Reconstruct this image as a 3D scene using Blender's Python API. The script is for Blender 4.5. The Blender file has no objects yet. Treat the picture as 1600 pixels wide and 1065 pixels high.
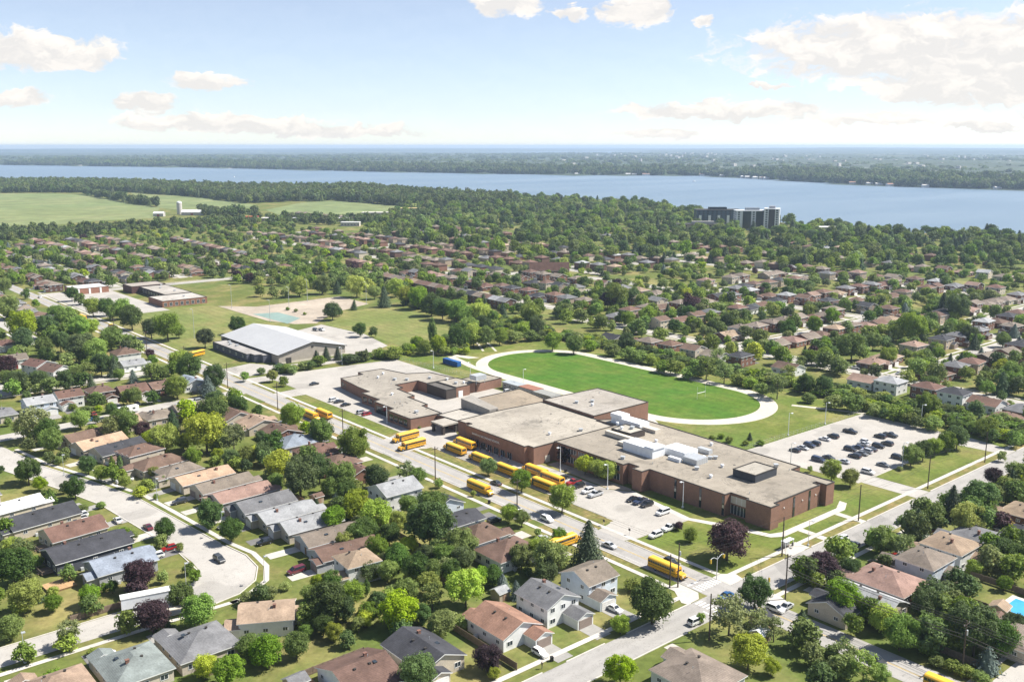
import bpy, math, random
from mathutils import Vector
R = random.Random(11)
sc = bpy.context.scene
# ------------------------------------------------------------------ camera
# plan frame: X = b (along the crossing road), Y = a (along the bus road), metres
F, CX, CY, HZ, CH = 1500.0, 800.0, 532.5, 228.0, 110.0
TH = math.radians(40.3)
PT = math.atan((CY - HZ) / F)
SP, CP, ST, CT = math.sin(PT), math.cos(PT), math.sin(TH), math.cos(TH)
HAZE_D = 0.00007
CAMX, CAMY = -180.57, -140.31
cam = bpy.data.cameras.new('camera')
cam.sensor_width = 36.0
cam.lens = 36.0 * F / 1600.0
cam.clip_start = 1.0
cam.clip_end = 80000.0
co = bpy.data.objects.new('camera', cam)
co.location = (CAMX, CAMY, CH)
co.rotation_euler = (math.pi / 2 - PT, 0, -TH)
sc.collection.objects.link(co)
sc.camera = co
# ------------------------------------------------------------------ light
SUN_AZ = math.radians(80) + TH      # clockwise from +Y
SUN_EL = math.radians(50)
sd = bpy.data.lights.new('sun', 'SUN')
sd.energy = 4.4
sd.angle = math.radians(0.55)
sd.color = (1.0, 0.95, 0.87)
so = bpy.data.objects.new('sun', sd)
sv = Vector((math.sin(SUN_AZ) * math.cos(SUN_EL), math.cos(SUN_AZ) * math.cos(SUN_EL), math.sin(SUN_EL)))
so.rotation_euler = sv.to_track_quat('Z', 'Y').to_euler()
so.location = (0, 0, 400)
sc.collection.objects.link(so)
sc.view_settings.view_transform = 'Standard'
sc.view_settings.look = 'None'
sc.view_settings.gamma = 1.0
sc.view_settings.use_curve_mapping = False
sc.view_settings.exposure = 1.06
sc.render.engine = 'CYCLES'
sc.cycles.use_denoising = True
sc.cycles.max_bounces = 5
sc.cycles.diffuse_bounces = 2
sc.cycles.glossy_bounces = 2
sc.cycles.transparent_max_bounces = 4
sc.cycles.volume_bounces = 1
sc.cycles.use_fast_gi = False


class NT:
    """small node-tree helper"""
    def __init__(s, tree):
        s.t = tree
        s.n = tree.nodes
        s.l = tree.links

    def node(s, typ, **kw):
        n = s.n.new(typ)
        for k, v in kw.items():
            setattr(n, k, v)
        return n

    def set(s, sock, v):
        if hasattr(v, 'is_output'):
            s.l.new(v, sock)
        elif v is not None:
            if sock.type == 'RGBA' and len(v) == 3:
                v = (*v, 1)
            sock.default_value = v

    def math(s, op, a, b=None, c=None, clamp=False):
        n = s.node('ShaderNodeMath', operation=op, use_clamp=clamp)
        for i, v in enumerate((a, b, c)):
            if v is not None:
                s.set(n.inputs[i], v)
        return n.outputs[0]

    def mix(s, fac, a, b, mode='MIX'):
        n = s.node('ShaderNodeMix', data_type='RGBA', blend_type=mode)
        s.set(n.inputs[0], fac)
        s.set(n.inputs[6], a)
        s.set(n.inputs[7], b)
        return n.outputs[2]

    def noise(s, vec, scale, detail=3, rough=0.55, dist=0.0):
        n = s.node('ShaderNodeTexNoise')
        if vec is not None:
            s.l.new(vec, n.inputs['Vector'])
        n.inputs['Scale'].default_value = scale
        n.inputs['Detail'].default_value = detail
        n.inputs['Roughness'].default_value = rough
        n.inputs['Distortion'].default_value = dist
        return n.outputs['Fac']

    def ramp(s, fac, stops, interp='LINEAR'):
        n = s.node('ShaderNodeValToRGB')
        n.color_ramp.interpolation = interp
        e = n.color_ramp.elements
        while len(e) < len(stops):
            e.new(0.5)
        for i, (p, c) in enumerate(stops):
            e[i].position = p
            e[i].color = (c, c, c, 1) if isinstance(c, (int, float)) else (*c, 1)
        s.l.new(fac, n.inputs[0])
        return n.outputs[0]

    def rng(s, v, a, b, c, d, smooth=False):
        n = s.node('ShaderNodeMapRange')
        if smooth:
            n.interpolation_type = 'SMOOTHSTEP'
        s.set(n.inputs[0], v)
        for i, x in enumerate((a, b, c, d)):
            s.set(n.inputs[i + 1], x)
        return n.outputs[0]

    def hsv(s, col, h=0.5, sat=1.0, val=1.0):
        n = s.node('ShaderNodeHueSaturation')
        s.set(n.inputs['Hue'], h)
        s.set(n.inputs['Saturation'], sat)
        s.set(n.inputs['Value'], val)
        s.set(n.inputs['Color'], col)
        return n.outputs[0]


# ------------------------------------------------------------------ sky: clear air with scattered fair-weather clouds
wd = bpy.data.worlds.new('World')
sc.world = wd
wd.use_nodes = True
k = NT(wd.node_tree)
bg = k.n['Background']
sky = k.node('ShaderNodeTexSky', sky_type='NISHITA')
sky.sun_disc = False
sky.sun_elevation = SUN_EL
sky.sun_rotation = SUN_AZ
sky.altitude = 300
sky.air_density = 0.8
sky.dust_density = 0.1
sky.ozone_density = 2.5
tc = k.node('ShaderNodeTexCoord')
vr = k.node('ShaderNodeVectorRotate', rotation_type='Z_AXIS')
k.l.new(tc.outputs['Generated'], vr.inputs['Vector'])
vr.inputs['Angle'].default_value = TH
sx = k.node('ShaderNodeSeparateXYZ')
k.l.new(vr.outputs[0], sx.inputs[0])
az = k.math('ARCTAN2', sx.outputs[0], sx.outputs[1])
el = k.math('ARCSINE', sx.outputs[2])
cu = k.math('MULTIPLY', az, 15.3)        # units of about 1/15 radian
cv = k.math('MULTIPLY', el, 15.3)
wb = k.node('ShaderNodeCombineXYZ')
k.l.new(cu, wb.inputs[0])
k.l.new(k.math('MULTIPLY', cv, 1.6), wb.inputs[1])
cu = k.math('ADD', cu, k.math('MULTIPLY', k.math('SUBTRACT', k.noise(wb.outputs[0], 1.1, 4, 0.6), 0.5), 1.3))
cv = k.math('ADD', cv, k.math('MULTIPLY', k.math('SUBTRACT', k.noise(wb.outputs[0], 1.7, 4, 0.6, 1.0), 0.5), 0.42))
cb = k.node('ShaderNodeCombineXYZ')
k.l.new(cu, cb.inputs[0])
k.l.new(k.math('MULTIPLY', cv, 2.2), cb.inputs[1])
nz = k.noise(cb.outputs[0], 1.9, 8, 0.6, 0.3)
nz2 = k.noise(cb.outputs[0], 0.55, 5, 0.55)
CLOUDS = [(1390, 88, 265, 52), (1520, 138, 190, 42), (1650, 105, 190, 75), (1550, 8, 95, 20), (1130, 176, 190, 15), (1375, 187, 110, 11),
          (985, 28, 55, 21), (790, 18, 58, 22), (890, 32, 38, 11), (1095, 46, 24, 9), (332, 137, 62, 15), (228, 167, 42, 15), (70, 100, 120, 30),
          (15, 163, 60, 15), (345, 192, 170, 15), (500, 205, 190, 11), (1030, 208, 70, 8), (1195, 136, 26, 6), (530, 0, 70, 5), (1540, 203, 60, 6),
          (-250, 60, 190, 35), (2000, 120, 200, 40), (2300, 40, 260, 50), (-600, 120, 240, 30), (1720, 182, 120, 14)]
m = bot = None
for (ux, vy, rx, ry) in CLOUDS:
    du = k.math('MULTIPLY', k.math('SUBTRACT', cu, math.atan((ux - 800) / 1530) * 15.3), 100.0 / rx)
    dv = k.math('MULTIPLY', k.math('SUBTRACT', cv, (228 - vy) / 100.0), 100.0 / ry)
    e = k.math('SUBTRACT', 1.0, k.math('ADD', k.math('MULTIPLY', du, du), k.math('MULTIPLY', dv, dv)))
    m = e if m is None else k.math('MAXIMUM', m, e)
    bt_ = k.math('MULTIPLY', k.math('MAXIMUM', e, 0.0), k.math('SUBTRACT', 0.15, dv))
    bot = bt_ if bot is None else k.math('MAXIMUM', bot, bt_)
m = k.math('MAXIMUM', m, -1.5)
# high generic cumulus over the rest of the dome
den = k.math('ADD', k.math('MULTIPLY', m, 2.2), k.math('MULTIPLY', k.math('SUBTRACT', nz, 0.5), 5.0))
gen = k.math('SUBTRACT', k.math('MULTIPLY', nz2, 5.0), 3.25)
gen = k.math('MULTIPLY', gen, k.rng(cv, 2.6, 3.6, 0, 1))
den = k.math('MAXIMUM', den, gen)
cov = k.rng(den, -0.25, 1.15, 0, 0.95, True)
lit = k.math('ADD', k.math('MULTIPLY', k.math('SUBTRACT', nz, 0.5), 1.6), k.math('MULTIPLY', den, -0.12))
# undersides are greyer: compare with the density a little higher up
nzu = k.node('ShaderNodeVectorMath', operation='ADD')
k.l.new(cb.outputs[0], nzu.inputs[0])
nzu.inputs[1].default_value = (0.12, 0.35, 0)
nzh = k.noise(nzu.outputs[0], 1.9, 4, 0.6, 0.3)
shade = k.rng(k.math('SUBTRACT', nz, nzh), -0.16, 0.16, 0, 1)
shade = k.math('SUBTRACT', shade, k.math('MULTIPLY', bot, 1.1), clamp=True)
ccol = k.mix(shade, (6.5, 6.3, 6.1), (8.2, 7.75, 7.2))
skc = k.mix(1.0, k.hsv(sky.outputs[0], 0.5, 0.72, 1.12), (0.985, 0.99, 1.03), 'MULTIPLY')
col = k.mix(cov, skc, ccol)
k.l.new(col, bg.inputs[0])
bg.inputs[1].default_value = 0.066

# ------------------------------------------------------------------ plan and picture helpers


def g(u, v, z=0.0):
    """the plan point (a, b) at height z that a camera here sees at picture position u, v"""
    t = (CH - z) / ((v - CY) * CP + F * SP)
    x, y = (u - CX) * t, (F * CP - (v - CY) * SP) * t
    X, Y = x * CT + y * ST + CAMX, -x * ST + y * CT + CAMY
    return Y, X


def pix(a, b, z=0.0):
    dx, dy, dz = b - CAMX, a - CAMY, z - CH
    x, y = dx * CT - dy * ST, dx * ST + dy * CT
    zc = y * CP - dz * SP
    return CX + F * x / zc, CY - F * (y * SP + dz * CP) / zc, zc


link = sc.collection.objects.link
ORD = ('first second third fourth fifth sixth seventh eighth ninth tenth eleventh twelfth thirteenth fourteenth fifteenth sixteenth seventeenth '
       'eighteenth nineteenth twentieth').split()
TENS = {2: 'twenty', 3: 'thirty', 4: 'forty', 5: 'fifty', 6: 'sixty', 7: 'seventy', 8: 'eighty', 9: 'ninety'}


def nth(i):
    if i < 20:
        return ORD[i]
    t, o = divmod(i + 1, 10)
    return (TENS[t][:-1] + 'ieth') if o == 0 else TENS[t] + '-' + ORD[o - 1]


def tag(o, label=None, cat=None, group=None, kind=None):
    for key, v in (('label', label), ('category', cat), ('group', group), ('kind', kind)):
        if v:
            o[key] = v
    return o


def ob(name, mesh, parent=None, loc=(0, 0, 0), rz=0.0, col=None, scale=None, rot=None):
    o = bpy.data.objects.new(name, mesh)
    o.location = loc
    if rot:
        o.rotation_euler = rot
    elif rz:
        o.rotation_euler = (0, 0, rz)
    if scale:
        o.scale = scale
    if col:
        o.color = (*col, 1)
    if parent:
        o.parent = parent
    link(o)
    return o


class MB:
    """collects faces of ONE piece"""
    def __init__(s):
        s.v, s.f, s.m = [], [], []

    def add(s, vs, fs, mi=0):
        n = len(s.v)
        s.v += [tuple(p) for p in vs]
        s.f += [tuple(n + i for i in f) for f in fs]
        s.m += [mi] * len(fs)
        return s

    def box(s, x0, x1, y0, y1, z0, z1, mi=0):
        return s.add([(x0, y0, z0), (x1, y0, z0), (x1, y1, z0), (x0, y1, z0), (x0, y0, z1), (x1, y0, z1), (x1, y1, z1), (x0, y1, z1)],
                     [(3, 2, 1, 0), (4, 5, 6, 7), (0, 1, 5, 4), (1, 2, 6, 5), (2, 3, 7, 6), (3, 0, 4, 7)], mi)

    def prism(s, pts, z0, z1, mi=0, mt=None):
        n = len(pts)
        ar = sum(pts[i][0] * pts[(i + 1) % n][1] - pts[(i + 1) % n][0] * pts[i][1] for i in range(n))
        if ar < 0:
            pts = pts[::-1]
        s.add([(x, y, z0) for x, y in pts] + [(x, y, z1) for x, y in pts], [(i, (i + 1) % n, n + (i + 1) % n, n + i) for i in range(n)], mi)
        s.add([(x, y, z1) for x, y in pts], [tuple(range(n))], mi if mt is None else mt)
        s.add([(x, y, z0) for x, y in pts], [tuple(range(n))[::-1]], mi)
        return s

    def sheet(s, pts, z, mi=0):
        n = len(pts)
        ar = sum(pts[i][0] * pts[(i + 1) % n][1] - pts[(i + 1) % n][0] * pts[i][1] for i in range(n))
        if ar < 0:
            pts = pts[::-1]
        return s.add([(x, y, z) for x, y in pts], [tuple(range(n))], mi)

    def tube(s, p0, p1, r0, r1=None, n=6, mi=0, cap=True):
        p0, p1 = Vector(p0), Vector(p1)
        r1 = r0 if r1 is None else r1
        d = (p1 - p0).normalized()
        x = d.orthogonal().normalized()
        y = d.cross(x)
        vs = []
        for p, r in ((p0, r0), (p1, r1)):
            for i in range(n):
                t = 2 * math.pi * i / n
                vs.append(p + (x * math.cos(t) + y * math.sin(t)) * r)
        fs = [(i, (i + 1) % n, n + (i + 1) % n, n + i) for i in range(n)]
        if cap:
            fs += [tuple(range(n))[::-1], tuple(range(n, 2 * n))]
        return s.add(vs, fs, mi)

    def mesh(s, name, *mats, smooth=False):
        me = bpy.data.meshes.new(name)
        me.from_pydata(s.v, [], s.f)
        for mt in mats:
            me.materials.append(mt)
        if any(s.m):
            me.polygons.foreach_set('material_index', s.m)
        if smooth:
            me.polygons.foreach_set('use_smooth', [True] * len(me.polygons))
        me.update()
        return me


# ------------------------------------------------------------------ materials


def mat(name, base=None, rough=0.8, var=0.15, scale=1.0, var2=0.0, scale2=0.1, spec=0.3, metal=0.0, world=False, hue=0.0, bump=0.0, bscale=None, coat=0.0):
    """plain surface; base None takes the object's own colour"""
    mt = bpy.data.materials.new(name)
    mt.use_nodes = True
    t = NT(mt.node_tree)
    p = t.n['Principled BSDF']
    oi = t.node('ShaderNodeObjectInfo')
    if world:
        vec = t.node('ShaderNodeNewGeometry').outputs['Position']
    else:
        vec = t.node('ShaderNodeTexCoord').outputs['Object']
    c = oi.outputs['Color'] if base is None else None
    if c is None:
        rgb = t.node('ShaderNodeRGB')
        rgb.outputs[0].default_value = (*base, 1)
        c = rgb.outputs[0]
    val = None
    if var:
        val = t.rng(t.noise(vec, scale, 4, 0.6), 0.3, 0.7, 1 - var, 1 + var)
    if var2:
        v2 = t.rng(t.noise(vec, scale2, 4, 0.6), 0.3, 0.7, 1 - var2, 1 + var2)
        val = v2 if val is None else t.math('MULTIPLY', val, v2)
    if val is not None:
        h = 0.5
        if hue:
            h = t.rng(t.noise(vec, scale2 * 1.7 + 0.01, 3), 0.3, 0.7, 0.5 - hue, 0.5 + hue)
        c = t.hsv(c, h, 1.0, val)
    t.set(p.inputs['Base Color'], c)
    p.inputs['Roughness'].default_value = rough
    p.inputs['Specular IOR Level'].default_value = spec
    p.inputs['Metallic'].default_value = metal
    p.inputs['Coat Weight'].default_value = coat
    if bump:
        b = t.node('ShaderNodeBump')
        b.inputs['Strength'].default_value = bump
        b.inputs['Distance'].default_value = 0.1
        t.l.new(t.noise(vec, bscale or scale, 3), b.inputs['Height'])
        t.l.new(b.outputs[0], p.inputs['Normal'])
    return mt


def grass_mat(name, green, dry, amount, scale=0.05, fine=0.8, stripes=False, lot=False):
    mt = bpy.data.materials.new(name)
    mt.use_nodes = True
    t = NT(mt.node_tree)
    p = t.n['Principled BSDF']
    vec = t.node('ShaderNodeNewGeometry').outputs['Position']
    n1 = t.noise(vec, scale, 6, 0.62)
    fac = t.rng(n1, 0.62 - amount * 0.5, 0.95 - amount * 0.5, 0, 1, True)
    c = t.mix(fac, green, dry)
    c = t.hsv(c, t.rng(t.noise(vec, scale * 0.4, 2), 0.3, 0.7, 0.485, 0.515), 1.0,
              t.math('MULTIPLY', t.rng(t.noise(vec, fine, 4, 0.7), 0.25, 0.75, 0.72, 1.28), t.rng(t.noise(vec, scale * 3.3, 3), 0.3, 0.7, 0.85, 1.15)))
    if stripes:      # mown passes along the field
        w = t.node('ShaderNodeTexWave', wave_type='BANDS', bands_direction='X')
        w.inputs['Scale'].default_value = 0.055
        w.inputs['Distortion'].default_value = 0.6
        w.inputs['Detail'].default_value = 2
        t.l.new(vec, w.inputs['Vector'])
        c = t.hsv(c, 0.5, 1, t.rng(w.outputs['Fac'], 0, 1, 0.94, 1.05))
    t.set(p.inputs['Base Color'], c)
    p.inputs['Roughness'].default_value = 0.9
    p.inputs['Specular IOR Level'].default_value = 0.1
    return mt


def leaf_mat(name, trans=0.3, base=None):
    mt = bpy.data.materials.new(name)
    mt.use_nodes = True
    t = NT(mt.node_tree)
    p = t.n['Principled BSDF']
    oi = t.node('ShaderNodeObjectInfo')
    vec = t.node('ShaderNodeTexCoord').outputs['Object']
    rnd = oi.outputs['Random']
    nv = t.rng(t.noise(vec, 4.5, 3, 0.7), 0.28, 0.72, 0.6, 1.5)
    src_c = oi.outputs['Color']
    if base:
        rgb = t.node('ShaderNodeRGB')
        rgb.outputs[0].default_value = (*base, 1)
        src_c = rgb.outputs[0]
    ov = t.rng(rnd, 0, 1, 0.72, 1.28)
    c = t.hsv(src_c, t.rng(t.math('FRACT', t.math('MULTIPLY', rnd, 7.31)), 0, 1, 0.468, 0.506),
              t.rng(t.math('FRACT', t.math('MULTIPLY', rnd, 3.7)), 0, 1, 0.8, 1.1), t.math('MULTIPLY', nv, ov))
    t.set(p.inputs['Base Color'], c)
    p.inputs['Roughness'].default_value = 0.65
    p.inputs['Specular IOR Level'].default_value = 0.25
    tr = t.node('ShaderNodeBsdfTranslucent')
    t.set(tr.inputs[0], t.hsv(c, 0.49, 1.1, 1.5))
    ms = t.node('ShaderNodeMixShader')
    ms.inputs[0].default_value = trans
    t.l.new(p.outputs[0], ms.inputs[1])
    t.l.new(tr.outputs[0], ms.inputs[2])
    t.l.new(ms.outputs[0], t.n['Material Output'].inputs[0])
    return mt


def roof_mat():
    """asphalt shingles: the house's own colour, courses, streaks and weathering"""
    mt = bpy.data.materials.new('shingle')
    mt.use_nodes = True
    t = NT(mt.node_tree)
    p = t.n['Principled BSDF']
    oi = t.node('ShaderNodeObjectInfo')
    vec = t.node('ShaderNodeTexCoord').outputs['Object']
    w = t.node('ShaderNodeTexWave', wave_type='BANDS', bands_direction='Z')
    w.inputs['Scale'].default_value = 2.4
    w.inputs['Distortion'].default_value = 1.2
    t.l.new(vec, w.inputs['Vector'])
    v = t.math('MULTIPLY', t.rng(t.noise(vec, 2.2, 4, 0.7), 0.25, 0.75, 0.8, 1.2), t.rng(t.noise(vec, 0.28, 4, 0.6), 0.3, 0.7, 0.74, 1.24))
    v = t.math('MULTIPLY', v, t.rng(w.outputs['Fac'], 0, 1, 0.9, 1.07))
    t.set(p.inputs['Base Color'], t.hsv(oi.outputs['Color'], t.rng(oi.outputs['Random'], 0, 1, 0.492, 0.508), 1, v))
    p.inputs['Roughness'].default_value = 0.9
    p.inputs['Specular IOR Level'].default_value = 0.2
    return mt


def flatroof_mat():
    """gravel and membrane roof with ponding stains, seams and pale patches"""
    mt = bpy.data.materials.new('flat_roof')
    mt.use_nodes = True
    t = NT(mt.node_tree)
    p = t.n['Principled BSDF']
    oi = t.node('ShaderNodeObjectInfo')
    vec = t.node('ShaderNodeNewGeometry').outputs['Position']
    n = t.noise(vec, 0.07, 7, 0.66, 0.5)
    st = t.rng(t.noise(vec, 0.035, 5, 0.6), 0.5, 0.62, 0, 1, True)
    v = t.math('MULTIPLY', t.rng(n, 0.3, 0.7, 0.8, 1.18), t.rng(t.noise(vec, 1.1, 4, 0.7), 0.3, 0.7, 0.9, 1.1))
    cr = t.noise(vec, 0.05, 6, 0.7, 1.2)
    crack = t.rng(t.math('ABSOLUTE', t.math('SUBTRACT', cr, 0.5)), 0.0, 0.012, 0.62, 1.0)
    v = t.math('MULTIPLY', v, crack)
    sp = t.node('ShaderNodeSeparateXYZ')
    t.l.new(vec, sp.inputs[0])
    for ax, per in ((0, 5.5), (1, 11.0)):       # membrane laps
        fr = t.math('ABSOLUTE', t.math('SUBTRACT', t.math('FRACT', t.math('DIVIDE', t.math('ADD', sp.outputs[ax], t.math('MULTIPLY', n, 0.5)), per)), 0.5))
        v = t.math('MULTIPLY', v, t.rng(fr, 0.478, 0.492, 1.0, 0.9))
    pond = t.rng(t.noise(vec, 0.11, 4, 0.6, 0.4), 0.58, 0.68, 1.0, 0.74, True)
    v = t.math('MULTIPLY', v, pond)
    c = t.hsv(oi.outputs['Color'], 0.5, 1, v)
    c = t.mix(t.math('MULTIPLY', st, 0.35), c, (0.2, 0.175, 0.14))
    t.set(p.inputs['Base Color'], c)
    p.inputs['Roughness'].default_value = 0.9
    p.inputs['Specular IOR Level'].default_value = 0.2
    return mt


def road_mat(name, base, lane_axis=None, lane_c=0.0):
    mt = bpy.data.materials.new(name)
    mt.use_nodes = True
    t = NT(mt.node_tree)
    p = t.n['Principled BSDF']
    vec = t.node('ShaderNodeNewGeometry').outputs['Position']
    v = t.math('MULTIPLY', t.rng(t.noise(vec, 0.08, 6, 0.65), 0.3, 0.7, 0.88, 1.1), t.rng(t.noise(vec, 2.5, 3, 0.7), 0.3, 0.7, 0.94, 1.06))
    cr = t.noise(vec, 0.11, 5, 0.75, 0.9)
    v = t.math('MULTIPLY', v, t.rng(t.math('ABSOLUTE', t.math('SUBTRACT', cr, 0.5)), 0.0, 0.008, 0.68, 1.0))
    v = t.math('MULTIPLY', v, t.rng(t.noise(vec, 0.55, 4, 0.7, 0.5), 0.6, 0.72, 1.0, 0.84))
    pt = t.rng(t.noise(vec, 0.045, 2, 0.4), 0.6, 0.615, 0, 1)
    v = t.math('MULTIPLY', v, t.rng(pt, 0, 1, 1.0, 0.84))
    if lane_axis is not None:        # worn, darker wheel tracks
        s = t.node('ShaderNodeSeparateXYZ')
        t.l.new(vec, s.inputs[0])
        q = t.math('MULTIPLY', t.math('SUBTRACT', s.outputs[lane_axis], lane_c), 1.25 * math.pi / 2)
        v = t.math('MULTIPLY', v, t.rng(t.math('COSINE', q), -1, 1, 0.95, 1.04))
    rgb = t.node('ShaderNodeRGB')
    rgb.outputs[0].default_value = (*base, 1)
    t.set(p.inputs['Base Color'], t.hsv(rgb.outputs[0], 0.5, 1, v))
    p.inputs['Roughness'].default_value = 0.88
    p.inputs['Specular IOR Level'].default_value = 0.25
    return mt


def wall_mat(name, brick=False):
    mt = bpy.data.materials.new(name)
    mt.use_nodes = True
    t = NT(mt.node_tree)
    p = t.n['Principled BSDF']
    oi = t.node('ShaderNodeObjectInfo')
    vec = t.node('ShaderNodeTexCoord').outputs['Object']
    v = t.rng(t.noise(vec, 0.5, 5, 0.65), 0.3, 0.7, 0.88, 1.1)
    if brick:
        w = t.node('ShaderNodeTexWave', wave_type='BANDS', bands_direction='Z')
        w.inputs['Scale'].default_value = 4.0
        w.inputs['Distortion'].default_value = 0.4
        t.l.new(vec, w.inputs['Vector'])
        v = t.math('MULTIPLY', v, t.rng(w.outputs['Fac'], 0, 1, 0.86, 1.08))
        v = t.math('MULTIPLY', v, t.rng(t.noise(vec, 3.0, 3, 0.8), 0.3, 0.7, 0.85, 1.15))
    t.set(p.inputs['Base Color'], t.hsv(oi.outputs['Color'], 0.5, 1, v))
    p.inputs['Roughness'].default_value = 0.85
    p.inputs['Specular IOR Level'].default_value = 0.2
    return mt


M = {}
M['roof'] = roof_mat()
M['wall'] = wall_mat('siding')
M['brick'] = wall_mat('brickwork', True)
M['flat'] = flatroof_mat()
M['leaf'] = leaf_mat('leaf', 0.3)
M['needle'] = leaf_mat('needle', 0.1)
M['bark'] = mat('bark', (0.09, 0.07, 0.055), 0.95, 0.3, 3)
M['paint'] = mat('car_paint', None, 0.3, 0.04, 0.5, spec=0.5, coat=0.5)
M['glass'] = mat('dark_glass', (0.02, 0.026, 0.032), 0.08, 0.0, spec=0.7)
M['pane'] = mat('window_glass', (0.035, 0.045, 0.055), 0.12, 0.3, 0.8, spec=0.6)
M['white'] = mat('white_paint', (0.74, 0.74, 0.72), 0.6, 0.05, 1)
M['cream'] = mat('cream_paint', (0.55, 0.5, 0.42), 0.7, 0.08, 1)
M['metal'] = mat('galvanised', (0.5, 0.52, 0.53), 0.45, 0.1, 1, metal=0.3)
M['hvac'] = mat('white_sheet_metal', (0.72, 0.74, 0.76), 0.5, 0.06, 0.8, var2=0.06, scale2=0.3)
M['dark'] = mat('dark_flashing', (0.05, 0.045, 0.04), 0.7, 0.2, 1)
M['rubber'] = mat('rubber', (0.015, 0.015, 0.016), 0.8, 0.1, 2)
M['rim'] = mat('wheel_rim', (0.4, 0.4, 0.42), 0.4, 0.0, metal=0.6)
M['lamp'] = mat('lamp_lens', (0.8, 0.8, 0.75), 0.2, 0.0)
M['red'] = mat('red_lens', (0.35, 0.02, 0.02), 0.25, 0.0)
M['wood'] = mat('weathered_wood', (0.2, 0.15, 0.11), 0.9, 0.25, 1.5, var2=0.2, scale2=0.3)
M['polewood'] = mat('pole_wood', (0.085, 0.065, 0.05), 0.9, 0.2, 1.5)
M['newwood'] = mat('new_wood', (0.42, 0.27, 0.14), 0.85, 0.2, 1.2)
M['stucco'] = mat('any_colour', None, 0.8, 0.08, 1.0)
M['conc'] = mat('concrete', (0.5, 0.47, 0.42), 0.9, 0.08, 0.8, var2=0.1, scale2=0.06, world=True)
M['kerb'] = mat('kerb_concrete', (0.52, 0.49, 0.44), 0.9, 0.1, 0.5, world=True)
M['road'] = road_mat('asphalt_main', (0.34, 0.325, 0.305), 0, 5.0)
M['roadb'] = road_mat('asphalt_cross', (0.33, 0.316, 0.296), 1, -6.7)
M['street'] = road_mat('asphalt_street', (0.4, 0.378, 0.345))
M['lot'] = road_mat('asphalt_lot', (0.39, 0.366, 0.33))
M['drive'] = mat('driveway_paving', None, 0.9, 0.1, 0.7, var2=0.12, scale2=0.12, world=True)
M['track'] = mat('cinder_track', (0.5, 0.46, 0.385), 0.95, 0.1, 0.6, var2=0.1, scale2=0.05, world=True)
M['dirt'] = mat('bare_earth', (0.37, 0.315, 0.25), 0.95, 0.15, 0.3, var2=0.2, scale2=0.04, world=True)
M['pad'] = mat('court_coating', (0.2, 0.28, 0.25), 0.8, 0.08, 0.3, var2=0.1, scale2=0.06, world=True)
M['yellowline'] = mat('yellow_road_paint', (0.5, 0.36, 0.12), 0.8, 0.25, 0.6, world=True)
M['whiteline'] = mat('white_road_paint', (0.62, 0.61, 0.58), 0.8, 0.2, 0.6, world=True)
M['ground'] = grass_mat('yard_grass', (0.105, 0.135, 0.032), (0.25, 0.21, 0.085), 0.45, 0.035, 0.5)
M['lawn'] = grass_mat('school_lawn', (0.115, 0.152, 0.03), (0.22, 0.2, 0.07), 0.42, 0.05, 0.6)
M['verge'] = grass_mat('dry_verge', (0.125, 0.14, 0.036), (0.26, 0.2, 0.085), 0.55, 0.12, 0.8)
M['pitch'] = grass_mat('playing_field', (0.068, 0.14, 0.016), (0.12, 0.165, 0.03), 0.42, 0.06, 0.7, True)
M['park'] = grass_mat('park_grass', (0.15, 0.175, 0.05), (0.235, 0.21, 0.085), 0.45, 0.03, 0.5, True)
M['crop'] = grass_mat('crop_field', (0.17, 0.205, 0.085), (0.25, 0.255, 0.12), 0.35, 0.006, 0.03, True)
M['yellow'] = mat('bus_yellow', (0.72, 0.37, 0.02), 0.38, 0.05, 0.6, spec=0.5, coat=0.3)
M['yellow_sunlit'] = mat('bus_roof_yellow', (0.76, 0.46, 0.045), 0.45, 0.06, 0.5, spec=0.4)  # bus yellow made lighter: sunlight on the roof painted into the colour
M['black'] = mat('black_trim', (0.02, 0.02, 0.02), 0.5, 0.1, 1)
M['skin'] = mat('skin', (0.5, 0.3, 0.21), 0.6, 0.05, 4)
M['cloth'] = mat('clothing', None, 0.9, 0.1, 6)
M['denim'] = mat('dark_trousers', (0.04, 0.05, 0.08), 0.9, 0.1, 6)
M['hair'] = mat('dark_hair', (0.03, 0.02, 0.015), 0.7, 0.1, 8)
M['signal'] = mat('signal_yellow', (0.5, 0.33, 0.03), 0.5, 0.05, 2)
M['steel'] = mat('roof_steel', (0.41, 0.415, 0.42), 0.5, 0.04, 0.3, var2=0.05, scale2=0.06, metal=0.0)
M['pool'] = mat('pool_water', (0.06, 0.35, 0.6), 0.1, 0.1, 0.5, spec=0.6)
# ================================================================== setting
OCC = set()
CELL = 3.0


def inpoly(p, poly):
    x, y = p
    c = False
    j = len(poly) - 1
    for i in range(len(poly)):
        xi, yi = poly[i]
        xj, yj = poly[j]
        if (yi > y) != (yj > y) and x < (xj - xi) * (y - yi) / (yj - yi) + xi:
            c = not c
        j = i
    return c


def occ_poly(poly, grow=0.0):
    a0, a1 = min(p[0] for p in poly) - grow, max(p[0] for p in poly) + grow
    b0, b1 = min(p[1] for p in poly) - grow, max(p[1] for p in poly) + grow
    for i in range(int(a0 // CELL), int(a1 // CELL) + 1):
        for j in range(int(b0 // CELL), int(b1 // CELL) + 1):
            if grow or inpoly(((i + 0.5) * CELL, (j + 0.5) * CELL), poly):
                OCC.add((i, j))


def free(a, b):
    return (int(a // CELL), int(b // CELL)) not in OCC


def sheet(name, pts, z, m_, occ=True, kind='structure', label=None):
    o = ob(name, MB().sheet([(b, a) for a, b in pts], z).mesh(name, m_))
    o['kind'] = kind
    if label:
        o['label'] = label
    if occ:
        occ_poly(pts)
    return o


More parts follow.
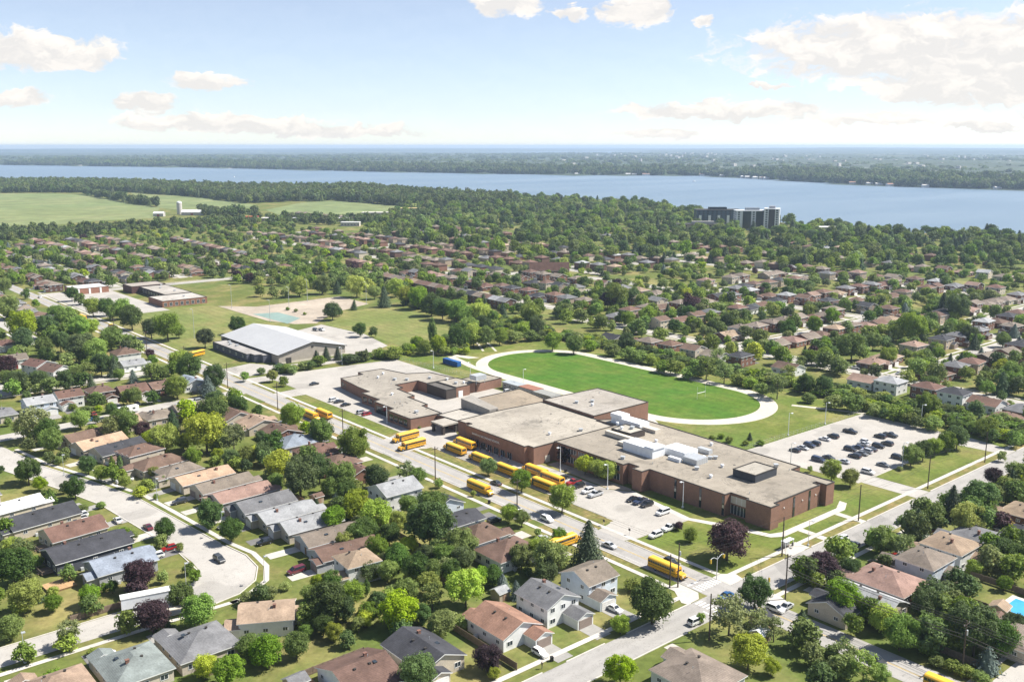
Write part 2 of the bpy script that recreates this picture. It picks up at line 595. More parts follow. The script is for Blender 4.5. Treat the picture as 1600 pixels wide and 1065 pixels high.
def rect(a0, a1, b0, b1):
    return [(a0, b0), (a1, b0), (a1, b1), (a0, b1)]


def strip(line, w):
    """polygon of a ribbon of width w along a plan polyline"""
    L, Rr = [], []
    for i, p in enumerate(line):
        q0, q1 = line[max(i - 1, 0)], line[min(i + 1, len(line) - 1)]
        d = Vector((q1[0] - q0[0], q1[1] - q0[1])).normalized()
        n = Vector((-d.y, d.x)) * (w / 2)
        L.append((p[0] + n.x, p[1] + n.y))
        Rr.append((p[0] - n.x, p[1] - n.y))
    return L + Rr[::-1]


def kerb(line, w=0.3, h=0.14):
    """raised kerb stone run"""
    mb = MB()
    pl = strip(line, w)
    n = len(line)
    for i in range(n - 1):
        q = [pl[i], pl[i + 1], pl[2 * n - 2 - i], pl[2 * n - 1 - i]]
        mb.prism([(b, a) for a, b in q], 0.0, h)
    o = ob('kerb', mb.mesh('kerb', M['kerb']))
    o['kind'] = 'structure'
    return o


# --- land, lake, far land
S = 27000.0
o = ob('ground', MB().sheet([(-3000, -3000), (S, -3000), (S, S), (-3000, S)], 0.0).mesh('ground', M['ground']))
o['kind'] = 'structure'


def water_mat():
    mt = bpy.data.materials.new('lake_water')
    mt.use_nodes = True
    t = NT(mt.node_tree)
    p = t.n['Principled BSDF']
    vec = t.node('ShaderNodeNewGeometry').outputs['Position']
    mp = t.node('ShaderNodeMapping')
    t.l.new(vec, mp.inputs[0])
    mp.inputs['Rotation'].default_value = (0, 0, TH)
    mp.inputs['Scale'].default_value = (0.25, 1.0, 1.0)
    n = t.noise(mp.outputs[0], 0.004, 5, 0.6)
    t.set(p.inputs['Base Color'], t.mix(t.rng(n, 0.35, 0.65, 0, 1), (0.13, 0.19, 0.25), (0.18, 0.24, 0.3)))
    t.set(p.inputs['Roughness'], t.rng(n, 0.35, 0.65, 0.42, 0.55))
    p.inputs['IOR'].default_value = 1.33
    p.inputs['Specular IOR Level'].default_value = 0.32
    b = t.node('ShaderNodeBump')
    b.inputs['Strength'].default_value = 0.5
    b.inputs['Distance'].default_value = 0.6
    t.l.new(t.noise(vec, 0.12, 4, 0.7), b.inputs['Height'])
    t.l.new(b.outputs[0], p.inputs['Normal'])
    return mt


M['water'] = water_mat()
near = [(2700, -900), (2620, 350), (2750, 700), (2560, 930), (1950, 1180), (1560, 1270), (1180, 1270), (935, 1140), (650, 1020), (495, 1010), (364, 1080), (0, 1300), (-900, 1800)]
lake = [(a, b) for a, b in near] + [(-900, 24000), (24000, 24000), (24000, -900)]
sheet('lake', lake, 0.3, M['water'], occ=False)


def farland_mat():
    mt = bpy.data.materials.new('wooded_land')
    mt.use_nodes = True
    t = NT(mt.node_tree)
    p = t.n['Principled BSDF']
    vec = t.node('ShaderNodeNewGeometry').outputs['Position']
    v = t.rng(t.noise(vec, 0.02, 5, 0.75), 0.3, 0.7, 0.55, 1.4)
    c = t.hsv(t.mix(t.rng(t.noise(vec, 0.0011, 4, 0.6), 0.4, 0.65, 0, 1), (0.03, 0.05, 0.022), (0.045, 0.068, 0.028)), 0.5, 1, v)
    f = t.rng(t.noise(vec, 0.0016, 5, 0.6, 0.6), 0.62, 0.66, 0, 1)
    c = t.mix(t.math('MULTIPLY', f, 0.7), c, (0.12, 0.13, 0.06))
    tn = t.rng(t.noise(vec, 0.013, 3, 0.8), 0.6, 0.66, 0, 1)
    zone = t.rng(t.noise(vec, 0.0006, 2), 0.46, 0.56, 0, 1)
    c = t.mix(t.math('MULTIPLY', tn, zone), c, (0.4, 0.38, 0.35))
    t.set(p.inputs['Base Color'], c)
    p.inputs['Roughness'].default_value = 0.95
    return mt


M['far'] = farland_mat()


def farland(name, poly, res, hfun):
    """a grid of land clipped to a plan polygon, with relief and a low canopy roughness"""
    mb = MB()
    a0, a1 = min(p[0] for p in poly), max(p[0] for p in poly)
    b0, b1 = min(p[1] for p in poly), max(p[1] for p in poly)
    idx = {}
    na, nb = int((a1 - a0) / res) + 1, int((b1 - b0) / res) + 1
    keep = set((i, j) for i in range(na) for j in range(nb) if inpoly((a0 + (i + .5) * res, b0 + (j + .5) * res), poly))

    def vid(i, j):
        if (i, j) not in idx:
            idx[(i, j)] = len(mb.v)
            inside = all(q in keep for q in ((i, j), (i - 1, j), (i, j - 1), (i - 1, j - 1)))
            a, b = a0 + i * res, b0 + j * res
            z = 0.6 + (hfun(a, b) if inside else 0.0)
            mb.v.append((b, a, z))
        return idx[(i, j)]
    for (i, j) in sorted(keep):
        mb.f.append((vid(i, j), vid(i, j + 1), vid(i + 1, j + 1), vid(i + 1, j)))
        mb.m.append(0)
    o = ob(name, mb.mesh(name, M['far']))
    o['kind'] = 'structure'
    return o


def hn(a, b, s):
    return math.sin(a / s + 1.3 * math.sin(b / s * .7)) * math.cos(b / s * 1.1 + .9 * math.sin(a / s * .6))


PEN = [(7200, -900), (6146, 1226), (4764, 1814), (3393, 2098), (2533, 2407), (2167, 2716), (1599, 2477), (1209, 2344), (885, 2371), (300, 2500), (-900, 2900),
       (-900, 9000), (4000, 11000), (8500, 9500), (12500, 6500), (14500, 3500), (15000, -900)]


def ph(a, b):
    d = math.hypot(a - CAMY, b - CAMX)
    right = max(0.0, min(1.0, (b - a + 2500) / 5000))
    return R.uniform(9, 16) + (8 + 14 * right) * (0.5 + 0.5 * hn(a, b, 900)) * min(1, max(0, (d - 3200) / 2500))


farland('far_shore_land', PEN, 130, ph)
HILL = [(-900, 9000), (4000, 11000), (8500, 9500), (12500, 13000), (11000, 19000), (6000, 23000), (-900, 23500)]
farland('far_hills', HILL, 500, lambda a, b: 22 + 52 * max(0, min(1, (b - 9500) / 6000)) * (0.75 + 0.25 * hn(a, b, 2100)) + R.uniform(0, 6))
farland('horizon_land', [(16800, -900), (16000, 4500), (13500, 10000), (12500, 13500), (11000, 19000), (9000, 25500), (25500, 25500), (25500, -900)], 600,
        lambda a, b: 28 + 20 * (0.5 + 0.5 * hn(a, b, 2600)) + R.uniform(0, 6))

# --- crop fields by the farm
fa = [g(u, v) for u, v in [(-60, 303), (60, 302), (130, 304), (205, 318), (250, 324), (240, 341), (150, 345), (100, 350), (0, 355), (-70, 357)]]
sheet('crop_field', fa, 0.05, M['crop'])
fb = [g(u, v) for u, v in [(203, 301), (300, 307), (400, 320), (402, 334), (330, 332), (250, 325)]]
sheet('crop_field', fb, 0.05, M['crop'])
fc = [g(u, v) for u, v in [(415, 328), (470, 317), (520, 313), (580, 318), (660, 325), (580, 334), (440, 337)]]
sheet('crop_field', fc, 0.05, M['crop'])

# --- main roads
sheet('bus_road', rect(-320, 1250, 0.4, 9.6), 0.040, M['road'])
sheet('crossing_road', rect(-11.0, -2.4, -320, 900), 0.030, M['roadb'])
for a0, a1 in ((14, 34), (45.5, 142), (160.5, 241), (252.5, 276), (287, 330), (345, 560)):
    sheet('grass_verge', rect(a0, a1, 9.9, 11.6), 0.02, M['verge'])
    kerb([(a0, 9.75), (a1, 9.75)])
for a0, a1 in ((20, 40), (44, 58), (63, 84), (90, 113), (120, 140), (146, 168), (175, 196), (203, 240), (270, 320), (330, 470)):
    sheet('grass_verge', rect(a0, a1, -2.3, 0.1), 0.02, M['verge'])
    kerb([(a0, 0.25), (a1, 0.25)])
for b0, b1 in ((14, 43), (46.5, 53), (56, 73), (76, 104), (115, 172), (180, 240)):
    sheet('grass_verge', rect(-2.1, 0.6, b0, b1), 0.02, M['verge'])
    kerb([(-2.25, b0), (-2.25, b1)])
for b0, b1 in ((16, 30), (38, 46), (56, 70), (80, 120), (130, 220), (-40, -18), (-60, -46)):
    kerb([(-11.15, b0), (-11.15, b1)])
for b0, b1 in ((-29, -6), (-48, -36), (-70, -55), (-100, -75)):
    kerb([(-2.25, b0), (-2.25, b1)])
sheet('sidewalk', rect(3.5, 640, 11.6, 13.1), 0.08, M['conc'], occ=False)
sheet('sidewalk', rect(3.5, 470, -3.9, -2.4), 0.08, M['conc'], occ=False)
sheet('sidewalk', rect(0.7, 2.2, 11.6, 420), 0.075, M['conc'], occ=False)
sheet('sidewalk', rect(-14.3, -12.8, 14, 420), 0.08, M['conc'], occ=False)
sheet('sidewalk', rect(0.7, 2.2, -220, -4.0), 0.075, M['conc'], occ=False)
# corner aprons
sheet('corner_pavement', [(-2.5, 9.4), (3.4, 9.7), (3.4, 13.0), (0.6, 16), (-2.4, 15)], 0.07, M['conc'])
sheet('corner_pavement', [(3.6, 0.2), (7, 0.2), (7, -2.3), (-0.6, -7.5), (-2.3, -7), (-2.1, -2.6), (0.2, 0.0)], 0.07, M['conc'])
sheet('corner_pavement', [(-11.2, 9.8), (-11.2, 14), (-14.4, 14), (-19, 12), (-19, 9.8)], 0.07, M['conc'])
# markings
for a0, a1 in ((5, 300), (300, 700), (-200, -14)):
    sheet('centre_line', rect(a0, a1, 4.85, 5.0), 0.055, M['yellowline'], occ=False)
    sheet('centre_line', rect(a0, a1, 5.15, 5.3), 0.055, M['yellowline'], occ=False)
sheet('lane_line', rect(5, 240, 1.7, 1.82), 0.055, M['whiteline'], occ=False)
sheet('stop_line', rect(4.0, 4.6, 0.8, 4.7), 0.056, M['whiteline'], occ=False)
for i in range(8):
    sheet('crossing_bar', rect(0.1, 2.9, 0.9 + i * 1.12, 1.5 + i * 1.12), 0.056, M['whiteline'], occ=False)
for i in range(7):
    sheet('crossing_bar', rect(-10.3 + i * 1.12, -9.7 + i * 1.12, -5.4, -2.8), 0.046, M['whiteline'], occ=False)
sheet('stop_line', rect(-10.6, -6.9, -7.2, -6.7), 0.046, M['whiteline'], occ=False)

# --- school grounds
sheet('school_lawn', [(14, 13.2), (33, 13.2), (33, 36.5), (60, 42), (100, 40), (100, 110), (250, 104), (275, 92), (286, 95), (270, 116), (262, 190), (62, 190), (14, 190), (2.4, 190), (2.4, 13.2)],
      0.012, M['lawn'], occ=False)
sheet('school_forecourt', [(160.3, 9.5), (142.3, 9.5), (141.8, 14), (138.7, 18.4), (50, 18.2), (46.2, 16), (44.8, 9.5), (34.6, 9.5), (33.2, 14), (32.6, 36.6), (60, 40.6), (66.5, 36.4),
                           (99, 36), (102, 33), (144.5, 34), (164, 44), (164, 19.2), (161.5, 14)], 0.045, M['lot'])
sheet('school_grass_strip', rect(46.8, 140.5, 13.3, 18.0), 0.06, M['verge'])
kerb([(50, 18.3), (138.5, 18.3)], 0.25)
sheet('school_rear_lot', [(286, 14), (276.2, 9.5), (275, 13.2), (275, 22), (252.6, 22), (251.5, 9.5), (241.6, 9.5), (240.4, 20.4), (164.2, 20.4), (164.2, 42), (170, 92), (232, 91), (275.5, 91.5)], 0.041, M['lot'])
sheet('rear_lot_apron', [(286.5, 9.5), (276.2, 9.5), (276, 13.8), (286.2, 14.2)], 0.043, M['lot'])
sheet('school_grass_strip', rect(164.5, 240, 13.3, 20.0), 0.06, M['lawn'])
kerb([(164.5, 20.2), (240, 20.2)], 0.25)
sheet('traffic_island', [(274, 13.3), (252.8, 13.3), (252.8, 20), (256, 21.8), (274, 21.8)], 0.06, M['lawn'])
sheet('staff_parking_lot', [(61.8, 104), (60.3, 181.5), (26.5, 181.5), (16.8, 150), (16.8, 104), (41, 103.4)], 0.045, M['lot'])
sheet('lot_entrance', rect(-2.3, 16.7, 105.5, 114), 0.047, M['street'])
sheet('lot_entrance', [(-2.3, 172.5), (-2.3, 179.5), (15, 183), (28, 181.4), (22, 170)], 0.043, M['street'])
sheet('lot_lawn', [(2.3, 114.3), (16.6, 114.3), (16.6, 149), (21, 168), (2.3, 172)], 0.06, M['lawn'])
kerb([(16.7, 114.5), (16.7, 149.5), (26, 181)], 0.25)
kerb([(62, 104), (60.5, 181.8), (27, 181.8)], 0.35)
sheet('front_path', [(60.5, 41.3), (33.5, 37.2), (24, 41.3), (10.6, 45.5), (9.2, 49), (9.2, 78), (12, 84.5), (9.5, 84.5), (6.8, 79), (6.8, 47), (9, 43.4), (23, 39), (33.8, 35), (60.8, 39.4)], 0.055, M['conc'])
sheet('front_path', rect(2.3, 6.7, 53.5, 56), 0.056, M['conc'])
sheet('front_path', rect(2.3, 6.7, 73, 75.5), 0.056, M['conc'])
sheet('front_path', rect(-2.3, 0.6, 53.2, 55.8), 0.03, M['conc'])
sheet('front_path', rect(-2.3, 0.6, 73.2, 75.8), 0.03, M['conc'])
sheet('bus_stop_pad', rect(-2.2, 2.6, 36.6, 45.8), 0.085, M['conc'])
sheet('bare_soil_bed', [(66.7, 36.8), (60.9, 41), (62, 42.2), (98, 42.6), (98, 38)], 0.06, M['dirt'])

# --- running track round the playing field


def oval(a0, a1, b0, b1, n=26):
    r = (b1 - b0) / 2
    pts = []
    for i in range(n + 1):
        t = -math.pi / 2 + math.pi * i / n
        pts.append((a1 - r + r * math.cos(t), (b0 + b1) / 2 + r * math.sin(t)))
    for i in range(n + 1):
        t = math.pi / 2 + math.pi * i / n
        pts.append((a0 + r + r * math.cos(t), (b0 + b1) / 2 + r * math.sin(t)))
    return pts


sheet('running_track', oval(83.5, 252, 108.5, 180), 0.03, M['track'])
sheet('playing_field', oval(91.2, 245.8, 114.8, 173.8), 0.05, M['pitch'])
sheet('jump_runway', [(252, 122), (270, 117), (274, 120), (250, 128)], 0.04, M['track'])
sheet('jump_runway', strip([(262, 140), (283, 152)], 1.3), 0.042, M['track'])
sheet('jump_runway', strip([(257, 145), (280, 157)], 1.3), 0.042, M['track'])
sheet('track_path', strip([(200, 108.5), (236, 112), (262, 118)], 4), 0.034, M['track'])
sheet('track_path', strip([(88, 172), (70, 180), (60, 184)], 2.4), 0.034, M['track'])
sheet('track_path', strip([(117, 111), (112, 108), (98, 99), (95, 92)], 3.5), 0.034, M['track'])

# --- arena and park
sheet('arena_lot', [(379, 84), (390, 112), (345, 116), (308, 108), (288, 70), (290, 15), (300, 9.7), (312, 9.7), (316, 29), (300, 39), (300, 78), (368, 80)], 0.04, M['lot'])
sheet('park_grass', [(515, 40), (508, 92), (422, 90), (404, 98), (380, 82), (372, 30), (330, 28), (316, 14), (515, 14)], 0.025, M['park'])
sheet('park_grass', [(390, 114), (420, 150), (424, 184), (330, 180), (290, 128), (300, 112), (345, 117)], 0.025, M['park'])
sheet('bare_earth', [(500, 92), (480, 112), (484, 180), (440, 178), (424, 140), (396, 112), (402, 100), (424, 92)], 0.028, M['dirt'])
sheet('sports_pad', [(454, 96), (449, 112), (419, 113), (406, 97)], 0.06, M['pad'])
sheet('farther_school_lot', rect(505, 640, 14, 60), 0.03, M['lot'])

# --- side streets
CUL = [(256, -112), (240, -108), (215, -104.5), (184, -95.5), (160, -89.5), (130, -86.5), (108, -84.5), (98, -84)]
sheet('side_street', strip(CUL, 10.5), 0.036, M['street'])
elbow = [(112, -90.2), (100, -89.8), (94, -90.5), (88, -94), (84.2, -99), (83.6, -108), (74.6, -108), (73, -97), (74.5, -88.5), (79, -82), (86, -78), (95, -77), (105, -78.6), (112, -79.4)]
sheet('street_elbow', elbow, 0.040, M['street'])
kerb([(74.2, -108), (72.7, -97), (74.2, -88.3), (78.8, -81.7), (85.9, -77.7), (95, -76.7), (105, -78.3)], 0.3)
sheet('side_street', strip([(264, 0.3), (263, -36), (258, -75), (256, -112), (256, -220)], 9), 0.033, M['street'])
sheet('side_street', strip([(79, -107), (79.5, -220)], 9), 0.033, M['street'])
kerb([(240, -113.5), (215, -110), (184, -101), (160, -95), (130, -92), (108, -90.3), (94, -90.8), (88, -94.3), (84.5, -99.2), (83.9, -107)], 0.3)
kerb([(236, -102), (213, -99), (183, -90), (159, -84), (130, -81), (107, -78.8)], 0.3)
kerb([(83.8, -107), (84, -180)], 0.3)
sheet('sidewalk', strip([(238, -100.5), (213, -96.5), (183, -87.5), (159, -81.5), (130, -78.8), (106, -76.8), (95, -74.6), (85, -75.6), (77, -79.6), (71.5, -88), (71, -92)], 1.5), 0.08, M['conc'], occ=False)
sheet('sidewalk', strip([(71, -90), (71.5, -112), (71.5, -190)], 1.5), 0.08, M['conc'], occ=False)
SIDE = []


def street(p0, p1, w=8.5):
    SIDE.append((p0, p1))
    sheet('side_street', strip([p0, p1], w), 0.034 + 0.0012 * len(SIDE), M['street'])
    for s_ in (-1, 1):
        d = Vector((p1[0] - p0[0], p1[1] - p0[1])).normalized()
        n = Vector((-d.y, d.x)) * (w / 2 + 2.6) * s_
        sheet('sidewalk', strip([(p0[0] + n.x, p0[1] + n.y), (p1[0] + n.x, p1[1] + n.y)], 1.5), 0.085 + 0.0008 * (2 * len(SIDE) + (s_ > 0)), M['conc'], occ=False)


street((-160, 251), (300, 251))
for a in (86, 178, 262):
    street((a, 255.5), (a, 392))
street((-160, 396), (440, 396))
for a in (40, 130, 225, 320):
    street((a, 400.5), (a, 545))
street((-160, 549), (520, 549))
street((330, 268), (700, 268))
street((300, 340), (1020, 340))
street((540, 272), (540, 336))
street((640, 70), (1080, 70))
street((660, 132), (1080, 132))
street((620, 200), (1060, 200))
street((630, 9.8), (630, 200))
street((440, 420), (1000, 420))
street((440, 500), (900, 500))
street((500, 344), (500, 640))
street((760, 344), (760, 640))
street((330, -8), (330, -150))
street((330, -84), (700, -84))
street((440, -40), (900, -40))
street((-70, 10), (-70, 240))
# ================================================================== vegetation


def rdir(r):
    while True:
        x, y, z = r.uniform(-1, 1), r.uniform(-1, 1), r.uniform(-1, 1)
        d = x * x + y * y + z * z
        if 0.01 < d <= 1:
            d = math.sqrt(d)
            return Vector((x / d, y / d, z / d))


ICO_V = []
ICO_F = [(0, 11, 5), (0, 5, 1), (0, 1, 7), (0, 7, 10), (0, 10, 11), (1, 5, 9), (5, 11, 4), (11, 10, 2), (10, 7, 6), (7, 1, 8),
         (3, 9, 4), (3, 4, 2), (3, 2, 6), (3, 6, 8), (3, 8, 9), (4, 9, 5), (2, 4, 11), (6, 2, 10), (8, 6, 7), (9, 8, 1)]
_p = (1 + 5 ** .5) / 2
for q in [(-1, _p, 0), (1, _p, 0), (-1, -_p, 0), (1, -_p, 0), (0, -1, _p), (0, 1, _p), (0, -1, -_p), (0, 1, -_p), (_p, 0, -1), (_p, 0, 1), (-_p, 0, -1), (-_p, 0, 1)]:
    ICO_V.append(Vector(q).normalized())


def leafquad(mb, p, nrm, s, r):
    x = nrm.orthogonal().normalized()
    y = nrm.cross(x)
    t = r.uniform(0, 6.283)
    x, y = x * math.cos(t) + y * math.sin(t), y * math.cos(t) - x * math.sin(t)
    a, b = s * r.uniform(.7, 1.1), s * r.uniform(.45, .8)
    bend = nrm * (s * .25)
    mb.add([p - x * a - bend, p + y * b, p + x * a - bend, p - y * b], [(0, 1, 2, 3)])


def crown_mesh(name, seed, lobes, leaves, ls, zlo, zhi, rx=0.5, lobe_r=(.13, .2), taper=0.0, core=0.66, m_='leaf'):
    """unit crown: width 1, tree height 1; leaf faces spread over many lobes with dark gaps between them"""
    r = random.Random(seed)
    mb = MB()
    zc, zr = (zlo + zhi) / 2, (zhi - zlo) / 2
    L = []
    tries = 0
    while len(L) < lobes and tries < 4000:
        tries += 1
        d = rdir(r)
        rad = r.uniform(.35, 1.0) ** .5
        lr = r.uniform(*lobe_r)
        wz = d.z * rad
        w = 1 - taper * max(0, (wz + 1) / 2)
        c = Vector((d.x * rad * (rx - lr * .8) * w, d.y * rad * (rx - lr * .8) * w, zc + wz * (zr - lr * .75)))
        if all((c - q).length > (lr + l2) * .42 for q, l2 in L):
            L.append((c, lr))
    for c, lr in L:
        # backing of the clump, kept well inside the leaves
        if core:
            mb.add([c + v * lr * core * r.uniform(.75, 1.0) for v in ICO_V], ICO_F)
        n = max(6, int(leaves / len(L)))
        for _ in range(n):
            d = rdir(r)
            if d.z < -.35 and r.random() < .6:
                d.z = -d.z
            p = c + d * lr * r.uniform(.78, 1.16)
            nr = (d + rdir(r) * .75 + Vector((0, 0, .25))).normalized()
            leafquad(mb, p, nr, ls * r.uniform(.6, 1.2), r)
    rr = sorted(math.hypot(v[0], v[1]) for v in mb.v)[int(len(mb.v) * .965)]
    zt = sorted(v[2] for v in mb.v)[int(len(mb.v) * .995)]
    mb.v = [(v[0] * .5 / rr, v[1] * .5 / rr, max(zlo * .6, v[2] / zt)) for v in mb.v]
    return mb.mesh(name, M[m_])


def spruce_mesh(name, seed, levels, per, ls, rx=.5, z0=.06, m_='needle'):
    r = random.Random(seed)
    mb = MB()
    mb.tube((0, 0, z0), (0, 0, .97), rx * .6, .01, 9, cap=False)
    for i in range(levels):
        f = (i + r.uniform(-.3, .3)) / levels
        z = z0 + (1 - z0) * f
        rad = rx * (1 - f) ** .72 * (1.0 if f > .06 else .8) + .012
        nb = max(4, int(per * (1 - f * .7)))
        for j in range(nb):
            t = 6.283 * (j + r.uniform(-.4, .4)) / nb
            rr = rad * r.uniform(.72, 1.1)
            dx, dy = math.cos(t), math.sin(t)
            for q in (.55, .78, .98):
                p = Vector((dx * rr * q, dy * rr * q, z - .035 * q + r.uniform(-.008, .012)))
                nr = Vector((dx * .55 + r.uniform(-.4, .4), dy * .55 + r.uniform(-.4, .4), .8)).normalized()
                leafquad(mb, p, nr, ls * (1.15 - .45 * q) * (1 - f * .45), r)
    return mb.mesh(name, M[m_])


def trunk_mesh(name, seed, top, r0, limbs=5):
    r = random.Random(seed)
    mb = MB()
    mb.tube((0, 0, 0), (0, 0, top), r0, r0 * .45, 7)
    for i in range(limbs):
        z = top * r.uniform(.45, .95)
        t = 6.283 * i / max(1, limbs) + r.uniform(-.4, .4)
        l = r.uniform(.16, .3)
        mb.tube((0, 0, z), (math.cos(t) * l, math.sin(t) * l, z + r.uniform(.12, .25)), r0 * .4, r0 * .12, 5)
    return mb.mesh(name, M['bark'])


BROAD = [crown_mesh('crown', 20 + i, 28 + 4 * (i % 4), 6200, .026, (.08, .12, .05, .14, .1, .06, .12, .08)[i], 1.0, lobe_r=((.1, .17), (.11, .2), (.09, .16), (.12, .19))[i % 4], taper=(.1, .35, .2, .0)[i % 4]) for i in range(8)]
MIDB = [crown_mesh('crown', 60 + i, 15, 760, .06, .05, 1.0, lobe_r=(.14, .22), taper=.2) for i in range(5)]
FARB = [crown_mesh('crown', 80 + i, 10, 240, .1, .08, 1.0, lobe_r=(.17, .26), taper=.15) for i in range(4)]
SPARSE = [crown_mesh('crown', 100 + i, 24, 1150, .036, .1, 1.0, lobe_r=(.08, .16), taper=.25, core=.5) for i in range(3)]
SLIM = [crown_mesh('crown', 120 + i, 26, 1900, .05, .06, 1.0, lobe_r=(.14, .22), taper=.5) for i in range(2)]
SHRUB = [crown_mesh('shrub', 140 + i, 18, 1300, .05, .0, 1.0, lobe_r=(.13, .24), taper=.15) for i in range(3)]
SPRUCE = [spruce_mesh('crown', 160 + i, 36, 22, .07, rx=.6, z0=.04) for i in range(3)]
FARS = [spruce_mesh('crown', 170 + i, 15, 9, .1, rx=.58) for i in range(2)]
TRUNKS = [trunk_mesh('trunk', 180 + i, (.55, .62, .5)[i], .03, 6) for i in range(3)]
STRUNK = trunk_mesh('trunk', 190, .3, .035, 0)

# leaf colours (albedo)
LC = {'g': (.155, .25, .036), 'd': (.074, .13, .03), 'y': (.25, .345, .033), 'p': (.06, .03, .033), 's': (.053, .09, .038), 'b': (.125, .165, .145),
      'l': (.19, .25, .075), 'o': (.115, .185, .037), 'k': (.17, .25, .046), 'Y': (.4, .37, .033)}
CW = {'g': 'mid-green', 'd': 'dark green', 'y': 'bright yellow-green', 'p': 'purple-leaved', 's': 'dark pointed', 'b': 'blue-grey', 'l': 'loose pale green', 'o': 'slim upright', 'k': 'low green', 'Y': 'golden'}

# crowns seen in the photograph, read off in picture squares: corner, scale, then (x, y, width, colour) each
TL = []


def T(x0, y0, s, lst):
    for x, y, w, kk in lst:
        TL.append((x0 + x / s, y0 + y / s, w / s, kk))


q = 3.945
T(0, 430, q, [(20, 60, 90, 'g'), (155, 110, 60, 'd'), (220, 170, 50, 'g'), (50, 190, 140, 'g'), (140, 300, 190, 'y'), (290, 310, 130, 'd'), (140, 385, 130, 'd'), (270, 430, 110, 'g'), (370, 400, 120, 'd'),
              (490, 310, 130, 'g'), (560, 310, 100, 'y'), (400, 250, 120, 'g'), (350, 230, 100, 'g'), (440, 110, 80, 'd'), (490, 140, 70, 'g'), (570, 190, 110, 'g'), (650, 190, 100, 'd'), (760, 200, 120, 'g'),
              (810, 250, 140, 'd'), (690, 225, 90, 'g'), (500, 440, 170, 'd'), (590, 460, 150, 'g'), (430, 430, 100, 'd'), (680, 380, 140, 'g'), (800, 405, 80, 'g'), (620, 545, 130, 'd'), (1030, 310, 160, 'g'),
              (930, 320, 110, 'd'), (1100, 340, 80, 'g'), (1260, 380, 110, 'd'), (1460, 300, 100, 'd'), (1100, 520, 120, 'g'), (1160, 550, 160, 'd'), (1320, 620, 150, 'd'), (1280, 680, 110, 'b'), (820, 620, 70, 'b'),
              (735, 605, 70, 'g'), (40, 550, 130, 'p'), (280, 490, 90, 'd'), (110, 650, 130, 'd'), (240, 640, 110, 'd'), (400, 640, 120, 'd'), (480, 610, 100, 'g'), (540, 590, 110, 'l'), (30, 620, 80, 'g'),
              (930, 590, 110, 'l'), (1000, 600, 80, 'g'), (830, 740, 110, 'g'), (1090, 680, 140, 'g'), (960, 740, 50, 'k'), (600, 750, 70, 'l'), (690, 830, 80, 'd'), (200, 900, 200, 'l'), (290, 950, 150, 'd'),
              (310, 1010, 150, 'g'), (140, 930, 130, 'l'), (490, 880, 120, 'g'), (770, 900, 170, 'g'), (690, 930, 140, 'l'), (870, 950, 110, 'p'), (1060, 890, 100, 's'), (920, 1000, 90, 'y'), (1010, 1000, 190, 'y'),
              (1270, 960, 240, 'y'), (1300, 840, 190, 'd'), (1330, 770, 120, 'd'), (1460, 800, 130, 'd'), (1440, 1000, 160, 'l'), (1510, 620, 60, 'g'), (90, 480, 90, 'g'), (700, 560, 90, 's'), (560, 650, 60, 's')])
T(400, 430, q, [(20, 90, 70, 'g'), (105, 100, 70, 'g'), (180, 105, 60, 'g'), (265, 60, 120, 'y'), (405, 50, 110, 'g'), (500, 70, 60, 's'), (620, 60, 130, 'y'), (730, 100, 80, 'g'), (790, 130, 90, 's'),
                (860, 70, 110, 'y'), (920, 120, 110, 'y'), (1000, 130, 130, 'g'), (1080, 170, 130, 'd'), (1150, 200, 120, 'd'), (1230, 210, 130, 'g'), (1300, 240, 110, 'g'), (1380, 230, 130, 'y'), (1450, 250, 90, 'g'),
                (1520, 220, 75, 's'), (1250, 370, 150, 'd'), (1340, 360, 140, 'y'), (1420, 370, 120, 'g'), (1500, 370, 100, 'g'), (1560, 365, 70, 'y'), (1400, 300, 110, 'd'), (1310, 310, 120, 'g'), (470, 215, 100, 'd'), (440, 222, 60, 'd'), (510, 222, 50, 'd'),
                (602, 180, 45, 's'), (640, 330, 80, 'd'), (720, 345, 60, 'd'), (608, 330, 40, 'g'), (990, 410, 80, 'g'), (1090, 350, 60, 'o'), (1120, 420, 110, 'y'), (1040, 440, 90, 'g'), (930, 450, 90, 'k'), (850, 475, 120, 'k'),
                (770, 485, 80, 'k'), (680, 485, 50, 's'), (370, 500, 58, 's'), (432, 480, 62, 's'), (503, 480, 58, 's'), (345, 540, 50, 'k'), (100, 615, 75, 'y'), (170, 650, 60, 'g'), (30, 590, 60, 'k'), (160, 580, 60, 'k'),
                (220, 585, 70, 'k'), (270, 555, 40, 'k'), (225, 850, 150, 'g'), (400, 960, 160, 'g'), (600, 1030, 200, 'g'), (1005, 935, 25, 'k'), (195, 205, 30, 'k'), (245, 215, 30, 'k'), (300, 235, 26, 'k')])
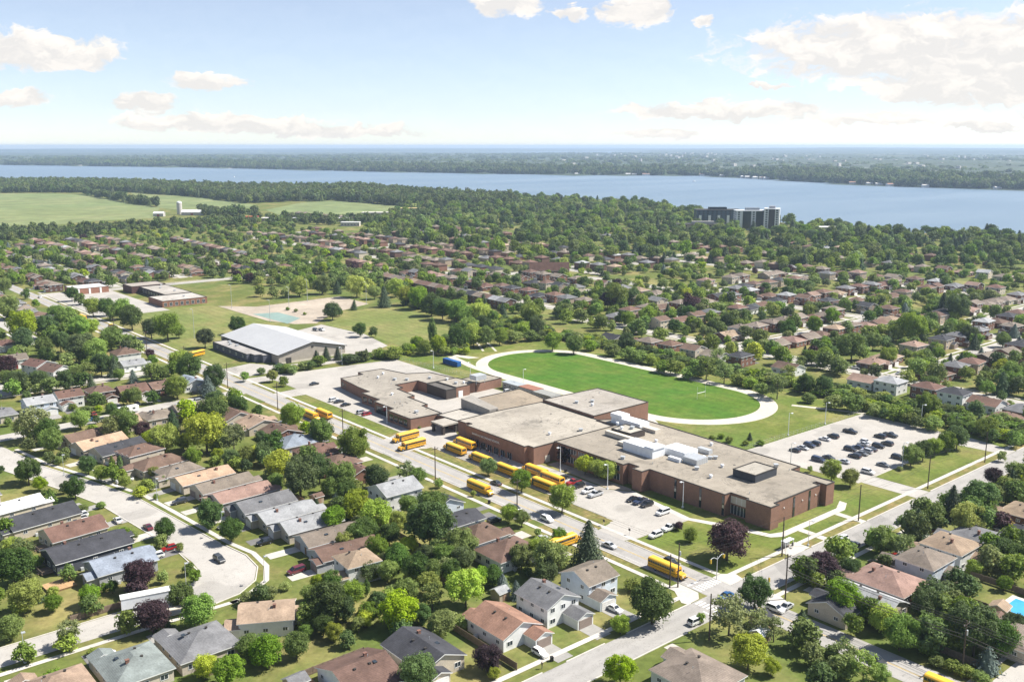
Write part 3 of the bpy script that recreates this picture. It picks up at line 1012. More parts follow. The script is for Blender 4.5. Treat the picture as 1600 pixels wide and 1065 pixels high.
T(800, 430, q, [(110, 230, 130, 'g'), (150, 300, 110, 'd'), (60, 330, 90, 'g'), (20, 380, 100, 'k'), (110, 370, 100, 'k'), (250, 400, 110, 'g'), (380, 420, 110, 'g'), (480, 430, 100, 'k'), (620, 460, 110, 'k'), (720, 480, 120, 'k'), (790, 500, 110, 'k'), (860, 515, 100, 'k'), (930, 560, 110, 'k'), (1010, 570, 120, 'k'), (1090, 600, 110, 'k'),
                (1150, 600, 90, 'k'), (1200, 560, 130, 'l'), (1270, 500, 110, 'l'), (1310, 590, 120, 'l'), (1400, 640, 110, 'k'), (1470, 660, 100, 'k'), (1540, 700, 110, 'k'), (1560, 600, 70, 'g'), (715, 410, 110, 'd'),
                (915, 480, 60, 'g'), (1000, 310, 80, 'd'), (1250, 410, 80, 'd'), (1380, 440, 40, 's'), (1330, 390, 50, 'g'), (1240, 310, 80, 'd'), (1090, 230, 90, 'd'), (840, 240, 110, 'g'), (890, 210, 40, 's'),
                (910, 250, 70, 'g'), (720, 265, 90, 'g'), (640, 120, 150, 'g'), (590, 150, 110, 'p'), (740, 120, 90, 'd'), (800, 150, 80, 'y'), (1110, 170, 110, 'p'), (960, 210, 55, 's'), (1330, 280, 100, 'd'),
                (1450, 250, 70, 'd'), (1540, 250, 60, 'd'), (1510, 360, 55, 's'), (1470, 490, 40, 'l'), (1340, 190, 60, 'g'), (910, 145, 60, 'g'), (1235, 1000, 48, 'k'), (1290, 990, 44, 'k'), (1340, 1012, 56, 'k'),
                (1440, 1030, 46, 'k'), (1466, 990, 36, 's'), (1530, 1030, 56, 'k')])
T(1200, 430, q, [(45, 470, 70, 'g'), (520, 430, 170, 'g'), (650, 400, 100, 'g'), (350, 490, 110, 'y'), (270, 500, 90, 'g'), (430, 560, 80, 'd'), (660, 560, 50, 'y'), (750, 490, 110, 'y'), (960, 570, 100, 'g'),
                 (1000, 670, 110, 'g'), (1090, 600, 45, 'd'), (1120, 520, 60, 's'), (1190, 520, 70, 's'), (1310, 490, 75, 'b'), (1050, 480, 80, 'g'), (1250, 360, 110, 'd'), (1520, 340, 70, 'b'), (1550, 410, 60, 'b'),
                 (1450, 390, 90, 'g'), (900, 310, 170, 'g'), (740, 350, 50, 'Y'), (1500, 600, 150, 'g'), (1350, 690, 90, 'g'), (1130, 710, 90, 'k'), (1490, 790, 60, 'k'), (1440, 740, 60, 'd'), (60, 680, 130, 'l'),
                 (130, 600, 110, 'l'), (230, 660, 110, 'd'), (350, 670, 110, 'd'), (250, 755, 90, 'k'), (410, 780, 130, 'k'), (520, 785, 150, 'k'), (600, 800, 100, 'k'), (700, 820, 130, 'k'), (790, 850, 130, 'k'),
                 (870, 880, 110, 'k'), (985, 790, 150, 'g'), (1130, 840, 80, 'd'), (1020, 910, 130, 'k'), (1160, 920, 80, 'g'), (1260, 930, 80, 'g'), (1350, 930, 130, 'g'), (1450, 965, 100, 'k'), (1540, 920, 90, 'g'),
                 (130, 330, 110, 'd'), (290, 300, 100, 'g'), (400, 240, 90, 'g'), (1180, 190, 150, 'd'), (1080, 180, 110, 's')])
T(1200, 600, q, [(885, 430, 130, 'g'), (960, 400, 120, 'd'), (1030, 380, 100, 'g'), (1100, 350, 120, 'g'), (1170, 320, 130, 'd'), (395, 520, 130, 'y'), (510, 570, 110, 'y'), (925, 860, 150, 's'), (1140, 720, 150, 's'),
                 (1390, 560, 110, 'p'), (1520, 530, 120, 'l'), (1310, 690, 200, 'd'), (1230, 820, 200, 'y'), (1430, 850, 150, 'Y'), (720, 950, 170, 'g'), (840, 1000, 150, 'l'), (1440, 440, 60, 'l'), (615, 970, 50, 'k'), (815, 520, 40, 'k'),
                 (1540, 640, 110, 'l'), (1560, 700, 100, 'g'), (260, 520, 36, 'l'), (260, 735, 20, 's')])
T(0, 600, q, [(170, 530, 150, 'd'), (240, 610, 90, 'y'), (460, 630, 130, 'd'), (390, 640, 60, 'd'), (540, 490, 110, 'd'), (620, 545, 90, 'g'), (765, 600, 80, 'y'), (750, 550, 70, 'g'), (690, 500, 40, 'o'), (735, 495, 40, 'o'),
              (820, 500, 50, 'k'), (900, 620, 110, 'k'), (1010, 590, 90, 'k'), (950, 540, 70, 'y'), (960, 690, 35, 'g'), (1290, 790, 170, 'd'), (1420, 890, 140, 'd'), (1010, 880, 120, 'd'), (760, 920, 90, 'g'), (820, 930, 60, 'g'),
              (510, 765, 70, 'k'), (620, 745, 60, 'k'), (1110, 1000, 50, 'l'), (10, 520, 40, 'd'), (1190, 440, 110, 'g'), (1420, 450, 110, 'd'), (1520, 430, 120, 'y'), (1340, 430, 80, 'y'), (450, 140, 60, 'k'), (1040, 330, 90, 'd'), (1130, 350, 100, 'y')])
T(400, 600, q, [(270, 560, 230, 'd'), (140, 480, 170, 'y'), (40, 420, 130, 'd'), (30, 330, 90, 'd'), (390, 510, 170, 'd'), (540, 560, 180, 'g'), (740, 560, 150, 'd'), (930, 530, 110, 'l'), (1000, 560, 100, 'g'), (1125, 605, 60, 'g'),
                (1195, 720, 40, 'd'), (1000, 680, 80, 's'), (940, 740, 120, 'g'), (610, 740, 190, 'y'), (740, 800, 200, 'y'), (870, 830, 120, 'y'), (1070, 860, 290, 'd'), (1090, 750, 190, 'g'), (1270, 980, 200, 'g'), (1430, 500, 110, 'g'),
                (1340, 670, 40, 'y'), (1560, 790, 110, 'g'), (120, 600, 110, 'g'), (370, 710, 40, 's'), (560, 660, 130, 'd'), (460, 620, 120, 'g'), (680, 900, 160, 'd'), (820, 920, 130, 'd')])
T(800, 600, q, [(335, 430, 110, 'p'), (450, 490, 120, 'y'), (590, 530, 130, 'y'), (525, 515, 110, 'y'), (60, 590, 130, 'g'), (310, 700, 170, 'g'), (60, 820, 100, 'g'), (160, 910, 50, 'l'), (290, 930, 100, 'g'), (470, 980, 220, 's'),
                (1100, 920, 90, 'g'), (1030, 870, 55, 'p'), (1330, 950, 250, 'p'), (170, 1010, 140, 'g')])
T(800, 800, 4.0, [(230, 270, 240, 'g'), (60, 270, 150, 'g'), (880, 540, 270, 'd'), (680, 690, 120, 'g'), (760, 450, 120, 'k'), (1180, 655, 60, 'l'), (1360, 630, 230, 'l'), (1520, 490, 200, 'd'), (1540, 680, 150, 'l'), (1480, 860, 220, 'y'),
                  (680, 980, 200, 'y'), (980, 1030, 90, 'g'), (30, 480, 100, 'b'), (220, 370, 150, 'd')])
T(400, 800, 4.0, [(470, 430, 130, 'd'), (620, 470, 42, 'o'), (690, 475, 42, 'o'), (570, 480, 80, 'y'), (440, 550, 250, 'd'), (330, 500, 100, 'g'), (380, 430, 90, 'y'), (180, 460, 80, 'k'), (80, 500, 110, 'k'), (900, 600, 240, 'y'),
                  (850, 480, 70, 'd'), (1100, 520, 150, 'l'), (1310, 460, 240, 'y'), (1160, 690, 170, 'g'), (560, 600, 150, 'd'), (700, 620, 130, 'g'), (640, 700, 90, 'l'), (480, 740, 120, 'y'), (60, 850, 200, 'g'), (250, 820, 160, 'd'),
                  (310, 740, 90, 'g'), (1010, 640, 80, 'l'), (1480, 390, 130, 'd'), (1540, 440, 100, 'b'), (1300, 200, 150, 'g'), (1440, 900, 180, 'p'), (1490, 1000, 80, 'y'), (1010, 1000, 220, 'd'), (1300, 680, 110, 'k'), (790, 300, 100, 'g'),
                  (1000, 340, 170, 'd'), (850, 340, 100, 'g'), (740, 380, 70, 'g'), (1100, 360, 140, 'g'), (1180, 340, 120, 'l')])
T(0, 800, 4.0, [(870, 390, 200, 'p'), (560, 510, 130, 'g'), (640, 470, 60, 'g'), (700, 460, 80, 'd'), (150, 520, 200, 'y'), (80, 330, 220, 'd'), (140, 380, 80, 'y'), (60, 710, 160, 'g'), (330, 560, 110, 'g'), (330, 490, 80, 'k'),
                (430, 750, 150, 'l'), (580, 870, 70, 'k'), (950, 640, 210, 'p'), (850, 550, 80, 'l'), (1130, 520, 170, 'd'), (1240, 610, 210, 'g'), (1170, 840, 120, 'k'), (1550, 830, 150, 'g'), (1280, 960, 150, 'y'), (1430, 980, 200, 'g'),
                (1550, 540, 120, 'k'), (140, 230, 150, 'l'), (60, 200, 110, 'y'), (230, 300, 80, 'g')])
T(1200, 800, 4.0, [(350, 330, 190, 'p'), (530, 350, 130, 'd'), (460, 520, 220, 'g'), (215, 690, 130, 's'), (40, 720, 150, 'l'), (20, 960, 110, 'y'), (610, 600, 130, 'g'), (730, 650, 180, 'y'), (830, 740, 220, 'g'), (830, 540, 70, 'y'),
                   (1010, 570, 210, 'd'), (1120, 570, 110, 'g'), (1300, 720, 300, 'd'), (1450, 780, 240, 'd'), (1200, 690, 150, 'g'), (1540, 700, 150, 'd'), (1000, 850, 120, 'k'), (480, 870, 160, 'l'), (600, 960, 190, 'l'), (420, 960, 120, 'l'),
                   (1450, 230, 150, 'd'), (1330, 310, 60, 'd'), (1540, 270, 150, 'd'), (1060, 930, 100, 'k'), (1150, 960, 110, 'k'), (1240, 990, 110, 'k'), (1330, 1030, 120, 'k'), (1290, 340, 100, 'y'), (1480, 440, 90, 'g'), (700, 1000, 120, 'g')])

T(400, 750, 4.0, [(480, 230, 150, 'g'), (640, 330, 160, 'd'), (760, 420, 150, 'g'), (560, 380, 130, 'y'), (880, 470, 160, 'd'), (980, 560, 140, 'g'), (1080, 640, 150, 'y'), (820, 560, 130, 'g'), (700, 560, 120, 'd'),
                  (940, 680, 150, 'g'), (1220, 560, 130, 'd'), (1180, 460, 150, 'g'), (1290, 480, 150, 'd'), (1400, 600, 130, 'g'), (600, 700, 150, 'g'), (760, 760, 140, 'd'), (500, 780, 130, 'g'), (880, 820, 130, 'g'),
                  (1040, 830, 120, 'd'), (340, 800, 120, 'g'), (420, 900, 120, 'd'), (680, 860, 110, 'y'), (1120, 930, 110, 'g'), (960, 400, 120, 'y'), (1060, 460, 120, 'd')])
# height to width of each sort of tree
HR = {'g': 1.08, 'd': 1.12, 'y': 1.05, 'p': 1.0, 's': 1.5, 'b': 1.3, 'l': 1.15, 'o': 2.9, 'k': .72, 'Y': .8}
# places that can be found in the photograph, used to say which tree is which (a, b)
LM = [((90, -86), 'the sharp elbow of the side street'), ((62, -108), 'the parked white trailer'), ((130, -112), 'the dark grey gabled house'), ((165, -117), 'the long white-roofed house'),
      ((205, -104), 'the bend of the elbow street'), ((112, -84), 'the red car on the elbow street'), ((164, -62), 'the orange-roofed house on the elbow street'), ((140, -61), 'the brown roofs mid elbow street'),
      ((100, -55), 'the light grey roofs by the elbow street'), ((70, -60), 'the two-storey tan house past the elbow street'), ((17, -74), 'the dark grey low house'), ((16, -48), 'the salmon-roofed house'),
      ((16, -35), 'the grey split-level house'), ((17, -18), 'the grey house behind the corner tree'), ((0, 0), 'the striped crosswalk'), ((-28, -30), 'the hip-roofed house below the intersection'),
      ((-60, 13), 'the tall pole at the lower power line'), ((-34, 34), 'the brown roofs beside the power line'), ((-32, 60), 'the pale hip roof beyond the crossing road'), ((-40, 90), 'the swimming pool house'),
      ((9, 24), 'the lawn at the school corner'), ((63, 13), 'the school front parking lot'), ((100, 15), 'the waiting school buses'), ((88, 38), 'the recess of the brick school wing'), ((18, 98), 'the east corner of the school'),
      ((16, 157), 'the grass beside the staff parking lot'), ((45, 185), 'the far edge of the staff parking lot'), ((90, 185), 'the near end of the running track'), ((150, 190), 'the long side of the running track'),
      ((225, 195), 'the far end of the running track'), ((300, 140), 'the dry park field'), ((440, 130), 'the bare earth of the park'), ((400, 20), 'the grass beside the arena'), ((335, 55), 'the white-roofed arena'),
      ((262, 18), 'the traffic island of the school lot'), ((500, 40), 'the farther brick school'), ((102, -22), 'the white two-storey house on the bus road'), ((60, -25), 'the brown bungalows facing the front lot'),
      ((150, -22), 'the brown roofs opposite the bus exit'), ((205, -22), 'the tan roof by the bus road'), ((285, -25), 'the blue-grey roof by the bus road'), ((240, -50), 'the white motorhome'), ((284, -78), 'the pale blue two-storey house'),
      ((362, -20), 'the brown hip roof by the bus road'), ((350, -65), 'the paired brown gables'), ((440, -60), 'the roofs above the brown gables'), ((540, -20), 'the brown roofs down the bus road'), ((86, 260), 'the side-street junction behind the track'),
      ((60, 225), 'the white two-storey houses behind the lot'), ((20, 232), 'the dark hip roofs at the street end'), ((110, 300), 'the brown brick houses across the back street'), ((190, 265), 'the pale houses behind the oval'),
      ((80, 350), 'the second side street'), ((180, 340), 'the third side street'), ((35, -125), 'the tan hip roof at the lower street'), ((45, -45), 'the wooded backyards'), ((110, -38), 'the dense backyard grove'), ((170, -45), 'the hedged backyards'), ((-14, 20), 'the lamp corner of the crossing road')]
trees = []
for (u, v, w, kk) in TL:
    h, wm = 8.0, 8.0
    a = b = 0
    for _ in range(4):
        a, b = g(u, v, h * (.5 if kk in 'sbok' else .57))
        zc = pix(a, b, h * .55)[2]
        wm = w * zc / F
        h = wm * HR[kk]
        if kk in 's':
            h = max(h, wm * 1.5)
    trees.append([a, b, wm, h, kk])
bl = sorted((t for t in trees if t[4] in 'gdyl'), key=lambda t: -t[2] / pix(t[0], t[1])[2])
EXTRA = bl[300:]        # past the three hundred that show largest: they join the mass of town trees
trees = [t for t in trees if t not in EXTRA]
cnt = {}
for t in trees:
    d, nm = min((math.hypot(t[0] - p[0], t[1] - p[1]), s_) for p, s_ in LM)
    t += [nm, d]
trees.sort(key=lambda t: t[6])
NAME = {'s': 'spruce_tree', 'b': 'spruce_tree', 'k': 'shrub', 'Y': 'shrub', 'p': 'copper_leaved_tree', 'o': 'columnar_tree'}
NOUN = {'s': 'spruce', 'b': 'blue spruce', 'k': 'shrub', 'Y': 'shrub', 'p': 'tree', 'o': 'columnar tree'}
for i, (a, b, w, h, kk, nm, d) in enumerate(trees):
    key = (kk, nm)
    n = cnt.get(key, 0)
    cnt[key] = n + 1
    base = NAME.get(kk, 'broadleaf_tree')
    label = '%s %s, %s%s to %s' % (CW[kk], NOUN.get(kk, 'broadleaf tree'), '' if n == 0 else nth(n) + ' ', 'nearest', nm)
    rz = R.uniform(0, 6.28)
    lean = (R.uniform(-.05, .05), R.uniform(-.05, .05), rz)
    sclx = w * R.uniform(.95, 1.05)
    f_ = R.uniform(.85, 1.15)
    c = tuple(x * f_ for x in LC[kk])
    if kk in 'kY':
        o = ob('shrub', SHRUB[i % 3], None, (b, a, -.05), rot=(0, 0, rz), col=c, scale=(sclx, w, h))
        tag(o, label, 'shrub', 'shrubs and hedge bushes')
    else:
        o = ob(base, None, None, (b, a, 0), rot=lean, scale=(sclx, w, h))
        if kk in 'sb':
            tag(o, label, 'spruce', 'spruces in the yards and verges')
            ob('crown', SPRUCE[i % 3], o, col=c)
            ob('trunk', STRUNK, o)
        else:
            tag(o, label, 'tree', 'copper-leaved trees' if kk == 'p' else 'broadleaf trees near the school')
            cm = SPARSE[i % 3] if kk == 'l' else SLIM[i % 2] if kk == 'o' else BROAD[i % 8]
            ob('crown', cm, o, col=c)
            ob('trunk', TRUNKS[i % 3], o)
    OCC.add((int(a // CELL), int(b // CELL)))
# ================================================================== houses
MC = {}


def cached(key, fn):
    if key not in MC:
        MC[key] = fn()
    return MC[key]


def wall_mesh(W, L, h, roof, ridge, pitch, brick):
    def f():
        mb = MB()
        x, y = W / 2, L / 2
        c = [(-x, -y), (x, -y), (x, y), (-x, y)]
        mb.add([(p[0], p[1], 0) for p in c] + [(p[0], p[1], h) for p in c], [(i, (i + 1) % 4, 4 + (i + 1) % 4, 4 + i) for i in range(4)])
        if roof == 'gable':
            if ridge == 'y':
                r = h + pitch * x
                mb.add([(-x, -y, h), (x, -y, h), (0, -y, r)], [(0, 1, 2)])
                mb.add([(-x, y, h), (x, y, h), (0, y, r)], [(2, 1, 0)])
            else:
                r = h + pitch * y
                mb.add([(-x, -y, h), (-x, y, h), (-x, 0, r)], [(2, 1, 0)])
                mb.add([(x, -y, h), (x, y, h), (x, 0, r)], [(0, 1, 2)])
        return mb.mesh('wall', M['brick' if brick else 'wall'])
    return cached(('w', W, L, h, roof, ridge, pitch, brick), f)


def roof_mesh(W, L, h, roof, ridge, pitch, ov=.45, th=.2):
    def f():
        mb = MB()
        x, y = W / 2 + ov, L / 2 + ov
        sw = ridge == 'x'
        if sw:
            x, y = y, x
        half = x - ov
        ze = h - pitch * ov
        zr = h + pitch * half

        def P(p):
            return (p[1], p[0], p[2]) if sw else p
        flip = sw
        if roof == 'gable':
            prof = [(-x, ze), (0, zr), (x, ze)]
            vs = []
            for yy in (-y, y):
                for px, pz in prof:
                    vs.append(P((px, yy, pz + th)))
                for px, pz in prof:
                    vs.append(P((px, yy, pz)))
            top = [(0, 1, 7, 6), (1, 2, 8, 7)]
            oth = [(3, 9, 10, 4), (4, 10, 11, 5), (0, 6, 9, 3), (2, 5, 11, 8), (0, 3, 4, 1), (1, 4, 5, 2), (6, 7, 10, 9), (7, 8, 11, 10)]
            if not flip:
                top = [t[::-1] for t in top]
            mb.add(vs, top, 0)
            mb.add(vs, oth, 1)
        else:
            rl = max(0.0, y - x)
            b0 = [(-x, -y, ze), (x, -y, ze), (x, y, ze), (-x, y, ze)]
            b1 = [(p[0], p[1], ze + th) for p in b0]
            r0, r1 = (0, -rl, zr + th), (0, rl, zr + th)
            vs = [P(p) for p in b1 + [r0, r1]]
            top = [(0, 1, 4), (1, 2, 5, 4), (2, 3, 5), (3, 0, 4, 5)]
            if flip:
                top = [t[::-1] for t in top]
            mb.add(vs, top, 0)
            mb.add([P(p) for p in b0 + b1], [(i, (i + 1) % 4, 4 + (i + 1) % 4, 4 + i) for i in range(4)], 1)
            mb.add([P(p) for p in b0], [(3, 2, 1, 0)], 1)
        return mb.mesh('roof', M['roof'], M['white'])
    return cached(('r', W, L, h, roof, ridge, pitch, ov), f)


def window_mesh(w, h, bars=1):
    def f():
        mb = MB()
        t = .09
        mb.box(-w / 2, w / 2, -.07, 0, -h / 2, -h / 2 + t)
        mb.box(-w / 2, w / 2, -.07, 0, h / 2 - t, h / 2)
        mb.box(-w / 2, -w / 2 + t, -.066, 0, -h / 2 + t, h / 2 - t)
        mb.box(w / 2 - t, w / 2, -.066, 0, -h / 2 + t, h / 2 - t)
        for i in range(bars):
            x = -w / 2 + w * (i + 1) / (bars + 1)
            mb.box(x - .035, x + .035, -.062, 0, -h / 2 + t, h / 2 - t)
        mb.add([(-w / 2 + t, -.03, -h / 2 + t), (w / 2 - t, -.03, -h / 2 + t), (w / 2 - t, -.03, h / 2 - t), (-w / 2 + t, -.03, h / 2 - t)], [(0, 1, 2, 3)], 1)
        return mb.mesh('window', M['white'], M['pane'])
    return cached(('win', w, h, bars), f)


def door_mesh(w, h, panels):
    def f():
        mb = MB()
        mb.box(-w / 2, w / 2, -.05, 0, 0, h)
        n = panels
        for i in range(n):
            z0, z1 = h * i / n + .08, h * (i + 1) / n - .05
            mb.box(-w / 2 + .1, w / 2 - .1, -.08, -.05, z0, z1)
        return mb.mesh('door', M['stucco'])
    return cached(('door', w, h, panels), f)


CHIM = MB().box(-.35, .35, -.3, .3, 0, 1.0).box(-.42, .42, -.37, .37, 1.0, 1.12).mesh('chimney', M['brick'])
VENT = MB().box(-.22, .22, -.22, .22, 0, .32).box(-.28, .28, -.28, .28, .32, .38).mesh('roof_vent', M['dark'])
PIPE = MB().tube((0, 0, 0), (0, 0, .6), .07, .07, 6).mesh('vent_pipe', M['metal'])

RC = {'brown': (.145, .094, .073), 'red-brown': (.15, .09, .07), 'tan': (.31, .23, .165), 'orange-tan': (.35, .25, .17), 'grey': (.165, .165, .17), 'charcoal': (.052, .053, .06), 'light grey': (.3, .305, .31),
      'grey-brown': (.2, .165, .135), 'green-grey': (.2, .225, .215), 'white': (.72, .73, .72), 'salmon': (.3, .17, .125), 'blue-grey': (.21, .24, .28), 'pinkish brown': (.26, .175, .14), 'orange': (.5, .16, .06)}
WC = {'white': (.68, .68, .66), 'cream': (.5, .44, .35), 'brick': (.2, .105, .075), 'grey': (.36, .37, .38), 'blue': (.5, .55, .6), 'tan': (.38, .31, .235), 'dark': (.07, .075, .09), 'darkbrick': (.13, .075, .06)}
FACE = {'a-': 0.0, 'b+': math.pi / 2, 'a+': math.pi, 'b-': -math.pi / 2}
HEAD = (ST, CT)


def house(a, b, face, W, L, h, roof='gable', ridge='y', pitch=.38, rc='brown', wc='white', turn=0.0, gar=None, chim=True, drv=None, detail=2, label='', group='', name='house', dcol=(.4, .37, .33), base=None):
    rz = FACE[face] + math.radians(turn)
    brick = wc in ('brick', 'darkbrick', 'tan', 'cream')
    rt = ob(name, None, None, (b, a, 0), rz)
    tag(rt, label, 'house', group)
    f1, f2_ = R.uniform(.88, 1.12), R.uniform(.86, 1.14)
    wcol = tuple(x * f1 for x in WC[wc])
    rcol = tuple(x * f2_ for x in RC[rc])
    ob('wall', wall_mesh(W, L, h, roof, ridge, pitch, brick), rt, col=wcol)
    rf = ob('roof', roof_mesh(W, L, h, roof, ridge, pitch), rt, col=rcol)
    cs, sn = math.cos(rz), math.sin(rz)

    def seen(nx, ny):
        wx, wy = nx * cs - ny * sn, nx * sn + ny * cs
        return detail >= 3 or (wx * HEAD[0] + wy * HEAD[1]) < .2
    st = 2 if h > 4.4 else 1
    zs = [1.6] if st == 1 else [1.5, 4.2]
    gx0 = gx1 = None
    if gar:
        gw, gl, gs = gar          # width, projection, side -1 / 1
        gx = gs * (W / 2 - gw / 2)
        gx0, gx1 = gx - gw / 2, gx + gw / 2
        gh = 2.6
        if gl > 0:
            wg = ob('garage', wall_mesh(gw, gl, gh, 'gable', 'y', pitch, brick), rt, (gx, -L / 2 - gl / 2, 0), col=wcol)
            ob('garage_roof', roof_mesh(gw, gl, gh, 'gable', 'y', pitch, .35), wg, col=rcol)
        ob('garage_door', door_mesh(min(gw - .8, 4.8), 2.15, 4), rt, (gx, -L / 2 - gl - .02, .05), col=(.66, .65, .62) if R.random() < .75 else (.25, .2, .17))
    if detail >= 1:
        wn = 0
        # front and back
        for sgn, r in ((-1, 0.0), (1, math.pi)):
            if not seen(0, sgn):
                continue
            nw = 2 if W < 10 else 3
            for zi, z in enumerate(zs):
                for i in range(nw):
                    x = -W / 2 + W * (i + .5) / nw
                    if sgn < 0 and gx0 is not None and gx0 - .8 < x < gx1 + .8 and z < 2.8:
                        continue
                    if sgn < 0 and zi == 0 and i == nw // 2 and (not gar or True) and not (gx0 is not None and gx0 - .6 < x < gx1 + .6):
                        ob('door', door_mesh(1.0, 2.1, 2), rt, (x, -L / 2 - .015, .15), col=R.choice([(.25, .05, .04), (.6, .6, .58), (.06, .08, .12), (.2, .12, .07)]))
                        continue
                    ob('window', window_mesh(1.7 if zi == 0 else 1.4, 1.25), rt, (x, sgn * (L / 2 + .0), z), r)
                    wn += 1
        for sgn, r in ((-1, -math.pi / 2), (1, math.pi / 2)):
            if not seen(sgn, 0):
                continue
            nl = 2 if L < 11 else 3
            for zi, z in enumerate(zs):
                for i in range(nl):
                    y = -L / 2 + L * (i + .5) / nl + R.uniform(-.4, .4)
                    ob('window', window_mesh(1.2, 1.1 if st == 2 else .95), rt, (sgn * W / 2, y, z + (.25 if st == 1 else 0)), r)
    if detail >= 2:
        zr = h + pitch * (W if ridge == 'y' else L) / 2
        if chim:
            ys = R.choice((-.2, .15, .25)) * L
            if ridge == 'y':
                ob('chimney', CHIM, rt, (W * .14, ys, zr - pitch * W * .14 - .15), col=(.2, .11, .085))
            else:
                ob('chimney', CHIM, rt, (W * .2, L * .12, zr - pitch * L * .12 - .15), col=(.2, .11, .085))
        for i in range(2):
            if ridge == 'y':
                ob('roof_vent', VENT, rf, (-W * .12, (-.18 + .3 * i) * L, zr - pitch * W * .12 + .12))
            else:
                ob('roof_vent', VENT, rf, ((-.18 + .3 * i) * W, -L * .12, zr - pitch * L * .12 + .12))
        ob('vent_pipe', PIPE, rf, (W * .2, .05 * L, h + .1 + pitch * (W * .3 if ridge == 'y' else L * .45)))
    if detail >= 3:
        r_ = R.random()
        if r_ < .45:           # cross-gabled wing to the rear or front
            ww, wl, wx = round(W * .42, 1), 2.4, (-1 if not gar or gar[2] > 0 else 1) * W * .22
            sg = -1 if not gar else 1
            wg = ob('wing', wall_mesh(ww, wl, 2.6, 'gable', 'y', .38, brick), rt, (wx, sg * (L / 2 + wl / 2), 0), 0, wcol)
            ob('wing_roof', roof_mesh(ww, wl + 2.4, 2.6, 'gable', 'y', .38, .35), wg, (0, -sg * 1.0, 0), col=rcol)
            ob('window', window_mesh(1.5, 1.2), wg, (0, sg * wl / 2, 1.5), 0 if sg < 0 else math.pi)
        if r_ > .3:            # deck behind the house with steps and a rail
            dx = R.uniform(-.2, .2) * W
            dk_ = ob('deck', cached('hdeck', lambda: MB().box(-2.2, 2.2, 0, 3, .3, .5).box(-.7, .7, 3, 3.4, 0, .25).mesh('deck', M['wood'])), rt, (dx, L / 2 + (2.4 if r_ < .45 and gar else 0), 0))
            ob('rail', cached('hrail', lambda: MB().box(-2.2, 2.2, 2.92, 3.0, 1.2, 1.3).box(-2.2, -2.1, 0, 2.92, 1.2, 1.3).box(2.1, 2.2, 0, 2.92, 1.2, 1.3).box(-2.2, -2.1, 2.9, 3, .5, 1.2).box(2.1, 2.2, 2.9, 3, .5, 1.2).mesh('rail', M['wood'])), dk_)
        ob('air_conditioner', cached('acu', lambda: MB().box(-.4, .4, -.4, .4, 0, .8).box(-.3, .3, -.3, .3, .8, .86).mesh('air_conditioner', M['metal'])), rt, (-W / 2 - .7, L * .2, 0))
        if r_ > .5:
            ob('skylight', cached('skyl', lambda: MB().box(-.4, .4, -.5, .5, 0, .18).mesh('skylight', M['pane'])), rf, (W * .22, -.12 * L, h + .2 + pitch * (W * .28 if ridge == 'y' else L * .38)))
    if drv:
        x0, x1 = (gx0 + .3, gx1 - .1) if gar else (-W / 2 - 3.2, -W / 2 - .3)
        y1 = -L / 2 - (gar[1] if gar else -3)
        y0 = -L / 2 - drv
        pts = [(x0, y0), (x1, y0), (x1, y1), (x0, y1)]
        pl = [(a + x * sn + y * cs, b + x * cs - y * sn) for x, y in pts]
        o = sheet('driveway', pl, .05, M['drive'], occ=True)
        o.color = (*dcol, 1)
    ext = max(W, L) / 2 + 1
    for i in range(-int(ext // CELL) - 1, int(ext // CELL) + 2):
        for j in range(-int(ext // CELL) - 1, int(ext // CELL) + 2):
            p, q_ = i * CELL, j * CELL          # local x, y
            if abs(p) <= W / 2 + 2 and abs(q_) <= L / 2 + 2:
                OCC.add((int((a + p * sn + q_ * cs) // CELL), int((b + p * cs - q_ * sn) // CELL)))
    return rt


ASPH, PALE = (.17, .165, .16), (.47, .44, .39)
NH = 0
# --- explicit houses: (a, b, facing, width, depth, wall height, roof, ridge, roof colour, wall colour, turn, garage, label)
HL = []


def hs(where, *rows, **kw):
    for i, r in enumerate(rows):
        a, b, face, W, L, h, roof, ridge, rc, wc, turn, gar, desc = r
        HL.append((a, b, face, W, L, h, roof, ridge, rc, wc, turn, gar, desc + ' ' + where, kw.get('drv', 8), kw.get('group', 'detached houses near the school')))


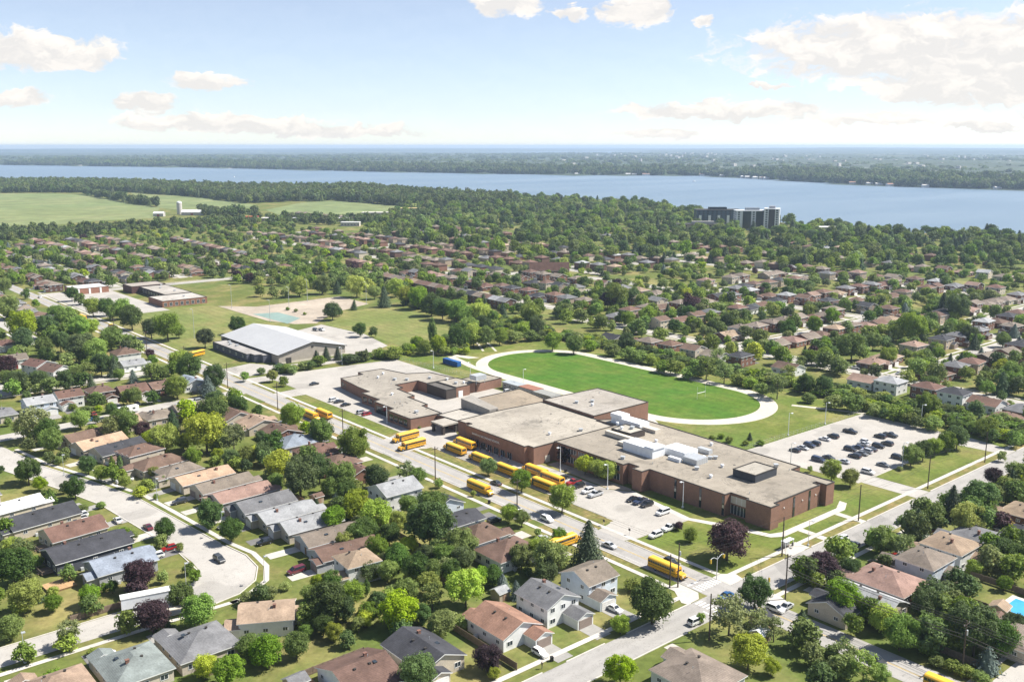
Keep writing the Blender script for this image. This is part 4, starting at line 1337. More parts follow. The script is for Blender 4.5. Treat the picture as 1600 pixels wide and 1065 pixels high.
GF = (4.4, 3.0, -1)
hs('on the upper elbow street',
   (229, -79, 'b-', 10, 14, 3.0, 'gable', 'y', 'brown', 'cream', 11, None, 'brown-roofed bungalow half hidden by a big tree'),
   (217, -77, 'b-', 10, 17, 3.0, 'gable', 'y', 'orange-tan', 'cream', 11, (4.4, 0, -1), 'pale orange-tan gabled bungalow, end of the row'),
   (206, -74, 'b-', 10.5, 17, 3.0, 'gable', 'y', 'charcoal', 'cream', 11, (4.4, 0, -1), 'charcoal-roofed bungalow next to the orange-tan one'),
   (193.5, -70.5, 'b-', 10, 13, 4.6, 'hip', 'y', 'brown', 'cream', 10, (5, 4, -1), 'brown split-level house with tall chimney'),
   (180.5, -69, 'b-', 10.5, 16, 3.0, 'hip', 'y', 'brown', 'cream', 9, (4.6, 3, -1), 'brown hip-roofed bungalow behind a hedge'),
   (168.5, -66.5, 'b-', 9.5, 13, 3.0, 'hip', 'y', 'grey-brown', 'cream', 7, (4.4, 3, 1), 'grey-brown low house among shrubs'),
   (157, -63, 'b-', 9.5, 18, 3.0, 'gable', 'y', 'orange-tan', 'cream', 5, (4.2, 0, -1), 'bright orange-tan long bungalow'),
   (145.5, -61, 'b-', 9.5, 18, 3.0, 'gable', 'y', 'grey-brown', 'cream', 4, (4.2, 0, -1), 'taupe-roofed long bungalow with dark car in the drive'),
   (134, -60, 'b-', 10, 18, 3.0, 'gable', 'y', 'pinkish brown', 'cream', 3, (4.2, 2, -1), 'pinkish-brown long bungalow between taupe and grey roofs'),
   (121.5, -58.5, 'b-', 10, 17, 3.0, 'gable', 'y', 'grey', 'grey', 2, (4.2, 2, -1), 'mid-grey roofed long bungalow'),
   (110, -57, 'b-', 10, 17, 3.0, 'gable', 'y', 'light grey', 'cream', 0, (4.2, 2, -1), 'light grey roofed bungalow, upper of the pair'),
   (98.5, -55.5, 'b-', 10, 17, 3.0, 'gable', 'y', 'light grey', 'cream', -2, (4.2, 2, -1), 'light grey roofed bungalow with black car, lower of the pair'),
   (86.5, -55.5, 'b-', 9.5, 17, 3.0, 'gable', 'y', 'grey-brown', 'grey', -3, (4.2, 0, -1), 'grey-brown bungalow with windows along its side'),
   (75.5, -57, 'b-', 9.5, 17, 3.0, 'gable', 'y', 'brown', 'grey', -4, (4.2, 2, 1), 'dull red-brown bungalow beside the maroon van'),
   (63.5, -60.5, 'b-', 9, 9, 5.2, 'hip', 'y', 'tan', 'white', -6, (5, 4, 1), 'two-storey tan hip-roofed house'), drv=9)
hs('on the lower elbow street side',
   (185, -126, 'b+', 10, 14, 3.0, 'gable', 'y', 'grey', 'cream', 8, None, 'grey-roofed bungalow farthest up'),
   (168, -119.5, 'b+', 9, 19, 3.0, 'gable', 'y', 'white', 'cream', 8, None, 'long white-roofed house'),
   (153, -114, 'b+', 11, 19, 3.0, 'gable', 'y', 'charcoal', 'cream', 8, (4.4, 0, 1), 'dark grey long-roofed house beside the white roof'),
   (137, -109.5, 'b+', 11, 15, 3.0, 'gable', 'y', 'red-brown', 'cream', 6, (4.4, 2, 1), 'red-brown roofed house with a brick chimney'),
   (121, -110.5, 'b+', 12, 20, 3.4, 'gable', 'y', 'charcoal', 'dark', 4, (5, 3, 1), 'near-black gabled house with a wooden deck'),
   (106, -106.5, 'b+', 11, 15, 3.2, 'gable', 'y', 'blue-grey', 'grey', 2, (4.6, 2, 1), 'pale blue-grey house beside the purple tree'), drv=10)
hs('at the lower side street',
   (52.5, -107.5, 'a+', 13, 13, 3.0, 'hip', 'x', 'grey', 'cream', 0, (4.6, 3, 1), 'dull grey hip-roofed house'),
   (52.5, -122, 'a+', 12, 14, 3.0, 'hip', 'y', 'green-grey', 'cream', 0, (4.6, 3, 1), 'green-grey hip-roofed house'),
   (53.5, -137, 'a+', 13, 12, 3.0, 'hip', 'x', 'tan', 'cream', 0, (4.6, 3, 1), 'tan hip-roofed house'),
   (50, -152, 'a+', 12, 12, 3.0, 'gable', 'x', 'light grey', 'white', 0, None, 'pale grey roofed house at the corner'),
   (54, -90.5, 'b-', 10, 12, 4.0, 'gable', 'y', 'tan', 'white', -30, (5, 3, 1), 'pale tan white-walled house below the street elbow'), drv=9)
hs('fronting the crossing road near the picture foot',
   (19, -87, 'a-', 12, 14, 3.0, 'gable', 'x', 'brown', 'white', 0, (4.6, 2, 1), 'brown gabled bungalow with a fenced green yard'),
   (17.5, -72, 'a-', 11, 15, 3.2, 'gable', 'y', 'charcoal', 'cream', 0, (5, 3, -1), 'charcoal split roof house behind a dark tree'),
   (16, -50.5, 'a-', 11, 13, 3.2, 'gable', 'y', 'salmon', 'white', 0, (5, 4, 1), 'salmon-roofed split-level house'),
   (16.5, -36.5, 'a-', 10, 11, 5.0, 'gable', 'y', 'grey', 'white', 0, (5, 5, 1), 'grey split-level house with a broad asphalt drive'),
   (18, -21, 'a-', 10, 10, 5.2, 'gable', 'x', 'grey-brown', 'blue', 0, (5.4, 4, -1), 'grey-roofed two-storey house beside the big corner tree'), drv=11)
hs('on the far side of the crossing road',
   (-27, -34, 'a+', 13, 14, 3.2, 'hip', 'x', 'grey-brown', 'white', 0, None, 'hip-roofed taupe house below the intersection'),
   (-29, 16, 'a+', 10, 10, 3.0, 'gable', 'x', 'charcoal', 'cream', 0, None, 'charcoal-roofed house by the lower road'),
   (-32, 24, 'a+', 10, 15, 3.0, 'gable', 'y', 'light grey', 'cream', 0, None, 'light grey low house behind the power line'),
   (-30, 37, 'a+', 13, 15, 3.2, 'hip', 'y', 'pinkish brown', 'brick', 0, (5, 3, 1), 'pinkish-brown bungalow beside the purple tree'),
   (-31.5, 53, 'a+', 12, 10, 4.9, 'hip', 'x', 'grey-brown', 'blue', 0, (6, 5, 1), 'taupe-roofed split-level house with blue siding'),
   (-31.5, 67, 'a+', 12, 11, 5.0, 'hip', 'x', 'tan', 'white', 0, (5, 3, 1), 'pale tan hip-roofed two-storey house'),
   (-32, 82, 'a+', 13, 12, 3.2, 'hip', 'x', 'grey', 'white', 0, (5, 3, 1), 'grey hip-roofed house nearest the golden bush'),
   (-40, 93, 'a+', 13, 11, 3.0, 'hip', 'x', 'charcoal', 'cream', 0, None, 'dark hip-roofed bungalow behind the grey one'),
   (-33, 112, 'a+', 12, 11, 3.2, 'hip', 'x', 'tan', 'brick', 0, (5, 3, 1), 'tan-roofed house among the golden bushes'),
   (-34, 130, 'a+', 12, 11, 3.2, 'hip', 'x', 'brown', 'brick', 0, (5, 3, 1), 'brown-roofed house behind the purple street tree'), drv=8)
hs('between the pool and the trees',
   (-62.4, 33.0, 'a+', 13, 10, 3.0, 'hip', 'x', 'grey-brown', 'cream', 0, None, 'taupe-roofed house'), drv=None)
hs('in the row fronting the bus road',
   (46, -24, 'b+', 11, 14, 3.2, 'hip', 'x', 'brown', 'white', 0, None, 'brown bungalow with side patio'),
   (59.5, -23.5, 'b+', 11, 13, 3.2, 'hip', 'x', 'brown', 'white', 0, (5, 2, -1), 'brown bungalow facing the front lot'),
   (72, -21, 'b+', 9, 12, 3.2, 'gable', 'y', 'charcoal', 'white', 0, (4.6, 0, 1), 'dark-roofed white house with a black car'),
   (86, -17, 'b+', 8, 11, 3.0, 'gable', 'x', 'charcoal', 'blue', 0, None, 'charcoal-roofed low wing house'),
   (101, -24, 'b+', 11, 13, 5.4, 'gable', 'y', 'light grey', 'white', 0, None, 'white two-storey gabled house'),
   (128, -22, 'b+', 10, 10, 3.0, 'gable', 'x', 'red-brown', 'brick', 0, None, 'small red-brown bungalow'),
   (141, -21, 'b+', 12, 12, 3.2, 'hip', 'x', 'brown', 'brick', 0, (5, 2, 1), 'brown hip-roofed bungalow opposite the leaving buses'),
   (156, -21, 'b+', 12, 13, 3.2, 'hip', 'x', 'red-brown', 'brick', 0, (5, 2, 1), 'red-brown bungalow with a white car in its drive'),
   (171, -22, 'b+', 11, 13, 3.2, 'hip', 'x', 'blue-grey', 'cream', 0, (5, 2, 1), 'blue-grey roofed bungalow'),
   (186, -20, 'b+', 12, 12, 3.2, 'gable', 'x', 'brown', 'brick', 0, (5, 2, 1), 'plain brown gabled bungalow'),
   (203, -21, 'b+', 12, 13, 3.2, 'gable', 'x', 'tan', 'cream', 0, (5, 2, 1), 'tan gabled bungalow'),
   (218, -24, 'b+', 12, 12, 3.2, 'gable', 'x', 'brown', 'cream', 0, None, 'brown bungalow behind the dense trees'), drv=9)
hs('on the street with the white motorhome',
   (240, -34, 'a+', 12, 12, 3.2, 'gable', 'x', 'grey-brown', 'cream', 0, (5, 2, 1), 'grey-brown bungalow nearest the bus road'),
   (239, -47, 'a+', 12, 12, 3.2, 'hip', 'x', 'grey-brown', 'cream', 0, (5, 2, 1), 'taupe hip-roofed bungalow in the middle'),
   (239, -61, 'a+', 11, 11, 3.2, 'gable', 'x', 'tan', 'cream', 0, None, 'small tan-roofed house'),
   (285, -15, 'a-', 11, 13, 3.2, 'gable', 'y', 'blue-grey', 'white', 0, (5, 2, 1), 'blue-grey gabled bungalow at the bus road'),
   (286, -28, 'a-', 11, 12, 3.2, 'gable', 'x', 'brown', 'brick', 0, None, 'brown gabled bungalow behind the round tree'),
   (287, -41, 'a-', 12, 12, 3.2, 'gable', 'x', 'red-brown', 'brick', 0, (5, 2, 1), 'red-brown gabled bungalow'),
   (290, -54, 'a-', 10, 10, 4.8, 'hip', 'x', 'brown', 'darkbrick', 0, (5, 4, 1), 'dark brown split-level house'),
   (290, -67, 'a-', 10, 10, 4.8, 'gable', 'x', 'red-brown', 'white', 0, (5, 4, -1), 'red-brown split-level with white siding'),
   (286, -80, 'a-', 11, 11, 5.2, 'gable', 'x', 'light grey', 'blue', 0, (5, 2, 1), 'pale blue two-storey house'),
   (284, -97, 'a-', 14, 12, 3.2, 'hip', 'x', 'grey', 'cream', 0, None, 'wide grey hip-roofed bungalow'), drv=9)
hs('among the trees up the bus road',
   (363, -18, 'b+', 12, 12, 4.8, 'hip', 'x', 'brown', 'white', 0, None, 'brown hip-roofed two-storey house'),
   (342, -22, 'b+', 10, 11, 3.2, 'gable', 'y', 'light grey', 'white', 0, None, 'light grey low house before the hip roof'),
   (345, -57, 'a-', 11, 12, 5.0, 'gable', 'y', 'brown', 'white', 20, None, 'brown white-gabled house, nearer of two'),
   (362, -60, 'a-', 11, 12, 5.0, 'gable', 'y', 'red-brown', 'white', 20, None, 'red-brown white-gabled house, farther of two'),
   (385, -66, 'a-', 11, 11, 4.6, 'gable', 'x', 'grey-brown', 'white', 0, None, 'grey-brown house by the purple tree'),
   (436, -60, 'a-', 13, 11, 3.2, 'gable', 'x', 'red-brown', 'white', 0, None, 'red-brown bungalow with a lawn'),
   (420, -86, 'a-', 12, 11, 3.2, 'hip', 'x', 'brown', 'cream', 0, None, 'brown hip-roofed bungalow at the picture edge'), drv=None)
for (a, b, face, W, L, h, roof, ridge, rc, wc, turn, gar, lab, drv, grp) in HL:
    house(a, b, face, W, L, h, roof, ridge, R.choice((.33, .38, .42)), rc, wc, turn, gar, R.random() < .7, drv, 3, lab, grp, 'two_storey_house' if h > 4.4 else 'bungalow',
          R.choice((ASPH, PALE, PALE, (.3, .29, .27))))
    NH += 1

# --- rows of houses in the neighbourhoods beyond: candidates first, the largest in view become single things
CAND = []
PAL = [('brown', 6), ('red-brown', 2), ('grey-brown', 7), ('tan', 1), ('grey', 4), ('charcoal', 3), ('pinkish brown', 2), ('light grey', 1)]
PALX = [c for c, n in PAL for _ in range(n)]


def row(p0, p1, n, face, where, kinds='b', wcs=('brick', 'brick', 'cream', 'white', 'tan'), drv=7):
    for i in range(n):
        f = i / max(1, n - 1)
        a, b = p0[0] + (p1[0] - p0[0]) * f + R.uniform(-2, 2) * (kinds != 'r'), p0[1] + (p1[1] - p0[1]) * f + R.uniform(-2, 2) * (kinds != 'r')
        if R.random() < .1 and kinds != 'r':
            continue
        CAND.append((a, b, face, R.choice(kinds), R.choice(PALX), R.choice(wcs), where, i, drv))


BR = ('brick', 'brick', 'darkbrick', 'cream', 'tan')
row((4, 233), (232, 210), 18, 'b+', 'from the crossing road backing onto the track hedge', 'tttb', ('white', 'white', 'white', 'cream', 'brick'))
row((68, 266), (68, 384), 9, 'a+', 'from back street, near side of first side street', 'tb', BR)
row((104, 266), (104, 384), 9, 'a-', 'from back street, far side of first side street', 'tb', BR)
row((160, 266), (160, 384), 9, 'a+', 'from back street, near side of second side street', 'tb', BR)
row((196, 266), (196, 384), 9, 'a-', 'from back street, far side of second side street', 'tbb', BR + ('white',))
row((244, 266), (244, 384), 9, 'a+', 'from back street, near side of third side street', 'tb', BR + ('white',))
row((282, 266), (282, 384), 9, 'a-', 'from back street, far side of third side street', 'tb', BR)
row((14, 212), (14, 244), 3, 'a-', 'from the tree belt along the crossing road', 'b', BR)
row((14, 268), (14, 384), 9, 'a-', 'from the back street along the crossing road', 'bt', BR)
row((-30, 150), (-30, 240), 7, 'a+', 'from the purple street tree along the crossing road', 'bt', BR)
row((-30, 266), (-30, 384), 9, 'a+', 'past the back street, outer side of the crossing road', 'bt', BR)
row((50, 412), (300, 412), 17, 'b-', 'from the crossing road, outer side of second back street', 'ttb', BR)
row((-20, 412), (-140, 412), 8, 'b-', 'outward from the crossing road on the second back street', 'ttb', BR)
for n_, a_ in (('fourth', 40), ('fifth', 130), ('sixth', 225), ('seventh', 320)):
    row((a_ - 18, 428), (a_ - 18, 540), 8, 'a+', 'from second back street, near side of %s side street' % n_, 'ttb', BR)
    row((a_ + 18, 428), (a_ + 18, 540), 8, 'a-', 'from second back street, far side of %s side street' % n_, 'ttb', BR)
row((362, 240), (530, 250), 18, 'b+', 'from the track in the brown terrace behind the park', 'r', ('brick', 'brick', 'darkbrick'))
row((330, 285), (640, 285), 21, 'b-', 'from the track behind the brown terrace', 'ttb', BR)
row((300, 324), (620, 324), 21, 'b+', 'from the third side street facing the long cross street', 'ttb', BR)
row((690, 325), (810, 325), 13, 'b+', 'from the park in the far terrace', 'r', ('cream', 'brick'))
row((330, 358), (1000, 358), 40, 'b-', 'from the third side street on the outer long cross street', 'ttb', BR)
row((748, 234), (965, 244), 22, 'b+', 'from the park in the farthest terrace', 'r', ('brick', 'cream'))
row((650, 54), (950, 54), 19, 'b+', 'from the farther school along the bus road', 'ttb', BR)
row((650, 26), (1000, 26), 22, 'b-', 'from the farther school fronting the bus road', 'ttb', BR)
row((650, 88), (1000, 88), 23, 'b-', 'from the farther school on its first back street', 'ttb', BR)
row((670, 115), (1050, 115), 25, 'b+', 'from farther school, near side of second back street', 'ttb', BR)
row((670, 149), (1050, 149), 25, 'b-', 'from farther school, far side of second back street', 'ttb', BR)
row((630, 184), (1040, 184), 26, 'b+', 'from farther school, near side of third back street', 'ttb', BR)
row((640, 216), (740, 216), 7, 'b-', 'from farther school, far side of third back street', 'ttb', BR)
row((480, -22), (900, -22), 28, 'b+', 'up the bus road past the farther school', 'ttb', BR)
row((480, -56), (900, -56), 28, 'b+', 'in the second row up the bus road', 'ttb', BR)
row((520, 404), (980, 404), 28, 'b+', 'far behind the park, near side of the fourth cross street', 'ttb', BR)
row((450, 437), (980, 437), 30, 'b-', 'far behind the park, far side of the fourth cross street', 'ttb', BR)
row((450, 484), (880, 484), 24, 'b+', 'far behind the park, near side of the fifth cross street', 'ttb', BR)
row((450, 517), (880, 517), 24, 'b-', 'far behind the park, far side of the fifth cross street', 'ttb', BR)
row((-140, 566), (500, 566), 40, 'b-', 'on the lakeward side of the farthest street', 'ttb', BR)
row((-140, 650), (700, 650), 50, 'b-', 'on the wooded slope to the lake', 'ttb', BR)
row((-140, 740), (700, 740), 44, 'b-', 'on the lower wooded slope to the lake', 'ttb', BR)
row((700, 600), (1300, 560), 36, 'b-', 'in the woods by the farm', 'ttb', BR)
vis = []
for c in CAND:
    u, v, zc = pix(c[0], c[1], 3)
    if -15 < u < 1615 and v < 1090:
        vis.append((zc, c))
vis.sort(key=lambda t: t[0])
NSINGLE = 225
TEMPL = {'b': [(13, 11, 3.2, 'hip', 'x'), (12, 11, 3.3, 'gable', 'x'), (14, 11, 3.2, 'hip', 'x'), (11, 12, 3.2, 'hip', 'y')],
         't': [(10, 10, 5.4, 'hip', 'x'), (11, 10, 5.4, 'hip', 'x'), (10, 10, 5.2, 'gable', 'x'), (9, 11, 5.4, 'hip', 'y')],
         'r': [(9.6, 10, 5.4, 'gable', 'x')]}
FARH = []
used = set()
for n, (zc, c) in enumerate(vis):
    a, b, face, kd, rc, wc, where, i, drv = c
    # keep clear of roads and houses already there
    if not free(a, b) and kd != 'r':
        continue
    t = TEMPL[kd][(i * 7 + n) % len(TEMPL[kd])]
    gar = (5.0, 2.0, R.choice((-1, 1))) if kd != 'r' else None
    if len(used) < NSINGLE:
        word = {'b': 'bungalow', 't': 'two-storey house', 'r': 'terrace house'}[kd]
        lab = '%s-roofed %s, %s %s' % (rc, word, nth(i), where)
        lab = lab.replace('-brown-roofed', '-brown roofed')
        house(a, b, face, t[0], t[1], t[2], t[3], t[4], .38, rc, wc, R.uniform(-5, 5) if kd != 'r' else 0, gar, False, drv if zc < 760 else None, 2 if zc < 600 else 1, lab,
              {'b': 'houses of the neighbourhood beyond', 't': 'houses of the neighbourhood beyond', 'r': 'terraced houses of the neighbourhood beyond'}[kd], {'b': 'bungalow', 't': 'two_storey_house', 'r': 'terrace_house'}[kd], R.choice((ASPH, PALE, PALE)))
        used.add(n)
    else:
        FARH.append((a, b, FACE[face], t, rc, wc))
        OCC.add((int(a // CELL), int(b // CELL)))
        for da in (-4, 0, 4):
            for db in (-4, 0, 4):
                OCC.add((int((a + da) // CELL), int((b + db) // CELL)))
# the rest of the town, too many and too far to count: one mass
mb = MB()
fm = [M['wall']]
FR = {}
for rc in RC:
    FR[rc] = len(fm)
    fm.append(mat('far_roof_' + rc.replace(' ', '_').replace('-', '_'), RC[rc], .9, .25, .2, var2=.2, scale2=.02, world=True))
FWm = {}
for wc in WC:
    FWm[wc] = len(fm)
    fm.append(mat('far_wall_' + wc, WC[wc], .9, .15, .2, world=True))
for a, b, rz, t, rc, wc in FARH:
    W, L, h = t[0], t[1], t[2]
    cs, sn = math.cos(rz), math.sin(rz)

    def q2(x, y, z):
        return (b + x * cs - y * sn, a + x * sn + y * cs, z)
    x, y = W / 2, L / 2
    c4 = [(-x, -y), (x, -y), (x, y), (-x, y)]
    mb.add([q2(p[0], p[1], 0) for p in c4] + [q2(p[0], p[1], h) for p in c4], [(i, (i + 1) % 4, 4 + (i + 1) % 4, 4 + i) for i in range(4)], FWm[wc])
    x += .5
    y += .5
    r = max(0, x - y)
    zt = h + .38 * min(x, y)
    v6 = [q2(-x, -y, h), q2(x, -y, h), q2(x, y, h), q2(-x, y, h), q2(-r if x > y else 0, 0 if x > y else -(y - x), zt), q2(r if x > y else 0, 0 if x > y else y - x, zt)]
    fs = [(0, 1, 5, 4), (1, 2, 5), (2, 3, 4, 5), (3, 0, 4)] if x > y else [(0, 1, 4), (1, 2, 5, 4), (2, 3, 5), (3, 0, 4, 5)]
    mb.add(v6, fs, FR[rc])
if FARH:
    o = ob('far_town_houses', mb.mesh('far_town_houses', *fm))
    tag(o, 'far rooftops of the town merging into one mass among the trees', None, None, 'stuff')
print('HOUSES', NH, len(used), len(FARH))
# ================================================================== the brick school
BRK = (.245, .14, .1)
BRK2 = (.075, .062, .055)
GRAV = (.3, .265, .215)


def block(root, poly, h, roofcol=GRAV, brick=BRK, z0=0.0, m_='brick', cop=True, occ=True, name='wall'):
    """one flat-roofed volume: brick wall, gravel roof, dark metal coping"""
    n = len(poly)
    pts = [(b, a) for a, b in poly]
    ar = sum(pts[i][0] * pts[(i + 1) % n][1] - pts[(i + 1) % n][0] * pts[i][1] for i in range(n))
    if ar < 0:
        pts = pts[::-1]
    mb = MB()
    mb.add([(x, y, z0) for x, y in pts] + [(x, y, h) for x, y in pts], [(i, (i + 1) % n, n + (i + 1) % n, n + i) for i in range(n)])
    w = ob(name, mb.mesh(name, M[m_]), root, col=brick)
    r = ob('roof', MB().sheet(pts, h - .12).mesh('roof', M['flat']), root, col=roofcol)
    if cop:
        cb_ = MB()
        for i in range(n):
            p, q_ = Vector(pts[i]), Vector(pts[(i + 1) % n])
            d = (q_ - p).normalized()
            nn = Vector((-d.y, d.x))
            e = d * .12
            quad = [p + nn * .3, p - nn * .1 - e, q_ - nn * .1 + e, q_ + nn * .3]
            cb_.prism([(v.x, v.y) for v in quad], h - .1 + .003 * (i % 3), h + .1 + .003 * (i % 3))
        ob('coping', cb_.mesh('coping', M['dark']), r)
    if occ:
        occ_poly(poly)
    return w


def pbox(name, root, a0, a1, b0, b1, z0, z1, m_, col=None, ribs=0):
    mb = MB().box(b0, b1, a0, a1, z0, z1)
    for i in range(ribs):          # panel seams standing slightly proud
        t = (i + .5) / ribs
        if a1 - a0 > b1 - b0:
            y = a0 + (a1 - a0) * t
            mb.box(b0 - .04, b1 + .04, y - .06, y + .06, z0 + .05, z1 + .04)
        else:
            x = b0 + (b1 - b0) * t
            mb.box(x - .06, x + .06, a0 - .04, a1 + .04, z0 + .05, z1 + .04)
    return ob(name, mb.mesh(name, M[m_]), root, col=col)


sch = ob('school', None)
tag(sch, 'large flat-roofed brown brick secondary school with white rooftop units', 'school')
EW = [(100, 43), (66.5, 43), (66.5, 45.5), (62, 45.5), (62, 42.4), (57.8, 42.4), (57.8, 46.2), (27.5, 46.0), (27.5, 48.8), (21, 48.8), (21, 47.6), (12.2, 47.6), (12.2, 51.6), (13.8, 51.6), (13.8, 75.6), (16.2, 75.6),
      (16.2, 77), (12.4, 77), (12.4, 81.4), (27.8, 81.4), (27.8, 86), (100, 88.5), (109.8, 74), (100, 74)]
block(sch, EW, 7.0)
GM = [(144.2, 33.6), (139.4, 33.6), (139.4, 34.8), (137.2, 34.8), (137.2, 32.0), (108.6, 31.6), (102.9, 31.4), (102.9, 33.2), (100, 33.2), (100, 75), (109.6, 75.2), (143.8, 76.5), (145.2, 52)]
block(sch, GM, 6.7, (.37, .335, .28))
block(sch, [(143.6, 76.8), (112.6, 75.6), (113, 107.3), (142.6, 108)], 7.6, (.345, .315, .275))
block(sch, [(168, 58.5), (146, 56), (145.2, 82), (168.6, 86)], 5.9, (.285, .235, .175))
block(sch, [(241, 38.6), (220.5, 36), (211.2, 35.6), (211.2, 31.6), (197, 31.6), (195.6, 28.2), (181, 28.2), (180.4, 24.8), (163.6, 24.8), (162.8, 39.4), (177.4, 40), (177.4, 42.8), (192.8, 43.4), (192.8, 46.8), (207.6, 47.8), (207.6, 50.8),
            (214, 51.2), (214, 63.2), (207.2, 63.4), (207.2, 79.6), (224, 77), (229, 67), (245, 63.8), (246, 51), (241, 50.6)], 4.6, (.315, .285, .24))
block(sch, [(207, 63.4), (192, 63.2), (192, 68.6), (207, 68.4)], 4.4, (.12, .11, .1), BRK2)
block(sch, [(206.9, 68.7), (192.2, 68.9), (192.2, 76.5), (194, 76.5), (194, 81), (206.9, 80)], 4.7, (.36, .325, .275))
block(sch, [(205, 80.6), (193.6, 81.6), (194.5, 97), (206, 96)], 4.2, (.3, .27, .22))
# covered links between the wings
block(sch, [(162.6, 37), (150.2, 38), (145.4, 44.6), (146, 55.6), (164, 50.4)], 4.3, (.42, .39, .34))
# slanted library volume with a dark wall
mb = MB()
A4 = [(51, 165.2), (57.8, 166.8), (57.2, 148.6), (52.5, 148.4)]
zz = [8.2, 8.2, 6.6, 6.6]
mb.add([(x, y, 4.2) for x, y in A4] + [(x, y, z) for (x, y), z in zip(A4, zz)], [(0, 1, 5, 4), (1, 2, 6, 5), (2, 3, 7, 6), (3, 0, 4, 7)][::1], 0)
mb.add([(x, y, z) for (x, y), z in zip(A4, zz)], [(3, 2, 1, 0)], 1)
ob('library_roof', mb.mesh('library_roof', M['brick'], M['flat']), sch, col=(.3, .28, .25))
# entrance canopy on brick piers
can = ob('entrance_canopy', MB().box(30.2, 37.8, 149.6, 157.6, 3.5, 4.1).mesh('entrance_canopy', M['flat']), sch, col=(.42, .385, .33))
for a_ in (150.4, 156.8):
    for b_ in (31, 37):
        pbox('pier', can, a_ - .5, a_ + .5, b_ - .5, b_ + .5, 0, 3.5, 'brick', BRK2)
# rooftop plant
PL = [(64.5, 78, 55, 61.4, 7.0, 10.0, 'hvac', 9), (64.2, 68.4, 55.2, 61.2, 10.0, 10.5, 'hvac', 0), (57, 66.5, 62.6, 69.6, 7.0, 9.2, 'hvac', 6), (50.2, 56, 60.6, 66.4, 7.0, 8.8, 'metal', 5), (89.5, 104, 76.2, 81.5, 7.0, 9.3, 'hvac', 8),
      (98.5, 104.3, 76, 80.5, 9.3, 10.6, 'hvac', 0), (83, 89.3, 77.5, 80.5, 7.0, 8.2, 'cream', 4), (79, 94, 62.5, 64.4, 7.2, 8.6, 'cream', 8), (78.2, 83, 57.5, 61.5, 7.2, 8.2, 'cream', 3), (56, 61, 58.8, 60.2, 7.0, 8.0, 'hvac', 3),
      (55, 60, 73, 75, 7.0, 8.4, 'metal', 3)]
for i, (a0, a1, b0, b1, z0, z1, m_, rb) in enumerate(PL):
    pbox('rooftop_unit' if m_ == 'hvac' else 'duct', sch, a0, a1, b0, b1, z0 - .15, z1, m_, None, rb)
block(sch, [(93, 64.8), (84, 65.2), (84, 73), (93.5, 73)], 9.2, (.42, .39, .33), BRK2, 6.9, occ=False, name='penthouse_wall')
block(sch, [(36.3, 61.4), (27.9, 61.6), (27.9, 73), (36.3, 73)], 9.4, (.37, .34, .29), (.06, .065, .075), 6.9, occ=False, name='penthouse_wall')
mb = MB().box(79.5, 85.5, 191.4, 196.2, 6.1, 8.2)
for xx in (80, 85):
    for yy in (192, 195.8):
        mb.tube((xx, yy, 4.1), (xx, yy, 6.1), .1)
ob('cooling_unit', mb.mesh('cooling_unit', M['metal']), sch)
VB = MB().box(-.6, .6, -.6, .6, 0, .7).box(-.75, .75, -.75, .75, .7, .95).mesh('roof_fan', M['metal'])
VW = MB().tube((0, 0, 0), (0, 0, .8), .45, .45, 8).tube((0, 0, .8), (0, 0, 1.1), .7, .5, 8).mesh('roof_fan', M['hvac'])
for i, (a_, b_, z_) in enumerate([(48, 58, 6.9), (44, 66, 6.9), (52, 70, 6.9), (40, 55, 6.9), (51, 71.5, 6.9), (53.5, 68.5, 6.9), (71, 47.5, 6.9), (95, 70, 9.1), (88, 70.5, 9.1), (90, 67, 9.1), (128, 90, 7.5), (124, 86, 7.5), (131, 84, 7.5), (76, 70, 6.9),
                                  (170, 32, 4.5), (230, 52, 4.5), (222, 56, 4.5), (206, 74, 4.6), (214, 70, 4.5), (235, 58, 4.5), (198, 73, 4.6), (196, 76, 4.6), (218, 60, 4.5), (200, 40, 4.5), (104, 60, 6.6), (108, 48, 6.6), (33, 80, 6.9), (61, 82, 6.9)]):
    ob('roof_fan', (VB, VW)[i % 2], sch, (b_, a_, z_ - .02), R.uniform(0, 1))
PIPE2 = MB().tube((0, 0, 0), (0, 0, .7), .12, .12, 6).mesh('vent_pipe', M['metal'])
DRAIN = MB().tube((0, 0, 0), (0, 0, .06), .5, .4, 8).mesh('roof_drain', M['dark'])
for i in range(34):
    a_, b_, z_ = R.choice([(R.uniform(15, 98), R.uniform(48, 85), 6.88), (R.uniform(104, 140), R.uniform(36, 73), 6.58), (R.uniform(115, 140), R.uniform(80, 104), 7.48), (R.uniform(216, 240), R.uniform(40, 60), 4.48), (R.uniform(166, 190), R.uniform(29, 39), 4.48)])
    if any(p[0] - .6 < a_ < p[1] + .6 and p[2] - .6 < b_ < p[3] + .6 for p in PL) or (27 < a_ < 37 and 61 < b_ < 74) or (83 < a_ < 94 and 64 < b_ < 74) or (a_ < 28 and b_ > 80):
        continue
    ob('vent_pipe' if i % 2 else 'roof_drain', PIPE2 if i % 2 else DRAIN, sch, (b_, a_, z_))
mb = MB().tube((79, 96.5, 7), (79, 96.5, 9.8), 1.1, .25, 10)
ob('flue_cone', mb.mesh('flue_cone', M['hvac']), sch)
# window slots, glazing and doors
SLOT = MB().box(-.45, .45, -.06, .0, 0, 6.2).mesh('window', M['glass'])
for a_ in (46.8, 36.8, 28.1):
    ob('window', SLOT, sch, (46.1 if a_ > 30 else 46.05, a_, .3), -math.pi / 2)
    pbox('panel', sch, a_ - .32, a_ + .32, 45.98, 46.03, 2.6, 3.6, 'cream')


